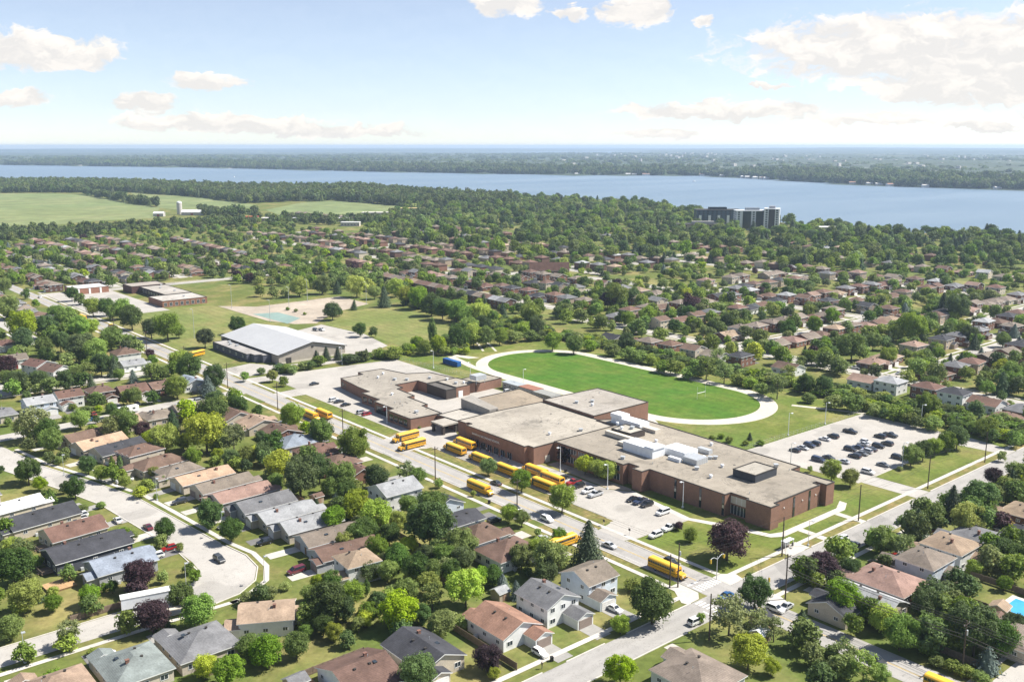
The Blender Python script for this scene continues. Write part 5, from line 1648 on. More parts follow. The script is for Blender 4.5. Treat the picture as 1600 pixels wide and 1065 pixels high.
def gl(name, a0, a1, b, z0, z1, m_='pane', n=0, frame='white'):
    """glazing on a wall that faces the bus road (normal -b), with mullions"""
    mb = MB().box(b - .05, b - .01, a0, a1, z0, z1)
    for i in range(n + 1):
        y = a0 + (a1 - a0) * i / max(1, n)
        mb.box(b - .1, b - .055, y - .05, y + .05, z0, z1, 1)
    return ob(name, mb.mesh(name, M[m_], M[frame]), sch)


gl('window', 21.4, 27.2, 48.8, 3.9, 6.2, 'cream', 3)
gl('window', 21.4, 27.2, 48.8, .6, 3.4, 'pane', 5)
gl('window', 57.9, 61.9, 44.9, .2, 6.4, 'pane', 2)
for i in range(6):
    gl('window', 68 + i * 5.2, 72 + i * 5.2, 43, 1.2, 3.4, 'pane', 3)
    gl('window', 68 + i * 5.2, 72 + i * 5.2, 43, 4.4, 6.2, 'pane', 3)
for i in range(7):
    gl('door', 110 + i * 3.8, 112.4 + i * 3.8, 31.6, .05, 2.4, 'glass', 2, 'metal')
for i in range(4):
    gl('window', 166 + i * 3.4, 168.6 + i * 3.4, 24.8, 1.0, 3.6, 'glass', 2, 'dark')
gl('door', 183, 194, 28.2, .05, 3.2, 'glass', 6, 'dark')
for i in range(3):
    gl('window', 198.5 + i * 4.2, 201.5 + i * 4.2, 31.6, 1.2, 3.4, 'glass', 2, 'dark')
for i in range(5):
    gl('window', 222 + i * 3.7, 224.6 + i * 3.7, 37 + i * .3, 1.2, 3.2, 'glass', 2, 'dark')
for b_ in (61.7, 70):
    ob('window', SLOT, sch, (b_, 13.75, .3), 0)
ob('door', MB().box(38.5, 40.8, 99.9, 99.97, .05, 2.6).mesh('door', M['cream']), sch)
ob('door', MB().box(70, 72.4, 192.0, 192.15, .05, 2.8).mesh('door', M['white']), sch)
ob('door', MB().box(77.6, 78.6, 76, 76.5, .05, 2.4).mesh('door', M['dark']), sch)
for b_ in (53.2, 56.4, 66, 73.2):
    ob('wall_lamp', MB().box(b_ - .15, b_ + .15, 13.55, 13.79, 4.2, 4.5).mesh('wall_lamp', M['white']), sch)
# lettering over the gym doors
fc_ = bpy.data.curves.new('lettering', 'FONT')
fc_.body = 'INNISDALE SECONDARY SCHOOL'
fc_.size = 1.05
fc_.extrude = .04
fc_.materials.append(M['white'])
lt0 = bpy.data.objects.new('lettering', fc_)
link(lt0)
bpy.context.view_layer.update()
ltm = bpy.data.meshes.new_from_object(lt0.evaluated_get(bpy.context.evaluated_depsgraph_get()))
bpy.data.objects.remove(lt0)
lt = bpy.data.objects.new('lettering', ltm)
lt.location = (31.55, 133.0, 4.3)
lt.rotation_euler = (math.pi / 2, 0, -math.pi / 2)
lt.parent = sch
link(lt)
# low roofs behind the school, in a line beside the track
for i, (a0, a1, b0, b1, m_, c_, lab) in enumerate([(181, 192, 95.4, 100.4, 'stucco', (.33, .36, .38), 'grey portable classroom nearest the rear lot'), (170, 180.2, 95.6, 100.8, 'stucco', (.28, .13, .09), 'rust-roofed portable classroom beside the track'),
                                                    (158, 169, 94.2, 99.8, 'stucco', (.27, .27, .25), 'dark grey portable classroom in the middle'), (146, 157, 93.6, 99, 'stucco', (.25, .25, .235), 'dark grey portable classroom nearest the gym')]):
    p = ob('portable_classroom', None)
    tag(p, lab, 'classroom', 'portable classrooms')
    ob('wall', MB().box(b0, b1, a0, a1, .3, 3).mesh('wall', M['wall']), p, col=(.4, .4, .37))
    ob('roof', MB().box(b0 - .3, b1 + .3, a0 - .3, a1 + .3, 3.0, 3.25).box(b0 + .1, b1 - .1, a0 + .1, a1 - .1, 0, .3).mesh('roof', M['stucco']), p, col=c_)
    for k_ in range(3):
        ob('window', window_mesh(1.6, 1.1), p, (b0, a0 + (k_ + .5) * (a1 - a0) / 3, 1.8), -math.pi / 2)
    occ_poly(rect(a0, a1, b0, b1))
for i, (a0, a1) in enumerate(((246, 252), (239.6, 245.7))):
    cbx = MB().box(105.2, 107.7, a0, a1, .15, 2.75)
    for t in range(14):
        y = a0 + (t + .5) * (a1 - a0) / 14
        cbx.box(105.14, 107.76, y - .1, y + .1, .3, 2.6)
    p = ob('shipping_container', None)
    ob('shell', cbx.mesh('shell', M['stucco']), p, col=(.02, .09, .28) if i == 0 else (.03, .12, .33))
    ob('door', MB().box(105.4, 107.5, a0 - .05, a0 - .001, .3, 2.6).mesh('door', M['stucco']), p, col=(.02, .1, .3))
    tag(p, ('blue corrugated container by the track, farther of the pair', 'blue corrugated container by the track, nearer of the pair')[i], 'container', 'blue containers')

# ------------------------------------------------------------------ arena
ar_ = ob('arena', None)
tag(ar_, 'big arena with a pale metal gable roof and low dark front annex', 'arena')
mb = MB()
y0, y1, x0, x1, he, hr = 303.5, 372, 39, 78, 5.0, 9.4
xm = (x0 + x1) / 2
mb.add([(x0, y0, 0), (x1, y0, 0), (x1, y1, 0), (x0, y1, 0), (x0, y0, he), (x1, y0, he), (x1, y1, he), (x0, y1, he), (xm, y0, hr), (xm, y1, hr)],
       [(0, 1, 5, 8, 4), (1, 2, 6, 5), (2, 3, 7, 9, 6), (3, 0, 4, 7)])
ob('wall', mb.mesh('wall', M['wall']), ar_, col=(.36, .32, .27))
mb = MB()
dz = .25
x0r, x1r, y0r, y1r = x0 - .8, x1 + .8, y0 - .8, y1 + .6
zs_ = he - .8 * (hr - he) / (xm - x0)
mb.add([(x0r, y0r, zs_ + dz), (xm, y0r, hr + dz), (xm, y1r, hr + dz), (x0r, y1r, zs_ + dz)], [(0, 1, 2, 3)], 0)
mb.add([(xm, y0r, hr + dz), (x1r, y0r, zs_ + dz), (x1r, y1r, zs_ + dz), (xm, y1r, hr + dz)], [(0, 1, 2, 3)], 0)
mb.add([(x0r, y0r, zs_ + dz), (xm, y0r, hr + dz), (x1r, y0r, zs_ + dz), (x1r, y0r, zs_ - .15), (xm, y0r, hr - .15), (x0r, y0r, zs_ - .15)], [(0, 5, 4, 1), (1, 4, 3, 2)], 1)
mb.add([(x0r, y0r, zs_ + dz), (x0r, y1r, zs_ + dz), (x0r, y1r, zs_ - .15), (x0r, y0r, zs_ - .15)], [(0, 1, 2, 3)], 1)
for i in range(34):      # standing seams
    y = y0r + (i + .5) * (y1r - y0r) / 34
    for s0, s1 in ((x0r, xm), (x1r, xm)):
        mb.add([(s0, y - .05, zs_ + dz), (s1, y - .05, hr + dz), (s1, y + .05, hr + dz), (s0, y + .05, zs_ + dz), (s0, y, zs_ + dz + .09), (s1, y, hr + dz + .09)], [(0, 1, 5, 4), (4, 5, 2, 3)], 0)
ob('roof', mb.mesh('roof', M['steel'], M['dark']), ar_)
block(ar_, [(363, 29.4), (320.4, 29.4), (320.4, 31.6), (316, 31.6), (315, 34.5), (312, 34.5), (311.6, 38.9), (363, 38.9)], 4.0, (.36, .34, .32), (.1, .105, .13), m_='wall')
block(ar_, [(376, 40), (363.2, 36), (363.2, 46), (372, 46)], 3.4, (.4, .38, .35), (.3, .3, .3), m_='wall')
ob('door', MB().box(43, 46, 303.3, 303.45, .05, 3).mesh('door', M['dark']), ar_)
ob('door', MB().box(62, 66, 303.3, 303.45, .05, 3.4).mesh('door', M['cream']), ar_)
ob('gable_vent', MB().box(xm - .6, xm + .6, 303.3, 303.45, 6.6, 7.4).mesh('gable_vent', M['dark']), ar_)
ob('band', MB().box(x0 + .1, x1 - .1, 303.36, 303.47, .0, 1.0).mesh('band', M['cream']), ar_)
for i in range(5):
    ob('window', window_mesh(1.6, 1.2), ar_, (29.39, 325 + i * 8, 2.2), -math.pi / 2)
for a_, b_ in ((350, 34), (356, 36), (344, 35)):
    ob('roof_fan', VB, ar_, (b_, a_, 3.9))
occ_poly(rect(303, 372, 29, 79))

# ------------------------------------------------------------------ farther school, apartment towers, farm
f2 = ob('farther_school', None)
tag(f2, 'low brick school with a pale flat roof far up the bus road', 'school')
block(f2, rect(518, 545, 60, 92), 4.5, (.45, .42, .38), (.26, .13, .085))
block(f2, rect(545.2, 596, 72, 92), 4.8, (.4, .37, .33), (.07, .055, .05))
block(f2, rect(596.3, 616, 66, 92), 5.5, (.34, .3, .26), (.1, .05, .045))
for i in range(8):
    ob('window', window_mesh(3.0, 1.6), f2, (72, 550 + i * 5.5, 2.6), -math.pi / 2)
for i in range(8):
    ob('window', window_mesh(2.0, 2.6), f2, (62 + i * 3.9, 518, 1.9), 0)
for a_, b_ in ((560, 85), (580, 82), (530, 80), (595, 88)):
    ob('roof_fan', VB, f2, (b_, a_, 4.6))
f3 = ob('annex_hall', None)
tag(f3, 'small white-roofed brick hall beside the road near the farther school', 'hall')
block(f3, rect(618, 640, 30, 56), 4.5, (.6, .59, .56), (.3, .15, .1))
for b_ in (34, 42, 50):
    ob('panel', MB().box(b_ - .7, b_ + .7, 617.8, 617.95, .1, 4.2).mesh('panel', M['white']), f3)

TOW = []


def tower(name, label, a, b, da, db, floors, colw, colg, rz=0.0, face_cols=9, step=None):
    t = ob(name, None, None, (b, a, 0), rz)
    tag(t, label, 'apartment block')
    h = floors * 3.0 + 1
    ob('wall', MB().box(-db / 2, db / 2, -da / 2, da / 2, 0, h).mesh('wall', M['wall']), t, col=colw)
    ob('roof', MB().box(-db / 2 - .3, db / 2 + .3, -da / 2 - .3, da / 2 + .3, h, h + .6).mesh('roof', M['hvac' if colw[0] > .5 else 'dark']), t)
    ob('penthouse', MB().box(-db * .2, db * .2, -da * .15, da * .2, h + .6, h + 3.6).mesh('penthouse', M['wall']), t, col=colg)
    W_ = MB().box(-1.3, 1.3, -.15, 0, 0, 1.9).mesh('window', M['pane'])
    for fl in range(floors):
        for i in range(face_cols):
            x = -db / 2 + db * (i + .5) / face_cols
            ob('window', W_, t, (x, -da / 2, 1.2 + fl * 3), 0)
        for i in range(max(2, face_cols // 2)):
            y = -da / 2 + da * (i + .5) / max(2, face_cols // 2)
            ob('window', W_, t, (-db / 2, y, 1.2 + fl * 3), -math.pi / 2)
    return t


def at_u(u, v, z=0):
    return g(u, v, z)


a_, b_ = at_u(1120, 352)
t1 = tower('glass_tower', 'dark blue glassy apartment block by the lake', a_, b_, 24, 62, 7, (.06, .09, .12), (.03, .04, .05), -TH, 10)
a_, b_ = at_u(1098, 358)
t1b = tower('podium_block', 'low tan flat-roofed block in front of the glass tower', a_, b_, 20, 74, 2, (.36, .3, .25), (.4, .38, .35), -TH, 9)
a_, b_ = at_u(1174, 358)
t2 = tower('white_apartment_block', 'wide white apartment block with dark window bays by the lake', a_, b_, 18, 46, 8, (.66, .66, .68), (.2, .22, .25), -TH, 7)
a_, b_ = at_u(1205, 359)
t3 = tower('white_apartment_tower', 'narrow white apartment tower with a dark balcony strip', a_, b_, 18, 20, 9, (.72, .72, .72), (.3, .3, .32), -TH - .3, 3)
for x_, w_ in ((-9, 11), (8, 10)):
    ob('window_bay', MB().box(x_ - w_ / 2, x_ + w_ / 2, -9.5, -8.9, 1, 24.5).mesh('window_bay', M['glass']), t2)
ob('balcony_strip', MB().box(-4, 4, -9.5, -8.9, 1, 27.5).mesh('balcony_strip', M['dark']), t3)
for x_ in range(5):
    ob('pilaster', MB().box(-28 + x_ * 13, -24.5 + x_ * 13, -12.9, -11.9, 0, 15).mesh('pilaster', M['white']), t1)
for t_ in (t1, t1b, t2, t3):
    occ_poly(rect(t_.location.y - 24, t_.location.y + 24, t_.location.x - 30, t_.location.x + 30), .1)
# church with a dark steep roof
a_, b_ = at_u(858, 428)
ch = ob('church', None, None, (b_, a_, 0), -TH)
tag(ch, 'long hall with a steep dark brown roof among mid-town houses', 'church')
ob('wall', wall_mesh(34, 14, 4, 'gable', 'x', .9, True), ch, col=(.25, .12, .085))
ob('roof', roof_mesh(34, 14, 4, 'gable', 'x', .9), ch, col=(.09, .05, .04))
for i in range(6):
    ob('window', window_mesh(1.8, 2.2), ch, (-14 + i * 5.6, -7, 2), 0)
# long low town buildings with pale and red roofs
for i, (u, v, L_, D_, h_, c_, lab) in enumerate([(390, 344, 24, 14, 5, (.5, .05, .04), 'long shop with a bright red roof by the farm road'), (428, 346, 34, 16, 5, (.6, .58, .55), 'white-roofed low shop beside the red roof'), (530, 346, 34, 14, 5, (.62, .61, .6), 'long white-roofed workshop behind the trees'),
                                                 (596, 338, 60, 18, 6, (.55, .52, .47), 'long pale flat-roofed plant at the wood edge'), (548, 353, 26, 12, 5, (.6, .6, .58), 'low white shed below the pale plant'), (1285, 362, 46, 16, 6, (.66, .65, .62), 'long white-roofed lodge by the lake'),
                                                 (472, 346, 26, 12, 5, (.55, .56, .57), 'grey-white roofed block between the shops'), (640, 333, 40, 14, 8, (.6, .45, .2), 'yellowish block at the wood edge')]):
    a_, b_ = g(u, v)
    p = ob('low_building', None, None, (b_, a_, 0), -TH)
    tag(p, lab, 'building', 'long low buildings of the town')
    ob('wall', MB().box(-L_ / 2, L_ / 2, -D_ / 2, D_ / 2, 0, h_).mesh('wall', M['wall']), p, col=(.5, .46, .42))
    ob('roof', MB().box(-L_ / 2 - .4, L_ / 2 + .4, -D_ / 2 - .4, D_ / 2 + .4, h_, h_ + .7).mesh('roof', M['stucco']), p, col=c_)
    for q_ in range(6):
        ob('window', window_mesh(3.0, 1.8), p, (-L_ / 2 + L_ * (q_ + .5) / 6, -D_ / 2, h_ * .5), 0)
    occ_poly(rect(a_ - 10, a_ + 10, b_ - 16, b_ + 16), .1)
# farm: silo, barn, shed
a_, b_ = g(281, 335)
si = ob('silo', None, None, (b_, a_, 0))
tag(si, 'pale concrete silo with a domed cap at the farm', 'silo')
ob('shell', MB().tube((0, 0, 0), (0, 0, 19), 4.2, 4.2, 16).mesh('shell', M['conc'], smooth=False), si)
mb = MB()
for i in range(4):
    z0_, z1_ = 19 + 2.6 * math.sin(i * math.pi / 8), 19 + 2.6 * math.sin((i + 1) * math.pi / 8)
    mb.tube((0, 0, z0_), (0, 0, z1_), 4.2 * math.cos(i * math.pi / 8), max(.05, 4.2 * math.cos((i + 1) * math.pi / 8)), 16, cap=False)
ob('dome', mb.mesh('dome', M['hvac']), si)
for (u, v, W_, L_, c_, lab) in [(302, 336, 34, 14, (.66, .66, .64), 'white-roofed barn beside the silo'), (249, 338, 16, 10, (.62, .62, .6), 'small white shed before the silo')]:
    a_, b_ = g(u, v)
    p = ob('barn', None, None, (b_, a_, 0), -TH)
    tag(p, lab, 'barn', 'farm buildings')
    ob('wall', wall_mesh(W_, L_, 5, 'gable', 'x', .5, False), p, col=(.42, .4, .37))
    ob('roof', roof_mesh(W_, L_, 5, 'gable', 'x', .5), p, col=c_)
    ob('door', door_mesh(4, 3.6, 2), p, (0, -L_ / 2 - .02, 0), col=(.3, .1, .08))

# ================================================================== far trees: one mass each, too many to count


def source(nm, pairs):
    c = bpy.data.collections.new(nm)
    for i, (me, cl) in enumerate(pairs):
        mc = me.copy()
        mc.materials[0] = cached(('leafc', cl), lambda: leaf_mat('leaf_far', .25, cl))
        c.objects.link(bpy.data.objects.new('%s_%03d' % (nm, i), mc))
    return c


def scatter_group(name, label, coll, pts, n_src):
    me = bpy.data.meshes.new(name)
    me.from_pydata([(b, a, 0.0) for a, b, w, h, i in pts], [], [])
    at = me.attributes.new('sz', 'FLOAT_VECTOR', 'POINT')
    at.data.foreach_set('vector', [x for a, b, w, h, i in pts for x in (w, w, h)])
    ai = me.attributes.new('pick', 'INT', 'POINT')
    ai.data.foreach_set('value', [i % n_src for a, b, w, h, i in pts])
    ar2 = me.attributes.new('turn', 'FLOAT_VECTOR', 'POINT')
    ar2.data.foreach_set('vector', [x for p in pts for x in (0, 0, R.uniform(0, 6.28))])
    o = ob(name, me)
    tag(o, label, None, None, 'stuff')
    ng = bpy.data.node_groups.new(name, 'GeometryNodeTree')
    ng.interface.new_socket('Geometry', in_out='INPUT', socket_type='NodeSocketGeometry')
    ng.interface.new_socket('Geometry', in_out='OUTPUT', socket_type='NodeSocketGeometry')
    N = ng.nodes
    gi, go = N.new('NodeGroupInput'), N.new('NodeGroupOutput')
    ci = N.new('GeometryNodeCollectionInfo')
    ci.inputs['Collection'].default_value = coll
    ci.inputs['Separate Children'].default_value = True
    ci.inputs['Reset Children'].default_value = True
    ip = N.new('GeometryNodeInstanceOnPoints')
    ip.inputs['Pick Instance'].default_value = True

    def attr(nm, ty):
        q_ = N.new('GeometryNodeInputNamedAttribute')
        q_.data_type = ty
        q_.inputs[0].default_value = nm
        return next(s_ for s_ in q_.outputs if s_.enabled and s_.name == 'Attribute')
    L = ng.links
    L.new(gi.outputs[0], ip.inputs['Points'])
    L.new(ci.outputs[0], ip.inputs['Instance'])
    L.new(attr('pick', 'INT'), ip.inputs['Instance Index'])
    L.new(attr('sz', 'FLOAT_VECTOR'), ip.inputs['Scale'])
    er = N.new('FunctionNodeEulerToRotation')
    L.new(attr('turn', 'FLOAT_VECTOR'), er.inputs[0])
    L.new(er.outputs[0], ip.inputs['Rotation'])
    L.new(ip.outputs[0], go.inputs[0])
    md = o.modifiers.new('scatter', 'NODES')
    md.node_group = ng
    return o


GC = [LC['g'], LC['d'], (.155, .245, .04), (.19, .27, .06), (.13, .21, .037), (.105, .17, .034), LC['y']]
MIDC = source('mid_tree', [(me, c) for c in GC for me in MIDB] + [(FARS[0], LC['s']), (FARS[1], LC['s']), (FARS[0], LC['b']), (MIDB[1], LC['p']), (MIDB[3], LC['p'])])
FARC = source('far_tree', [(me, c) for me in FARB + FARS[:1] for c in ((.085, .135, .036), (.062, .1, .03), (.115, .165, .045), (.095, .14, .038))])
N_MID, N_FAR = len(MIDB) * 7 + 5, 5 * 4
NB = len(MIDB)
P_TOWN = list(range(N_MID)) + list(range(NB * 6)) * 2 + [NB * 7, NB * 7 + 1]
P_WOOD = list(range(NB * 6)) * 2 + list(range(NB, 2 * NB)) * 3 + [NB * 7, NB * 7 + 1] * 5


def zone_pts(poly_uv, n, wr, hr_, nsrc, gap=.5, occ=True, pick=None):
    """random plan points whose picture position falls in a picture polygon"""
    P_ = [g(u, v) for u, v in poly_uv]
    a0, a1 = min(p[0] for p in P_), max(p[0] for p in P_)
    b0, b1 = min(p[1] for p in P_), max(p[1] for p in P_)
    out, seen_, tr = [], {}, 0
    while len(out) < n and tr < n * 40:
        tr += 1
        a, b = R.uniform(a0, a1), R.uniform(b0, b1)
        if not inpoly((a, b), P_):
            continue
        if occ and not free(a, b):
            continue
        w = R.uniform(*wr)
        cell = (int(a / (wr[1] * gap)), int(b / (wr[1] * gap)))
        if cell in seen_:
            continue
        seen_[cell] = 1
        out.append((a, b, w, w * R.uniform(*hr_), R.randrange(nsrc) if pick is None else R.choice(pick)))
    return out


occ_poly(rect(-80, -46, 40, 62), .1)      # open yards round the pool
pts = []
# leafy quarter towards the lake
pts += zone_pts([(640, 318), (800, 308), (1000, 318), (1080, 332), (1250, 352), (1400, 364), (1640, 372), (1640, 418), (1300, 425), (1000, 412), (760, 400), (560, 372)], 2300, (7, 15), (.75, 1.2), N_MID, .5, pick=P_WOOD)
# around the town houses
pts += zone_pts([(560, 372), (760, 400), (1000, 412), (1300, 425), (1640, 418), (1640, 470), (1200, 465), (800, 440), (560, 420), (300, 400), (-30, 395), (-30, 370), (250, 352), (400, 345)], 1000, (5, 9.5), (.7, 1.0), N_MID, .6, pick=P_TOWN)
pts += zone_pts([(-30, 395), (300, 400), (560, 420), (800, 440), (1200, 465), (1640, 470), (1640, 640), (1300, 590), (950, 520), (700, 470), (640, 462), (380, 445), (300, 430), (200, 450), (-30, 450)], 1000, (4.5, 10), (.85, 1.2), N_MID, .75, pick=P_TOWN)
# yards left of the bus road
pts += zone_pts([(-40, 470), (120, 500), (420, 640), (640, 745), (560, 770), (380, 690), (150, 640), (-40, 640)], 90, (4.5, 9), (.85, 1.15), N_MID, .9, pick=P_TOWN)
pts += zone_pts([(-40, 640), (150, 640), (380, 690), (560, 770), (800, 860), (880, 930), (700, 1070), (-40, 1070)], 85, (3, 5.8), (.8, 1.2), N_MID, 1.0, pick=P_TOWN)
pts += zone_pts([(1250, 900), (1640, 720), (1640, 1080), (1250, 1080)], 75, (4, 8.5), (.9, 1.2), N_MID, 1.0, pick=P_TOWN)
pts += zone_pts([(1330, 640), (1640, 660), (1640, 740), (1500, 700)], 30, (4, 7), (.9, 1.25), N_MID, 1.0, pick=P_TOWN)
pts += [(t[0], t[1], t[2], t[3], R.choice({'g': list(range(NB)), 'd': list(range(NB, 2 * NB)), 'y': list(range(6 * NB, 7 * NB)), 'l': list(range(3 * NB, 4 * NB))}[t[4]])) for t in EXTRA]
scatter_group('town_trees', 'countless leafy trees between the houses of the town beyond', MIDC, pts, N_MID)
n1 = len(pts)
# the unbroken thicket behind the running track
tk = []
for (p0, p1, wd_, n_) in (((24, 202), (262, 197), 13, 330), ((262, 192), (330, 196), 26, 130), ((330, 192), (420, 205), 22, 110), ((0, 192), (26, 196), 12, 30), ((262, 120), (300, 150), 14, 40), ((286, 30), (283, 110), 7, 46)):
    for _ in range(n_):
        f = R.random()
        w = R.uniform(4, 7.5)
        d = Vector((p1[0] - p0[0], p1[1] - p0[1])).normalized()
        o_ = R.uniform(-.5, .5) * wd_
        tk.append((p0[0] + (p1[0] - p0[0]) * f - d.y * o_, p0[1] + (p1[1] - p0[1]) * f + d.x * o_, w, w * R.uniform(.5, .8), R.choice(P_TOWN[:NB * 7])))
scatter_group('hedge_thicket', 'unbroken green thicket of bushes between the track and the houses', MIDC, tk, N_MID)
pts = []
pts += zone_pts([(-40, 287), (150, 287), (380, 296), (560, 296), (680, 306), (800, 312), (800, 322), (640, 322), (560, 318), (480, 314), (380, 318), (300, 308), (210, 301), (60, 301), (-40, 302)], 5200, (12, 19), (.95, 1.25), N_FAR, .62)
pts += zone_pts([(400, 342), (560, 342), (660, 334), (770, 334), (640, 352), (420, 352)], 260, (8, 13), (.85, 1.1), N_FAR, .7)
pts += zone_pts([(130, 303), (210, 317), (250, 322), (250, 326), (200, 321), (120, 306)], 60, (12, 18), (.9, 1.2), N_FAR, .7)
pts += zone_pts([(36, 328), (60, 330), (120, 343), (110, 346), (60, 336)], 26, (9, 14), (.9, 1.2), N_FAR, .7)
pts += zone_pts([(-20, 364), (100, 360), (240, 353), (330, 346), (400, 342), (400, 352), (250, 360), (-20, 380)], 330, (7, 11), (.9, 1.3), N_FAR, .7)
pts += zone_pts([(310, 331), (400, 328), (400, 336), (320, 338)], 60, (9, 14), (.9, 1.3), N_FAR, .7)
scatter_group('lakeside_woodland', 'dark woodland belt between the fields and the lake', FARC, pts, N_FAR)
n2 = len(pts)
pts = []
SHORE = [(6146, 1226), (4764, 1814), (3393, 2098), (2533, 2407), (2167, 2716), (1599, 2477), (1209, 2344), (885, 2371), (300, 2500)]
for i in range(len(SHORE) - 1):
    p0, p1 = SHORE[i], SHORE[i + 1]
    ln = math.hypot(p1[0] - p0[0], p1[1] - p0[1])
    nrm = Vector((-(p1[1] - p0[1]), p1[0] - p0[0])) / ln
    if nrm.x + nrm.y < 0:
        nrm = -nrm
    for _ in range(int(ln * .9)):
        f, d = R.random(), 12 + R.random() ** 1.6 * 420
        if R.random() < .08 and d < 60:
            continue
        w = R.uniform(16, 27)
        pts.append((p0[0] + (p1[0] - p0[0]) * f + nrm.x * d, p0[1] + (p1[1] - p0[1]) * f + nrm.y * d, w, w * R.uniform(.85, 1.1) + min(12, d * .05), R.randrange(N_FAR)))
for _ in range(9000):        # woods and copses farther inland
    a, b = R.uniform(200, 9000), R.uniform(1200, 9000)
    if not inpoly((a, b), PEN):
        continue
    u, v, zc = pix(a, b)
    if not -40 < u < 1640 or R.random() > .35 + .65 * (hn(a, b, 330) > -.2):
        continue
    w = R.uniform(32, 70)
    pts.append((a, b, w, R.uniform(20, 34), R.randrange(N_FAR)))
fb_ = MB()
for _ in range(230):
    a, b = R.uniform(200, 7000), R.uniform(2600, 8500)
    u, v, zc = pix(a, b)
    if not 850 < u < 1640 or not inpoly((a, b), PEN) or hn(a, b, 420) < -.1:
        continue
    w_, l_ = R.uniform(10, 34), R.uniform(10, 22)
    fb_.box(b - w_ / 2, b + w_ / 2, a - l_ / 2, a + l_ / 2, 0, R.uniform(18, 27) + min(14, zc * .002))
o = ob('far_shore_buildings', fb_.mesh('far_shore_buildings', M['conc']))
tag(o, 'pale roofs of the town across the lake, too far to count', None, None, 'stuff')
o = scatter_group('far_shore_forest', 'hazy forest along the far shore of the lake', FARC, pts, N_FAR)
print('TREES', len(trees), n1, n2, len(pts))
# cottages at the far waterline
cot = []
for i in range(26):
    s_ = R.randrange(3, len(SHORE) - 1)
    f = R.random()
    a_, b_ = SHORE[s_][0] + (SHORE[s_ + 1][0] - SHORE[s_][0]) * f + 4, SHORE[s_][1] + (SHORE[s_ + 1][1] - SHORE[s_][1]) * f + 4
    u, v, zc = pix(a_, b_)
    if 0 < u < 1600:
        cot.append((u, a_, b_))
for i, (u, a_, b_) in enumerate(sorted(cot)):
    p = ob('shore_cottage', None, None, (b_, a_, .6), -TH + R.uniform(-.3, .3))
    tag(p, 'pale cottage at the far waterline, %s from the left' % nth(i), 'cottage', 'cottages on the far shore')
    ob('wall', wall_mesh(18, 11, 6, 'gable', 'x', .4, False), p, col=(.6, .58, .54))
    ob('roof', roof_mesh(18, 11, 6, 'gable', 'x', .4), p, col=R.choice([(.5, .48, .45), (.35, .2, .15), (.65, .64, .62)]))
# ================================================================== vehicles
WHEEL = MB().tube((-.11, 0, 0), (.11, 0, 0), .33, .33, 14).mesh('wheel', M['rubber'])
RIM = MB().tube((-.118, 0, 0), (.118, 0, 0), .19, .19, 10).mesh('rim', M['rim'])
BWHEEL = MB().tube((-.14, 0, 0), (.14, 0, 0), .5, .5, 14).mesh('wheel', M['rubber'])
BRIM = MB().tube((-.15, 0, 0), (.15, 0, 0), .26, .26, 10).mesh('rim', M['rim'])


def loft(mb, secs, mi=0):
    """sections of equal point count joined along the body, ends capped"""
    n = len(secs[0])
    base = len(mb.v)
    for s_ in secs:
        mb.v += [tuple(p) for p in s_]
    for i in range(len(secs) - 1):
        for j in range(n):
            k_ = (j + 1) % n
            mb.f.append((base + i * n + j, base + i * n + k_, base + (i + 1) * n + k_, base + (i + 1) * n + j))
            mb.m.append(mi)
    mb.f.append(tuple(base + j for j in range(n))[::-1])
    mb.f.append(tuple(base + (len(secs) - 1) * n + j for j in range(n)))
    mb.m += [mi, mi]


def sec(y, w, z0, z1, sh=.0, r=.1):
    """cross-section with rolled lower and upper edges; sh tucks the top in"""
    x = w / 2
    return [(-x + .06, y, z0), (x - .06, y, z0), (x, y, z0 + r), (x, y, z1 - r * 1.4), (x - sh - .03, y, z1 - r * .4), (x - sh - r, y, z1), (-x + sh + r, y, z1), (-x + sh + .03, y, z1 - r * .4), (-x, y, z1 - r * 1.4), (-x, y, z0 + r)]


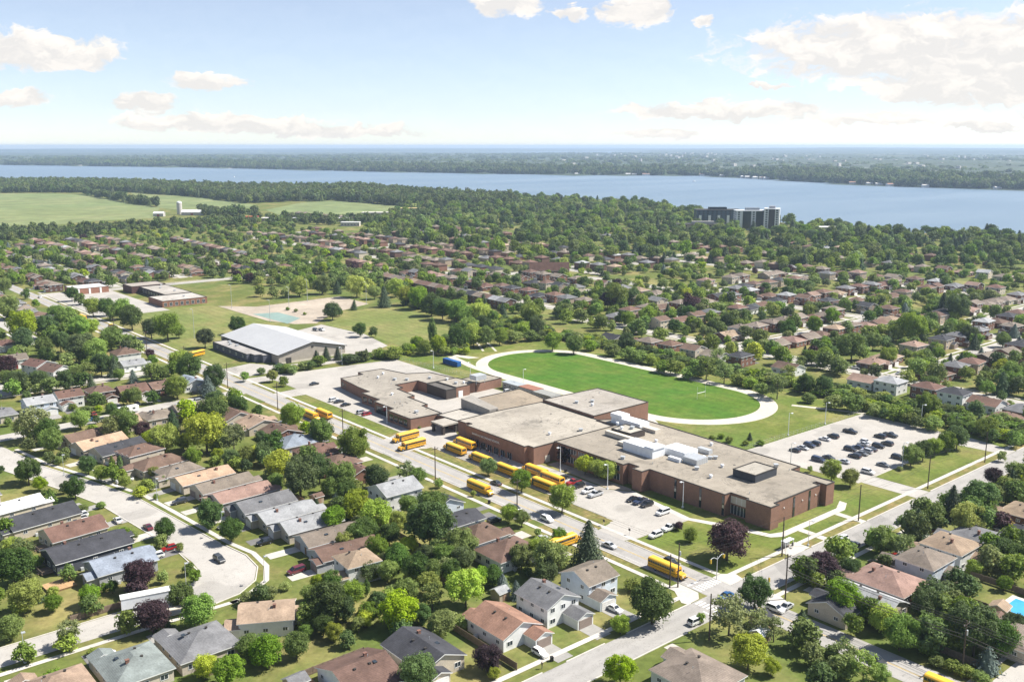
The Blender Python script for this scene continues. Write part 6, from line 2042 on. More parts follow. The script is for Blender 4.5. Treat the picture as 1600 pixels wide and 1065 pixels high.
def car_kit(kind):
    """front is -y"""
    L_, W_, hood, belt, top = {'sedan': (4.6, 1.8, .9, .95, 1.43), 'suv': (4.6, 1.88, 1.05, 1.12, 1.72), 'van': (5.0, 1.95, 1.1, 1.15, 1.78), 'pickup': (5.6, 1.95, 1.12, 1.18, 1.85), 'hatch': (4.2, 1.76, .92, .98, 1.5)}[kind]
    f, bk = -L_ / 2, L_ / 2
    mb = MB()
    z0 = .24 if kind in ('sedan', 'hatch') else .34
    if kind == 'pickup':
        ys = [(f, .9, hood - .25), (f + .12, .96, hood - .06), (f + 1.5, 1, belt), (.55, 1, belt), (.56, 1, belt), (bk - .1, .99, belt - .02), (bk, .96, belt - .1)]
    elif kind == 'sedan':
        ys = [(f, .86, hood - .3), (f + .15, .95, hood - .16), (f + 1.25, 1, belt - .04), (bk - .95, 1, belt), (bk - .12, .95, belt - .06), (bk, .88, belt - .25)]
    else:
        ys = [(f, .86, hood - .28), (f + .15, .95, hood - .12), (f + 1.15, 1, belt - .03), (bk - .3, 1, belt), (bk, .93, belt - .12)]
    loft(mb, [sec(y, W_ * w, z0, z1) for y, w, z1 in ys])
    # cabin
    if kind == 'sedan':
        c0, c1, r0, r1 = f + 1.2, bk - .75, f + 1.95, bk - 1.5
    elif kind == 'pickup':
        c0, c1, r0, r1 = f + 1.55, .55, f + 2.25, .35
    elif kind == 'van':
        c0, c1, r0, r1 = f + .85, bk - .05, f + 1.75, bk - .3
    else:
        c0, c1, r0, r1 = f + 1.15, bk - .05, f + 1.85, bk - .5
    x0, x1 = W_ / 2 - .04, W_ / 2 - .24
    zb = belt - .04
    bt = [(-x0, c0, zb), (x0, c0, zb), (x0, c1, zb), (-x0, c1, zb)]
    tp = [(-x1, r0, top), (x1, r0, top), (x1, r1, top), (-x1, r1, top)]
    mb.add(bt + tp, [(0, 1, 5, 4), (1, 2, 6, 5), (2, 3, 7, 6), (3, 0, 4, 7), (4, 5, 6, 7)])
    if kind == 'pickup':      # open bed
        mb.box(-W_ / 2 + .14, W_ / 2 - .14, .7, bk - .15, belt - .02, belt + .015, 1)
    body = mb.mesh('body', M['paint'], M['black'])

    def pane(q4, nrm, m=.08):
        c = sum((Vector(p) for p in q4), Vector()) / 4
        pts = [Vector(p) + (c - Vector(p)) * m + Vector(nrm) * .012 for p in q4]
        return [tuple(p) for p in pts]
    gl_ = []
    for nm, q4, nr in (('windscreen', [bt[0], bt[1], tp[1], tp[0]], (0, -.7, .7)), ('rear_window', [bt[2], bt[3], tp[3], tp[2]], (0, .8, .4)), ('side_window', [bt[1], bt[2], tp[2], tp[1]], (.95, 0, .3)), ('side_window', [bt[3], bt[0], tp[0], tp[3]], (-.95, 0, .3))):
        gl_.append((nm, MB().add(pane(q4, nr), [(0, 1, 2, 3)]).mesh(nm, M['glass'])))
    hl = MB().box(-.2, .2, -.03, .03, -.07, .07).mesh('headlight', M['lamp'])
    tl = MB().box(-.16, .16, -.03, .03, -.1, .1).mesh('tail_light', M['red'])
    return dict(L=L_, W=W_, body=body, glass=gl_, hl=hl, tl=tl, zl=hood - .3, zt=belt - .28, f=f, bk=bk)


KITS = {k_: car_kit(k_) for k_ in ('sedan', 'suv', 'van', 'pickup', 'hatch')}
CC = {'white': (.72, .72, .71), 'black': (.012, .012, .014), 'grey': (.13, .135, .14), 'silver': (.45, .46, .47), 'dark blue': (.018, .03, .07), 'blue': (.03, .1, .24), 'red': (.3, .012, .014), 'dark grey': (.045, .048, .052), 'maroon': (.12, .015, .025), 'beige': (.42, .36, .27)}


def car(a, b, d, kind, colr, label, turn=0.0, lights=True, group='cars on the streets and drives'):
    K_ = KITS[kind]
    rt = ob({'sedan': 'sedan_car', 'suv': 'suv_car', 'van': 'minivan', 'pickup': 'pickup_truck', 'hatch': 'hatchback_car'}[kind], None, None, (b, a, .05), FACE[d] + math.radians(turn))
    tag(rt, label, {'van': 'van', 'pickup': 'pickup'}.get(kind, 'car'), group)
    ob('body', K_['body'], rt, col=CC[colr])
    for nm, me in K_['glass']:
        ob(nm, me, rt)
    for y in (K_['f'] + .85, K_['bk'] - .95):
        for s_ in (-1, 1):
            w = ob('wheel', WHEEL, rt, (s_ * (K_['W'] / 2 - .1), y, .33))
            if lights:
                ob('rim', RIM, w)
    if lights:
        for s_ in (-1, 1):
            ob('headlight', K_['hl'], rt, (s_ * (K_['W'] / 2 - .38), K_['f'] + .03, K_['zl']))
            ob('tail_light', K_['tl'], rt, (s_ * (K_['W'] / 2 - .3), K_['bk'] - .015, K_['zt']))
    return rt


# staff lot, from the photograph's three rows
SL = [(50, 117.1, 'hatch', 'dark grey'), (49.7, 121.9, 'sedan', 'silver'), (49.8, 126.3, 'suv', 'dark blue'), (49.8, 129.8, 'suv', 'dark grey'), (50.6, 137.9, 'sedan', 'white'), (50.3, 143.1, 'suv', 'black'), (49.5, 153.9, 'pickup', 'black'),
      (38.6, 156.9, 'suv', 'black'), (36.9, 161.5, 'pickup', 'dark grey'), (32.1, 150.4, 'suv', 'dark grey'), (32.7, 145, 'suv', 'black'), (38.6, 146.4, 'hatch', 'white'), (37.6, 143, 'sedan', 'silver'), (37, 138, 'sedan', 'dark blue'), (37.5, 133.6, 'suv', 'black'),
      (32.5, 139.5, 'sedan', 'dark grey'), (32.3, 136, 'suv', 'silver'), (32, 132.3, 'sedan', 'grey'), (32.1, 127.6, 'suv', 'black'), (38.2, 113.9, 'van', 'dark blue'), (37.3, 119.1, 'sedan', 'dark grey'), (31.4, 119.1, 'sedan', 'silver'), (20.5, 126.5, 'sedan', 'grey'), (19.9, 115.3, 'suv', 'white'), (21.3, 138, 'suv', 'black')]
KN = {'sedan': 'sedan', 'suv': 'SUV', 'van': 'minivan', 'pickup': 'pickup', 'hatch': 'hatchback'}
rowname = {50: 'far row', 38: 'middle row', 32: 'near row', 20: 'lot edge'}
cn = {}
for a, b, kd, cl in SL:
    rn = rowname[min(rowname, key=lambda r: abs(r - a))]
    i = cn[rn] = cn.get(rn, -1) + 1
    car(a, b, R.choice(('a-', 'a+')), kd, cl, '%s %s, %s car of the %s of the staff parking lot' % (cl, KN[kd], nth(i), rn), R.uniform(-3, 3), True, 'cars in the staff parking lot')
# everything else
CARS = [(83.3, 31.5, 'b-', 'sedan', 'black', 'black sedan beside the last waiting bus'), (77.6, 31, 'b-', 'pickup', 'red', 'red pickup parked by the waiting buses'), (74.2, 30, 'b-', 'suv', 'black', 'black SUV next to the red pickup'),
        (68.8, 29, 'b-', 'suv', 'white', 'white SUV in the front lot beside the pickup'), (65, 28.6, 'b-', 'pickup', 'silver', 'silver pickup in the front lot'), (54.4, 34.6, 'b-', 'sedan', 'black', 'black sedan, first of three dark cars by the school path'),
        (51.6, 35, 'b-', 'pickup', 'dark blue', 'dark blue pickup, middle of three dark cars by the school path'), (48.4, 34.6, 'b-', 'suv', 'black', 'black SUV, last of three dark cars by the school path'), (40.8, 33.4, 'b-', 'van', 'white', 'white minivan alone below the school path'),
        (31.4, 25.4, 'b-', 'pickup', 'white', 'white pickup at the lot edge by the copper tree'), (30.6, 18.4, 'b-', 'suv', 'white', 'white SUV parked near the lot entrance'),
        (59.7, 2.8, 'a-', 'suv', 'white', 'white SUV driving beside the front lot'), (34.2, 3.2, 'a-', 'sedan', 'silver', 'silver sedan on the bus road before the crosswalk'), (15.5, 7.6, 'a-', 'suv', 'black', 'black car half hidden behind the corner bus'),
        (94, 11.2, 'a+', 'sedan', 'dark grey', 'dark sedan at the verge in tree shade'), (73, 1.6, 'a-', 'sedan', 'dark grey', 'dark sedan under the near kerb trees'), (-5.5, 57, 'b-', 'hatch', 'white', 'white hatchback on the crossing road'), (-10, 54.5, 'b+', 'pickup', 'black', 'black pickup at the kerb of the crossing road'),
        (-20.5, 49, 'a+', 'suv', 'black', 'black SUV in the drive of the split-level house'), (-18.5, 82, 'b-', 'sedan', 'maroon', 'maroon car under the tall spruce'), (-9.6, 82, 'b-', 'hatch', 'black', 'black hatchback at the crossing road kerb'), (-21, 57, 'a+', 'sedan', 'red', 'red car beside the brown house drive'),
        (-6, 3, 'b-', 'sedan', 'blue', 'blue car turning at the intersection'), (-9.6, -13, 'b+', 'suv', 'white', 'white car below the crosswalk at the corner pole'), (3.5, -50.5, 'a-', 'hatch', 'white', 'white hatchback on the pale drive of the salmon house'), (7.3, -23, 'a-', 'sedan', 'white', 'white sedan on the drive by the corner tree'),
        (-46, 3, 'a-', 'suv', 'dark grey', 'dark SUV on the lower road under the wires'), (-19, 9.5, 'b-', 'sedan', 'silver', 'silver car beside the tall dark spruce'), (-18, 6.5, 'a-', 'suv', 'white', 'white car at the lower road junction'),
        (142, -95.5, 'a+', 'sedan', 'white', 'white sedan parked along the elbow street'), (131, -90.5, 'a+', 'sedan', 'maroon', 'maroon sedan moving on the elbow street'), (112, -91.5, 'b-', 'hatch', 'red', 'long red car by the lower drive'), (109, -96.5, 'b-', 'suv', 'white', 'white SUV beside the red car'),
        (96, -84, 'a-', 'suv', 'dark grey', 'grey car in tree shade near the street elbow'), (150, -104.5, 'b-', 'pickup', 'white', 'white pickup before the dark long roof'), (153, -103, 'b-', 'suv', 'white', 'white SUV next to the white pickup'), (142, -101, 'b-', 'sedan', 'silver', 'silver car on the dark drive'),
        (163, -105.5, 'b-', 'sedan', 'dark blue', 'dark blue car near the yellow-green street tree'), (205, -86, 'b-', 'suv', 'white', 'white SUV in the drive of the charcoal bungalow'), (194, -83, 'b-', 'sedan', 'maroon', 'maroon car at the split-level drive'), (176, -82, 'b-', 'pickup', 'white', 'white pickup among front shrubs'),
        (145, -75.5, 'b-', 'suv', 'dark grey', 'dark SUV in the drive of the taupe bungalow'), (98.5, -69.5, 'b-', 'suv', 'black', 'black SUV in the drive of the light grey bungalow'), (117, -73, 'b-', 'sedan', 'grey', 'grey car behind the big double tree'), (76, -71.5, 'b-', 'van', 'maroon', 'maroon van before the red-brown bungalow'),
        (80, -147, 'b+', 'suv', 'dark grey', 'dark car on the lower side street'), (62.5, -123, 'a+', 'pickup', 'white', 'white car at the green-grey house'), (266, -64, 'a-', 'hatch', 'red', 'red hatchback on the motorhome street'), (258.5, -67, 'b-', 'sedan', 'blue', 'blue car across from the red hatchback'),
        (273, -17, 'b+', 'suv', 'black', 'black SUV at the blue-grey house'), (259, -23, 'b-', 'suv', 'silver', 'silver SUV parked under the round tree'), (259.5, -30, 'b-', 'sedan', 'silver', 'silver sedan behind the motorhome'), (272, -84, 'b-', 'sedan', 'silver', 'silver car at the pale blue house'), (272, -44, 'a-', 'sedan', 'black', 'black car in front of dark garage'),
        (156, -9.5, 'b+', 'sedan', 'white', 'white sedan at the red-brown bungalow on the bus road'), (69, -10, 'b+', 'suv', 'black', 'black SUV at the dark-roofed white house'), (50, -8, 'b+', 'sedan', 'silver', 'silver car opposite the front lot'), (203, -10, 'b+', 'suv', 'white', 'white SUV at the tan bungalow'), (110, -14, 'b+', 'van', 'white', 'white van beside the white two-storey house'),
        (254, 32, 'b+', 'sedan', 'dark grey', 'dark car crossing the rear lot'), (243, 57.5, 'b+', 'suv', 'silver', 'silver SUV in the rear lot, farther out'), (247, 66, 'a+', 'suv', 'black', 'black SUV behind the rear wing'), (222, 24, 'b+', 'suv', 'white', 'white SUV parked along the rear wing'), (218.5, 24.5, 'b+', 'sedan', 'dark grey', 'dark sedan parked along the rear wing'),
        (212, 24, 'b+', 'sedan', 'black', 'black sedan at the rear wing corner'), (197, 22.8, 'b+', 'suv', 'silver', 'silver SUV by the dark school doors'), (193.5, 23, 'b+', 'hatch', 'red', 'red hatchback by the dark school doors'), (184, 92, 'b+', 'suv', 'white', 'white SUV behind the school beside the portables'),
        (372, 102, 'a-', 'pickup', 'white', 'white pickup in the arena lot'), (374, 99, 'a-', 'suv', 'dark grey', 'dark SUV beside the white arena pickup'), (560, 5, 'a-', 'suv', 'dark blue', 'dark car far up the bus road'), (620, 7, 'a+', 'sedan', 'white', 'white car farther up the bus road'),
        (300, 38, 'b+', 'suv', 'black', 'black SUV at the arena entrance'), (87, 262, 'b+', 'sedan', 'silver', 'silver sedan at the back-street junction'), (104, 256, 'a+', 'suv', 'black', 'black SUV in a back-street drive'), (107, 256, 'a+', 'pickup', 'white', 'white pickup in a back-street drive'), (84, 330, 'b-', 'suv', 'white', 'white SUV on the first side street')]
for i in range(10):
    CARS.append((548 + (i % 5) * 5.5, 22 + (i // 5) * 12, 'b-', R.choice(('suv', 'sedan')), R.choice(('white', 'black', 'silver', 'grey')), ''))
for i, (a, b, d, kd, cl, lab) in enumerate(CARS):
    if not lab:
        lab = '%s %s, %s from the near end of the farther school lot' % (cl, KN[kd], nth(i - len(CARS) + 10))
    z = pix(a, b)[2]
    car(a, b, d, kd, cl, lab, R.uniform(-3, 3), z < 420, 'cars on the streets and drives')

# ------------------------------------------------------------------ school buses (front is -y)
mb = MB()
bw = 1.22
prof = lambda y, zt: [(-bw, y, .55), (bw, y, .55), (bw, y, 2.55), (bw - .12, y, zt - .22), (bw - .45, y, zt), (-bw + .45, y, zt), (-bw + .12, y, zt - .22), (-bw, y, 2.55)]
loft(mb, [prof(-4.0, 3.0), prof(-3.8, 3.06), prof(5.4, 3.06), prof(5.6, 3.0)])
BBODY = mb.mesh('body', M['yellow'])
mb = MB()
rp = lambda y, e: [(-bw + .1, y, 2.87 - e), (bw - .1, y, 2.87 - e), (bw - .44, y, 3.1 - e), (-bw + .44, y, 3.1 - e)]
loft(mb, [rp(-3.85, .03), rp(5.45, .03)])
BROOF = mb.mesh('roof', M['yellow_sunlit'])
mb = MB()
loft(mb, [sec(-6.0, 1.7, .55, 1.35), sec(-5.8, 1.9, .5, 1.55), sec(-4.0, 2.2, .5, 1.75)])
mb.box(-1.05, 1.05, -6.15, -6.0, .5, .8, 1)
BHOOD = mb.mesh('hood', M['yellow'], M['black'])
BWIN = MB().box(-.36, .36, -.02, 0, -.33, .33).mesh('window', M['glass'])
BWS = MB().add([(-1.05, -4.02, 1.8), (1.05, -4.02, 1.8), (.98, -3.98, 2.72), (-.98, -3.98, 2.72)], [(0, 1, 2, 3)]).mesh('windscreen', M['glass'])
BRW = MB().box(-.85, .85, 5.6, 5.64, 1.85, 2.6).mesh('rear_window', M['glass'])
BDO = MB().box(-.02, .02, -.45, .45, .6, 2.6).mesh('door', M['glass'])
BRL = MB().box(-bw - .025, -bw, -3.9, 5.5, 1.28, 1.4).box(bw, bw + .025, -3.9, 5.5, 1.28, 1.4).mesh('rub_rail', M['black'])
BBP = MB().box(-1.2, 1.2, 5.6, 5.75, .5, .8).mesh('bumper', M['black'])
BLT = MB().box(-.15, .15, -.03, .03, -.12, .12).mesh('tail_light', M['red'])
BHL = MB().box(-.18, .18, -.03, .03, -.12, .12).mesh('headlight', M['lamp'])
BMI = MB().box(-.12, .12, -.05, .05, -.25, .25).mesh('mirror', M['black'])


def bus(a, b, d, label, turn=0.0):
    rt = ob('school_bus', None, None, (b, a, .05), FACE[d] + math.radians(turn))
    tag(rt, label, 'bus', 'yellow school buses')
    ob('body', BBODY, rt)
    ob('roof', BROOF, rt)
    ob('hood', BHOOD, rt)
    for s_ in (-1, 1):
        for i in range(11):
            ob('window', BWIN, rt, (s_ * (bw + .005), -2.9 + i * .8, 2.18), s_ * math.pi / 2)
        for y in (-4.9, 3.1):
            w = ob('wheel', BWHEEL, rt, (s_ * 1.0, y, .5))
            ob('rim', BRIM, w)
        ob('headlight', BHL, rt, (s_ * .7, -6.03, 1.1))
        ob('tail_light', BLT, rt, (s_ * .95, 5.62, 1.4))
        ob('mirror', BMI, rt, (s_ * 1.2, -4.6, 1.9))
    ob('windscreen', BWS, rt)
    ob('rear_window', BRW, rt)
    ob('door', BDO, rt, (bw + .01, -3.45, 0))
    ob('rub_rail', BRL, rt)
    ob('bumper', BBP, rt)
    return rt


for a, b, d, lab, tn in [(154.4, 16.2, 'b-', 'school bus leaving the forecourt, farther of the two turning out', 4), (144.4, 12.2, 'b-', 'school bus nosing onto the road, nearer of the two turning out', 2), (130, 21.2, 'a+', 'school bus first in the kerb-side waiting line', 0),
                         (133, 28, 'a+', 'school bus first in the line along the gym wall', 0), (115, 21.4, 'a+', 'school bus behind the slim tree in the waiting line', 0), (100.4, 20.8, 'a+', 'school bus half hidden by the second street tree', 0), (93, 27.6, 'a+', 'school bus before the lit brick corner', 0),
                         (81.5, 20.6, 'a+', 'school bus last in the kerb-side waiting line', 0), (84, 26.6, 'a+', 'school bus last in the inner line beside parked cars', 0), (92, 2.9, 'a-', 'school bus driving along the bus road past the verge tree', 0), (12.8, 2.6, 'a-', 'school bus stopping at the crosswalk', 0),
                         (43, -6, 'b+', 'school bus rear peeking out behind the dark spruce', 0), (204, 3, 'a-', 'school bus behind the big near tree up the road', 0), (203, 8, 'a+', 'second school bus beside the one up the road', 0), (350, 14, 'b-', 'school bus turning out by the arena', 20),
                         (458, 6.5, 'a+', 'distant school bus near the farther school', 0), (505, 3, 'a-', 'farthest school bus up the road', 0), (-63, 2.6, 'a-', 'school bus at the bottom edge on the lower road', 0)]:
    bus(a, b, d, lab, tn)

# motorhome, trailer, cargo truck
mh = ob('motorhome', None, None, (-52, 261, .05), FACE['b-'] + .1)
tag(mh, 'white motorhome with dark windows parked on the side street', 'motorhome')
mb = MB()
loft(mb, [sec(-4.6, 2.2, .5, 2.6, .0, .2), sec(-4.2, 2.4, .45, 3.1, .0, .2), sec(4.3, 2.4, .45, 3.1, .0, .2), sec(4.6, 2.3, .5, 2.9, .0, .2)])
ob('body', mb.mesh('body', M['paint']), mh, col=CC['white'])
ob('windscreen', MB().box(-1, 1, -4.62, -4.58, 1.5, 2.3).mesh('windscreen', M['glass']), mh)
for s_ in (-1, 1):
    for y in (-2.6, -.2, 2.4):
        ob('window', BWIN, mh, (s_ * 1.22, y, 2.0), s_ * math.pi / 2, scale=(1.5, 1, 1))
    for y in (-3, 2.4):
        ob('wheel', BWHEEL, mh, (s_ * 1.05, y, .5))
tr_ = ob('trailer', None, None, (-108, 82.3, 0), math.radians(-14))
tag(tr_, 'long white-roofed box trailer parked at the end of the lower street', 'trailer')
ob('box', MB().box(-6.2, 6.2, -1.3, 1.3, .9, 3.6).mesh('box', M['hvac']), tr_)
ob('roof', MB().box(-6.3, 6.3, -1.4, 1.4, 3.6, 3.75).mesh('roof', M['white']), tr_)
ob('door', MB().box(-6.24, -6.2, -1.1, 1.1, 1.0, 3.4).mesh('door', M['newwood']), tr_)
for x in (-4, -2.8):
    for s_ in (-1, 1):
        ob('wheel', BWHEEL, tr_, (x, s_ * 1.1, .5), math.pi / 2)
ob('support_leg', MB().tube((4, 0, 0), (4, 0, .9), .12).mesh('support_leg', M['metal']), tr_)
sh_ = ob('carport_shed', None, None, (-104, 73, 0), math.radians(-14))
tag(sh_, 'small pale-roofed carport beside the box trailer', 'shed')
ob('roof', MB().box(-3, 3, -2, 2, 2.5, 2.7).mesh('roof', M['cream']), sh_)
for x in (-2.7, 2.7):
    for y in (-1.7, 1.7):
        ob('post', MB().box(x - .1, x + .1, y - .1, y + .1, 0, 2.5).mesh('post', M['wood']), sh_)

# ================================================================== poles, lamps, wires


def pole_mesh():
    return MB().tube((0, 0, 0), (0, 0, 12), .2, .14, 8).mesh('post', M['polewood'])


PPOST = pole_mesh()
PARM = MB().box(-1.3, 1.3, -.07, .07, 11.0, 11.2).mesh('cross_arm', M['polewood'])
PINS = MB().tube((0, 0, 11.2), (0, 0, 11.5), .07, .05, 6).mesh('insulator', M['metal'])
PCAN = MB().tube((.35, 0, 8.6), (.35, 0, 9.7), .3, .3, 10).mesh('transformer', M['metal'])


def upole(a, b, label, rz=0.0, can=False, arm=True, sc_=1.0):
    p = ob('utility_pole', None, None, (b, a, 0), rz, scale=(1, 1, sc_))
    tag(p, label, 'pole', 'wooden utility poles')
    ob('post', PPOST, p)
    if arm:
        am = ob('cross_arm', PARM, p)
        for x in (-1.15, 0, 1.15):
            ob('insulator', PINS, am, (x, 0, 0))
    if can:
        ob('transformer', PCAN, p)


PA = [(430, -1.6), (378, -1.6), (325, -1.6), (275, -1.4), (225, -1.4), (171, -1.4), (110, -2.0), (68, -1.9), (5.5, -1.6), (-16, 13.6), (-60, 13.4), (-105, 13.4)]
PN = ['far up the bus road, last of the row', 'beside the grass of the arena', 'opposite the arena annex', 'at the mouth of the motorhome street', 'facing the traffic island', 'opposite the rear wing corner', 'opposite the waiting buses', 'behind the street trees by the front lot', 'at the crosswalk corner',
      'where the lower road begins', 'with three arms at the lower road', 'out at the bottom corner']
for i, ((a, b), s_) in enumerate(zip(PA, PN)):
    upole(a, b, 'tall wooden utility pole ' + s_, 0, i in (8, 10), i != 8)
upole(6.8, -3.2, 'slimmer second wooden pole at the crosswalk corner', 0, False, False, .75)
PB = [(-.6, 34.8), (-.6, 74), (-.6, 116.5), (-.6, 158), (-.6, 200)]
for (a, b), s_ in zip(PB, ['beside the bus shelter', 'at the front path of the school corner', 'at the staff lot entrance', 'beside the second lot entrance', 'past the tree belt']):
    upole(a, b, 'tall wooden utility pole ' + s_, math.pi / 2, False, False, .95)
upole(-16.5, -16.8, 'wooden pole beside the pale sparse tree below the crosswalk', 0, False, False, .95)


def wire(p, q_, label, r=.022, sag=.8, n=7):
    mb = MB()
    pv, qv = Vector(p), Vector(q_)
    pts = []
    for i in range(n + 1):
        t = i / n
        c = pv.lerp(qv, t)
        c.z -= sag * 4 * t * (1 - t)
        pts.append(c)
    for i in range(n):
        mb.tube(pts[i], pts[i + 1], r, r, 4, cap=False)
    o = ob('overhead_wire', mb.mesh('overhead_wire', M['dark']))
    tag(o, label, 'wire', 'overhead power lines')


for i in range(3, len(PA) - 1):
    (a0, b0), (a1, b1) = PA[i], PA[i + 1]
    for x, nm in ((-1.15, 'road-side'), (0, 'middle'), (1.15, 'outer')):
        wire((b0 + x, a0, 11.45), (b1 + x, a1, 11.45), '%s overhead wire running from the pole %s' % (nm, PN[i]), .05 if i >= 9 else .022)
    if i >= 9:
        for z in (8.6, 7.8):
            wire((b0, a0, z), (b1, a1, z), 'lower %s cable from the pole %s' % ('thick' if z > 8 else 'thin', PN[i]), .07)
for i in range(len(PB) - 1):
    (a0, b0), (a1, b1) = PB[i], PB[i + 1]
    for z, nm in ((11.2, 'top'), (9.0, 'lower'), (8.2, 'lowest')):
        wire((b0, a0, z), (b1, a1, z), '%s wire, %s span along the crossing road' % (nm, nth(i)))
for z, nm in ((11.2, 'top'), (9, 'lower'), (8.2, 'lowest')):
    wire((-1.6, 5.5, z), (34.8, -.6, z), '%s wire from the crosswalk pole to the bus shelter pole' % nm, .03)
    wire((34.8, -.6, z - .3), (13.6, -16, z - .3), '%s wire from the bus shelter pole across to the lower road' % nm, .03)


def lamp(a, b, h, label, d=(1, 0), m_='hvac', r=.13):
    p = ob('lamp_post', None, None, (b, a, 0))
    tag(p, label, 'street lamp', 'lamp posts')
    ob('post', MB().tube((0, 0, 0), (0, 0, h), r, r * .6, 8).box(-.25, .25, -.25, .25, 0, .5).mesh('post', M[m_]), p)
    mb = MB().tube((0, 0, h - .1), (d[0] * 1.0, d[1] * 1.0, h + .15), .06, .05, 6)
    mb.box(d[0] * 1.2 - .4, d[0] * 1.2 + .4, d[1] * 1.2 - .3, d[1] * 1.2 + .3, h + .05, h + .25)
    ob('lamp_head', mb.mesh('lamp_head', M[m_]), p)


for a, b, h, s_ in [(90, 36.6, 8.5, 'beside the copper-leaved tree'), (67, 36.2, 8.5, 'in front of the yellow-green bushes'), (40.4, 42.2, 8.5, 'before the brick panels'), (63.3, 132.6, 9, 'at the lawn edge of the staff lot'), (62.6, 157.3, 9, 'at the far lawn edge of the staff lot'), (36, 183.6, 9, 'at the hedge side of the staff lot'),
                    (15.8, 130.8, 9, 'at the near side of the staff lot'), (42.5, 103.2, 8, 'behind the brick school wing'), (283, 64, 9, 'at the arena side of the rear lot'), (246, 95, 9, 'at the track side of the rear lot'), (213, 93, 9, 'beside the cooling unit'), (178, 23, 7, 'before the rear wing corner'), (186, 103, 9, 'behind the portable classrooms')]:
    lamp(a, b, h, 'white lamp post ' + s_, (-1, 0) if b < 100 else (0, -1))
for a, b, s_ in [(73.5, -138, 'on the lower side street'), (196, -95.5, 'on the elbow street by the big round tree'), (152, -80, 'by the yellow-green front tree'), (112, -76, 'by the double tree'), (76, -80.5, 'at the street elbow'), (85, -97.5, 'at the inner street elbow'), (-12.6, 42, 'on the crossing road'), (-1.2, 46.5, 'at the bus stop kerb')]:
    lamp(a, b, 7.5, 'grey street lamp ' + s_, (0, -1), 'metal', .09)
for a, b, h, s_ in [(486, 96, 16, 'at the far corner of the park'), (400, 34, 17, 'beside the arena field'), (452, 122, 16, 'by the earth bank'), (478, 150, 16, 'behind the sports pad'), (440, 176, 16, 'by the hedge'), (420, 92, 14, 'beside the sports pad')]:
    lamp(a, b, h, 'tall park floodlight mast ' + s_, (-1, 0), 'metal', .16)

# traffic signal
ts = ob('traffic_signal', None, None, (9.6, 2.0, 0))
tag(ts, 'traffic signal pole with a double curved arm at the crosswalk', 'traffic light')
ob('post', MB().tube((0, 0, 0), (0, 0, 6.4), .12, .09, 8).mesh('post', M['metal']), ts)
for s_ in (-1, 1):
    mb = MB()
    for i in range(4):
        t0, t1_ = i / 4, (i + 1) / 4
        mb.tube((s_ * 2.7 * t0, 0, 5.6 + .9 * math.sin(t0 * 2.2)), (s_ * 2.7 * t1_, 0, 5.6 + .9 * math.sin(t1_ * 2.2)), .06, .06, 6)
    ob('arm', mb.mesh('arm', M['hvac']), ts)
    ob('signal_head', MB().box(s_ * 2.7 - .18, s_ * 2.7 + .18, -.18, .18, 5.2, 6.2).mesh('signal_head', M['signal']), ts)
ts2 = ob('traffic_signal', None, None, (-13.6, 11.2, 0))
ts2.location = (11.2, -12.6, 0)
tag(ts2, 'second traffic signal pole on the far corner of the intersection', 'traffic light')
ob('post', MB().tube((0, 0, 0), (0, 0, 5.5), .11, .09, 8).mesh('post', M['metal']), ts2)
ob('signal_head', MB().box(-.18, .18, -.3, .1, 4.2, 5.3).mesh('signal_head', M['signal']), ts2)
# bus shelter
bs = ob('bus_shelter', None, None, (40.5, 1.6, 0))
tag(bs, 'small glazed bus shelter with white frame on the concrete pad', 'bus shelter')
ob('roof', MB().box(-2.1, 2.1, -.8, .8, 2.4, 2.55).mesh('roof', M['hvac']), bs)
for x in (-1.9, 1.9):
    for y in (-.65, .65):
        ob('post', MB().box(x - .06, x + .06, y - .06, y + .06, 0, 2.4).mesh('post', M['white']), bs)
ob('pane', MB().box(-1.8, 1.8, .66, .7, .3, 2.2).mesh('pane', M['metal']), bs)
ob('bench', MB().box(-1.4, 1.4, .1, .5, .42, .5).box(-1.2, -1.1, .2, .4, 0, .42).box(1.1, 1.2, .2, .4, 0, .42).mesh('bench', M['wood']), bs)
ob('litter_bin', MB().box(2.4, 2.9, -.3, .2, 0, 1).mesh('litter_bin', M['dark']), bs)
# goal posts on the field
gp = ob('goal_posts', None, None, (151.5, 121, 0))
tag(gp, 'white rugby goal posts standing on the playing field', 'goal posts')
for s_ in (-1, 1):
    ob('upright', MB().tube((s_ * 2.8, 0, 0), (s_ * 2.8, 0, 5.5), .06, .05, 6).mesh('upright', M['white']), gp)
ob('crossbar', MB().tube((-2.8, 0, 2.6), (2.8, 0, 2.6), .12, .12, 6).mesh('crossbar', M['white']), gp)

# fences: posts, rails and boards each a piece
FP = MB().box(-.06, .06, -.06, .06, 0, 1.85).mesh('post', M['wood'])
FB = MB().box(0, 2.3, -.025, .025, .08, 1.75).box(0, 2.3, -.05, -.025, .35, .45).box(0, 2.3, -.05, -.025, 1.35, 1.45).mesh('panel', M['wood'])
FB2 = MB().box(0, 2.3, -.025, .025, .08, 1.75).box(0, 2.3, -.05, -.025, .35, .45).box(0, 2.3, -.05, -.025, 1.35, 1.45).mesh('panel', M['newwood'])


def fence(p0, p1, label, me=FB):
    d = Vector((p1[1] - p0[1], p1[0] - p0[0]))
    n = max(1, int(d.length / 2.4))
    rt = ob('wooden_fence', None, None, (p0[1], p0[0], 0), math.atan2(d.y, d.x))
    tag(rt, label, 'fence', 'wooden yard fences')
    s_ = d.length / n / 2.4
    for i in range(n + 1):
        ob('post', FP, rt, (i * d.length / n, 0, 0))
        if i < n:
            ob('panel', me, rt, (i * d.length / n + .04, 0, 0), scale=(s_, 1, 1))


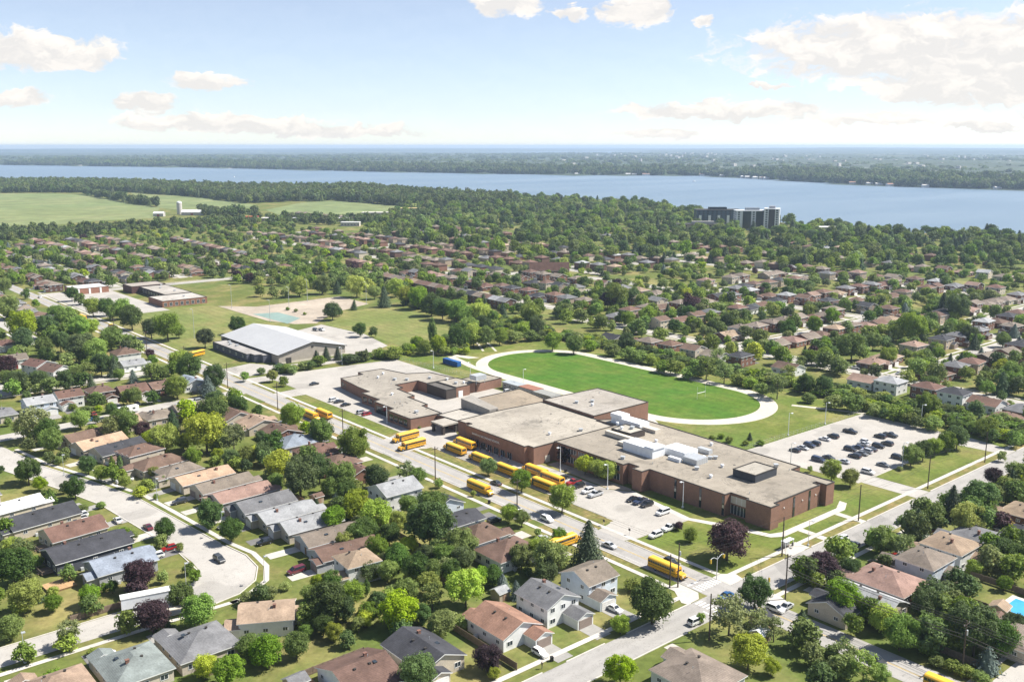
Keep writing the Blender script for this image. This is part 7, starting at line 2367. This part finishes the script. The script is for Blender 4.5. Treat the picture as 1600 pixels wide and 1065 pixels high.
fence((86, -125), (85.5, -103), 'grey board fence along the lower side street')
fence((36, -46), (60, -46), 'grey board fence beside the wooded yards')
fence((29, -95), (29, -80), 'brown board fence behind the green yard')
fence((29, -95), (12, -95), 'brown board fence at the outer side of the green yard')
fence((29, -80), (10, -79.5), 'brown board fence between the green yard and the dark roof')
fence((25, -58.5), (2, -58.5), 'weathered fence along the drive of the salmon house')
fence((25, -43), (10, -43), 'short fence between the salmon and grey houses')
fence((-40, 61), (-66, 61), 'long dark fence behind the pale hip-roofed house')
fence((-40, 46), (-66, 46), 'long dark fence behind the split-level house')
fence((-66, 46), (-66, 88), 'dark cross fence behind the far-side yards')
fence((116, -46), (130, -46), 'orange new fence behind the grey bungalow', FB2)
fence((104, -45), (115, -45.5), 'short orange fence by the light grey bungalow', FB2)
fence((60, -38), (92, -38), 'board fence behind the bus road yards')
fence((-62, 18), (-40, 18), 'low fence along the lower road hedge')
# chain-link along the lot and lawns
CP_ = MB().tube((0, 0, 0), (0, 0, 1.8), .035, .035, 5).mesh('post', M['metal'])
for (p0, p1, lab) in (((62.6, 104), (61, 182), 'thin chain-link fence between the staff lot and the lawn'), ((276.5, 92), (207, 98), 'thin chain-link fence along the rear lot')):
    d = Vector((p1[1] - p0[1], p1[0] - p0[0]))
    n = int(d.length / 3)
    rt = ob('chain_link_fence', None, None, (p0[1], p0[0], 0), math.atan2(d.y, d.x))
    tag(rt, lab, 'fence', 'chain-link fences')
    for i in range(n + 1):
        ob('post', CP_, rt, (i * d.length / n, 0, 0))
    for z in (.15, 1.0, 1.78):
        ob('rail', MB().tube((0, 0, z), (d.length, 0, z), .02, .02, 4).mesh('rail', M['metal']), rt)

# backyard things: pool, sheds, deck, parasol, trampoline
pl = ob('swimming_pool', None, None, (52.8, -55.5, 0))
tag(pl, 'bright blue rectangular swimming pool with pale deck', 'swimming pool')
ob('deck', MB().box(-6, 6, -4, 4, 0, .15).mesh('deck', M['conc']), pl)
ob('water', MB().box(-4.5, 4.5, -2.6, 2.6, .1, .2).mesh('water', M['pool']), pl)
for i, (a, b, w, lab, c_) in enumerate([(26, -98, 4, 'grey-roofed garden shed at the fenced green yard', 'grey'), (-53.8, 45.7, 4, 'tan gazebo beside the swimming pool', 'tan'), (-56, 40, 3, 'brown garden shed in the far-side yard', 'brown'), (-20, -2, 4, 'charcoal-roofed shed by the lower road', 'charcoal'), (-24, -8, 3.4, 'white-roofed shed by the lower road', 'white'), (30, -40, 3.4, 'pale garden shed behind the salmon house', 'light grey'), (118, -42, 3, 'small shed in the orange-fenced yard', 'brown'), (100, -46, 2.6, 'light garden shed behind the elbow street', 'light grey')]):
    p = ob('garden_shed', None, None, (b, a, 0), R.uniform(-.2, .2))
    tag(p, lab, 'shed', 'garden sheds')
    ob('wall', wall_mesh(w, w, 2.2, 'gable', 'x', .5, False), p, col=WC['tan'])
    ob('roof', roof_mesh(w, w, 2.2, 'gable', 'x', .5, .25), p, col=RC[c_])
    ob('door', door_mesh(1.2, 1.9, 2), p, (0, -w / 2 - .01, .02), col=(.3, .2, .14))
for i, (a, b, lab) in enumerate([(-55, 70, 'round trampoline in the far-side yard')]):
    p = ob('trampoline', None, None, (b, a, 0))
    tag(p, lab, 'trampoline')
    ob('mat', MB().tube((0, 0, .8), (0, 0, .85), 2.1, 2.1, 20).mesh('mat', M['rubber']), p)
    for k_ in range(6):
        t = k_ * math.pi / 3
        ob('leg', MB().tube((2.1 * math.cos(t), 2.1 * math.sin(t), 0), (2.1 * math.cos(t), 2.1 * math.sin(t), 2.6), .05).mesh('leg', M['metal']), p)
dk = ob('garden_deck', None, None, (-121.5, 108, 0), math.radians(4))
tag(dk, 'reddish wooden deck behind the near-black gabled house', 'deck')
for i in range(12):
    ob('board', cached('board', lambda: MB().box(-3.4, 3.4, -.24, .24, .5, .56).mesh('board', M['newwood'])), dk, (0, -3 + i * .5, 0))
ob('frame', MB().box(-3.3, 3.3, -3.1, 2.7, .1, .5).mesh('frame', M['newwood']), dk)
pr = ob('parasol', None, None, (-33, 101, 0))
tag(pr, 'cream garden parasol beside the white two-storey house', 'parasol')
ob('canopy', MB().tube((0, 0, 2.2), (0, 0, 2.8), 1.7, .05, 8).mesh('canopy', M['cream']), pr)
ob('pole', MB().tube((0, 0, 0), (0, 0, 2.3), .04).mesh('pole', M['white']), pr)
# boats on the lake
for i, (u, v, lab) in enumerate([(333, 261, 'tiny white boat near the far shore'), (366, 277, 'small boat wake on the open lake'), (1085, 284, 'small white boat in mid lake')]):
    a, b = g(u, v)
    p = ob('boat', None, None, (b, a, .3), R.uniform(0, 3))
    tag(p, lab, 'boat', 'boats on the lake')
    mb = MB()
    loft(mb, [[(-.3, -7, .6), (.3, -7, .6), (.4, -7, 1.6), (-.4, -7, 1.6)], [(-1.4, -3, 0), (1.4, -3, 0), (1.9, -3, 1.5), (-1.9, -3, 1.5)], [(-1.5, 6, 0), (1.5, 6, 0), (1.9, 6, 1.4), (-1.9, 6, 1.4)]])
    ob('hull', mb.mesh('hull', M['white']), p)
    ob('cabin', MB().box(-1.3, 1.3, -1.5, 3, 1.4, 3.2).mesh('cabin', M['white']), p)
# storefront-size signs and hydrants near the drive
for a, b, lab in ((36.5, 13.8, 'small dark sign on posts at the front lot entrance'), (46, 13, 'slim sign post at the lot mouth')):
    p = ob('sign_post', None, None, (b, a, 0))
    tag(p, lab, 'sign', 'small signs at the school entrance')
    ob('post', MB().tube((0, 0, 0), (0, 0, 2), .05).mesh('post', M['metal']), p)
    ob('board', MB().box(-.05, .05, -.35, .35, 1.3, 2).mesh('board', M['dark']), p)
for a, b, lab in ((121, -1.6, 'black waste bin on the verge opposite the buses'), (119, -1.4, 'second black waste bin on the verge opposite the buses'), (82, -1.4, 'dark waste bin at the near kerb by the moving bus'), (0, -50.2, 'dark waste bin on the grass of the salmon house'), (88, 37.2, 'black bin beside the lit brick corner')):
    p = ob('waste_bin', None, None, (b, a, 0), R.uniform(-.4, .4))
    tag(p, lab, 'bin', 'waste bins')
    ob('body', cached('binb', lambda: MB().box(-.3, .3, -.35, .35, .08, 1.0).mesh('body', M['black'])), p)
    ob('lid', cached('binl', lambda: MB().box(-.33, .33, -.4, .38, 1.0, 1.08).mesh('lid', M['rubber'])), p)
    for s_ in (-1, 1):
        ob('wheel', cached('binw', lambda: MB().tube((-.04, 0, 0), (.04, 0, 0), .12, .12, 8).mesh('wheel', M['rubber'])), p, (s_ * .28, .3, .12))

# ================================================================== people


def person_mesh(pose):
    vs = {'pel': (0, 0, .95), 'wai': (0, .0, 1.1), 'che': (0, .0, 1.32), 'nek': (0, .0, 1.48), 'hd': (0, -.02, 1.6), 'top': (0, -.01, 1.72)}
    k_ = .16 if pose else .03
    for s_, n in ((-1, 'l'), (1, 'r')):
        vs['hip' + n] = (s_ * .1, 0, .9)
        vs['kne' + n] = (s_ * .11, -s_ * k_ * .8 - .01, .48)
        vs['ank' + n] = (s_ * .11, -s_ * k_ + .02, .08)
        vs['toe' + n] = (s_ * .12, -s_ * k_ - .14, .03)
        vs['sho' + n] = (s_ * .19, 0, 1.4)
        vs['elb' + n] = (s_ * .25, s_ * k_ * .6 + .02, 1.12)
        vs['wri' + n] = (s_ * .26, s_ * k_ - .06, .88)
        vs['fin' + n] = (s_ * .26, s_ * k_ - .09, .76)
    rad = {'pel': .14, 'wai': .12, 'che': .14, 'nek': .055, 'hd': .1, 'top': .07, 'hip': .09, 'kne': .06, 'ank': .045, 'toe': .04, 'sho': .065, 'elb': .045, 'wri': .03, 'fin': .03}
    ed = [('pel', 'wai'), ('wai', 'che'), ('che', 'nek'), ('nek', 'hd'), ('hd', 'top')]
    for n in 'lr':
        ed += [('pel', 'hip' + n), ('hip' + n, 'kne' + n), ('kne' + n, 'ank' + n), ('ank' + n, 'toe' + n), ('che', 'sho' + n), ('sho' + n, 'elb' + n), ('elb' + n, 'wri' + n), ('wri' + n, 'fin' + n)]
    ks = list(vs)
    me = bpy.data.meshes.new('skeleton')
    me.from_pydata([vs[q_] for q_ in ks], [(ks.index(a), ks.index(b)) for a, b in ed], [])
    o = bpy.data.objects.new('skeleton', me)
    link(o)
    md = o.modifiers.new('skin', 'SKIN')
    for q_, sv_ in zip(ks, me.skin_vertices[0].data):
        r = rad.get(q_, rad.get(q_[:3], .05))
        sv_.radius = (r, r * (.75 if q_ in ('che', 'wai', 'pel') else 1))
        sv_.use_root = q_ == 'pel'
    sb = o.modifiers.new('sub', 'SUBSURF')
    sb.levels = sb.render_levels = 1
    bpy.context.view_layer.update()
    out = bpy.data.meshes.new_from_object(o.evaluated_get(bpy.context.evaluated_depsgraph_get()))
    bpy.data.objects.remove(o)
    out.name = 'person'
    out.materials.clear()
    for m_ in ('cloth', 'denim', 'skin', 'hair'):
        out.materials.append(M[m_])
    for f in out.polygons:
        c = f.center
        z, x = c.z, abs(c.x)
        f.material_index = 3 if (z > 1.64 or (z > 1.52 and c.y > .03)) else 2 if z > 1.45 or (x > .2 and z < 1.08 and z > .7) else 0 if z > .95 else 1
        f.use_smooth = True
    return out


PM = [person_mesh(0), person_mesh(1)]
SHIRT = {'white': (.6, .6, .6), 'black': (.02, .02, .02), 'blue': (.05, .12, .3), 'red': (.4, .04, .04), 'grey': (.2, .2, .21), 'green': (.06, .15, .07), 'pink': (.5, .22, .25), 'navy': (.02, .03, .08)}
pp = []
for i in range(18):
    pp.append((109 + i * 1.75 + R.uniform(-.5, .5), 30 + R.uniform(-1.2, .8), list(SHIRT)[i % 8], 'by the gym doors'))
pi = {}
for i, (a, b, c_, w) in enumerate(pp):
    n = pi[c_] = pi.get(c_, -1) + 1
    o = ob('person', PM[i % 2], None, (b, a, .05), R.uniform(0, 6.28), col=SHIRT[c_])
    tag(o, 'person in a %s top %s, %s from the lit brick corner' % (c_, w, nth(n)), 'person', 'students waiting by the gym doors')
o = ob('person', PM[1], None, (-54, -1, .09), math.pi / 2, col=SHIRT['black'])
tag(o, 'person in dark clothes walking on the sidewalk by the salmon house drive', 'person')

# ================================================================== the air: one even haze round everything
hz = ob('haze', MB().box(-3600, 27600, -3600, 27600, -1.0, 128.0).mesh('haze'))
hm = bpy.data.materials.new('haze')
hm.use_nodes = True
hn_ = hm.node_tree
hn_.nodes.remove(hn_.nodes['Principled BSDF'])
pv = hn_.nodes.new('ShaderNodeVolumePrincipled')
pv.inputs['Color'].default_value = (.57, .72, .95, 1)
pv.inputs['Density'].default_value = HAZE_D
pv.inputs['Anisotropy'].default_value = 0.2
hn_.links.new(pv.outputs[0], hn_.nodes['Material Output'].inputs['Volume'])
hz.data.materials.append(hm)
hz['kind'] = 'stuff'
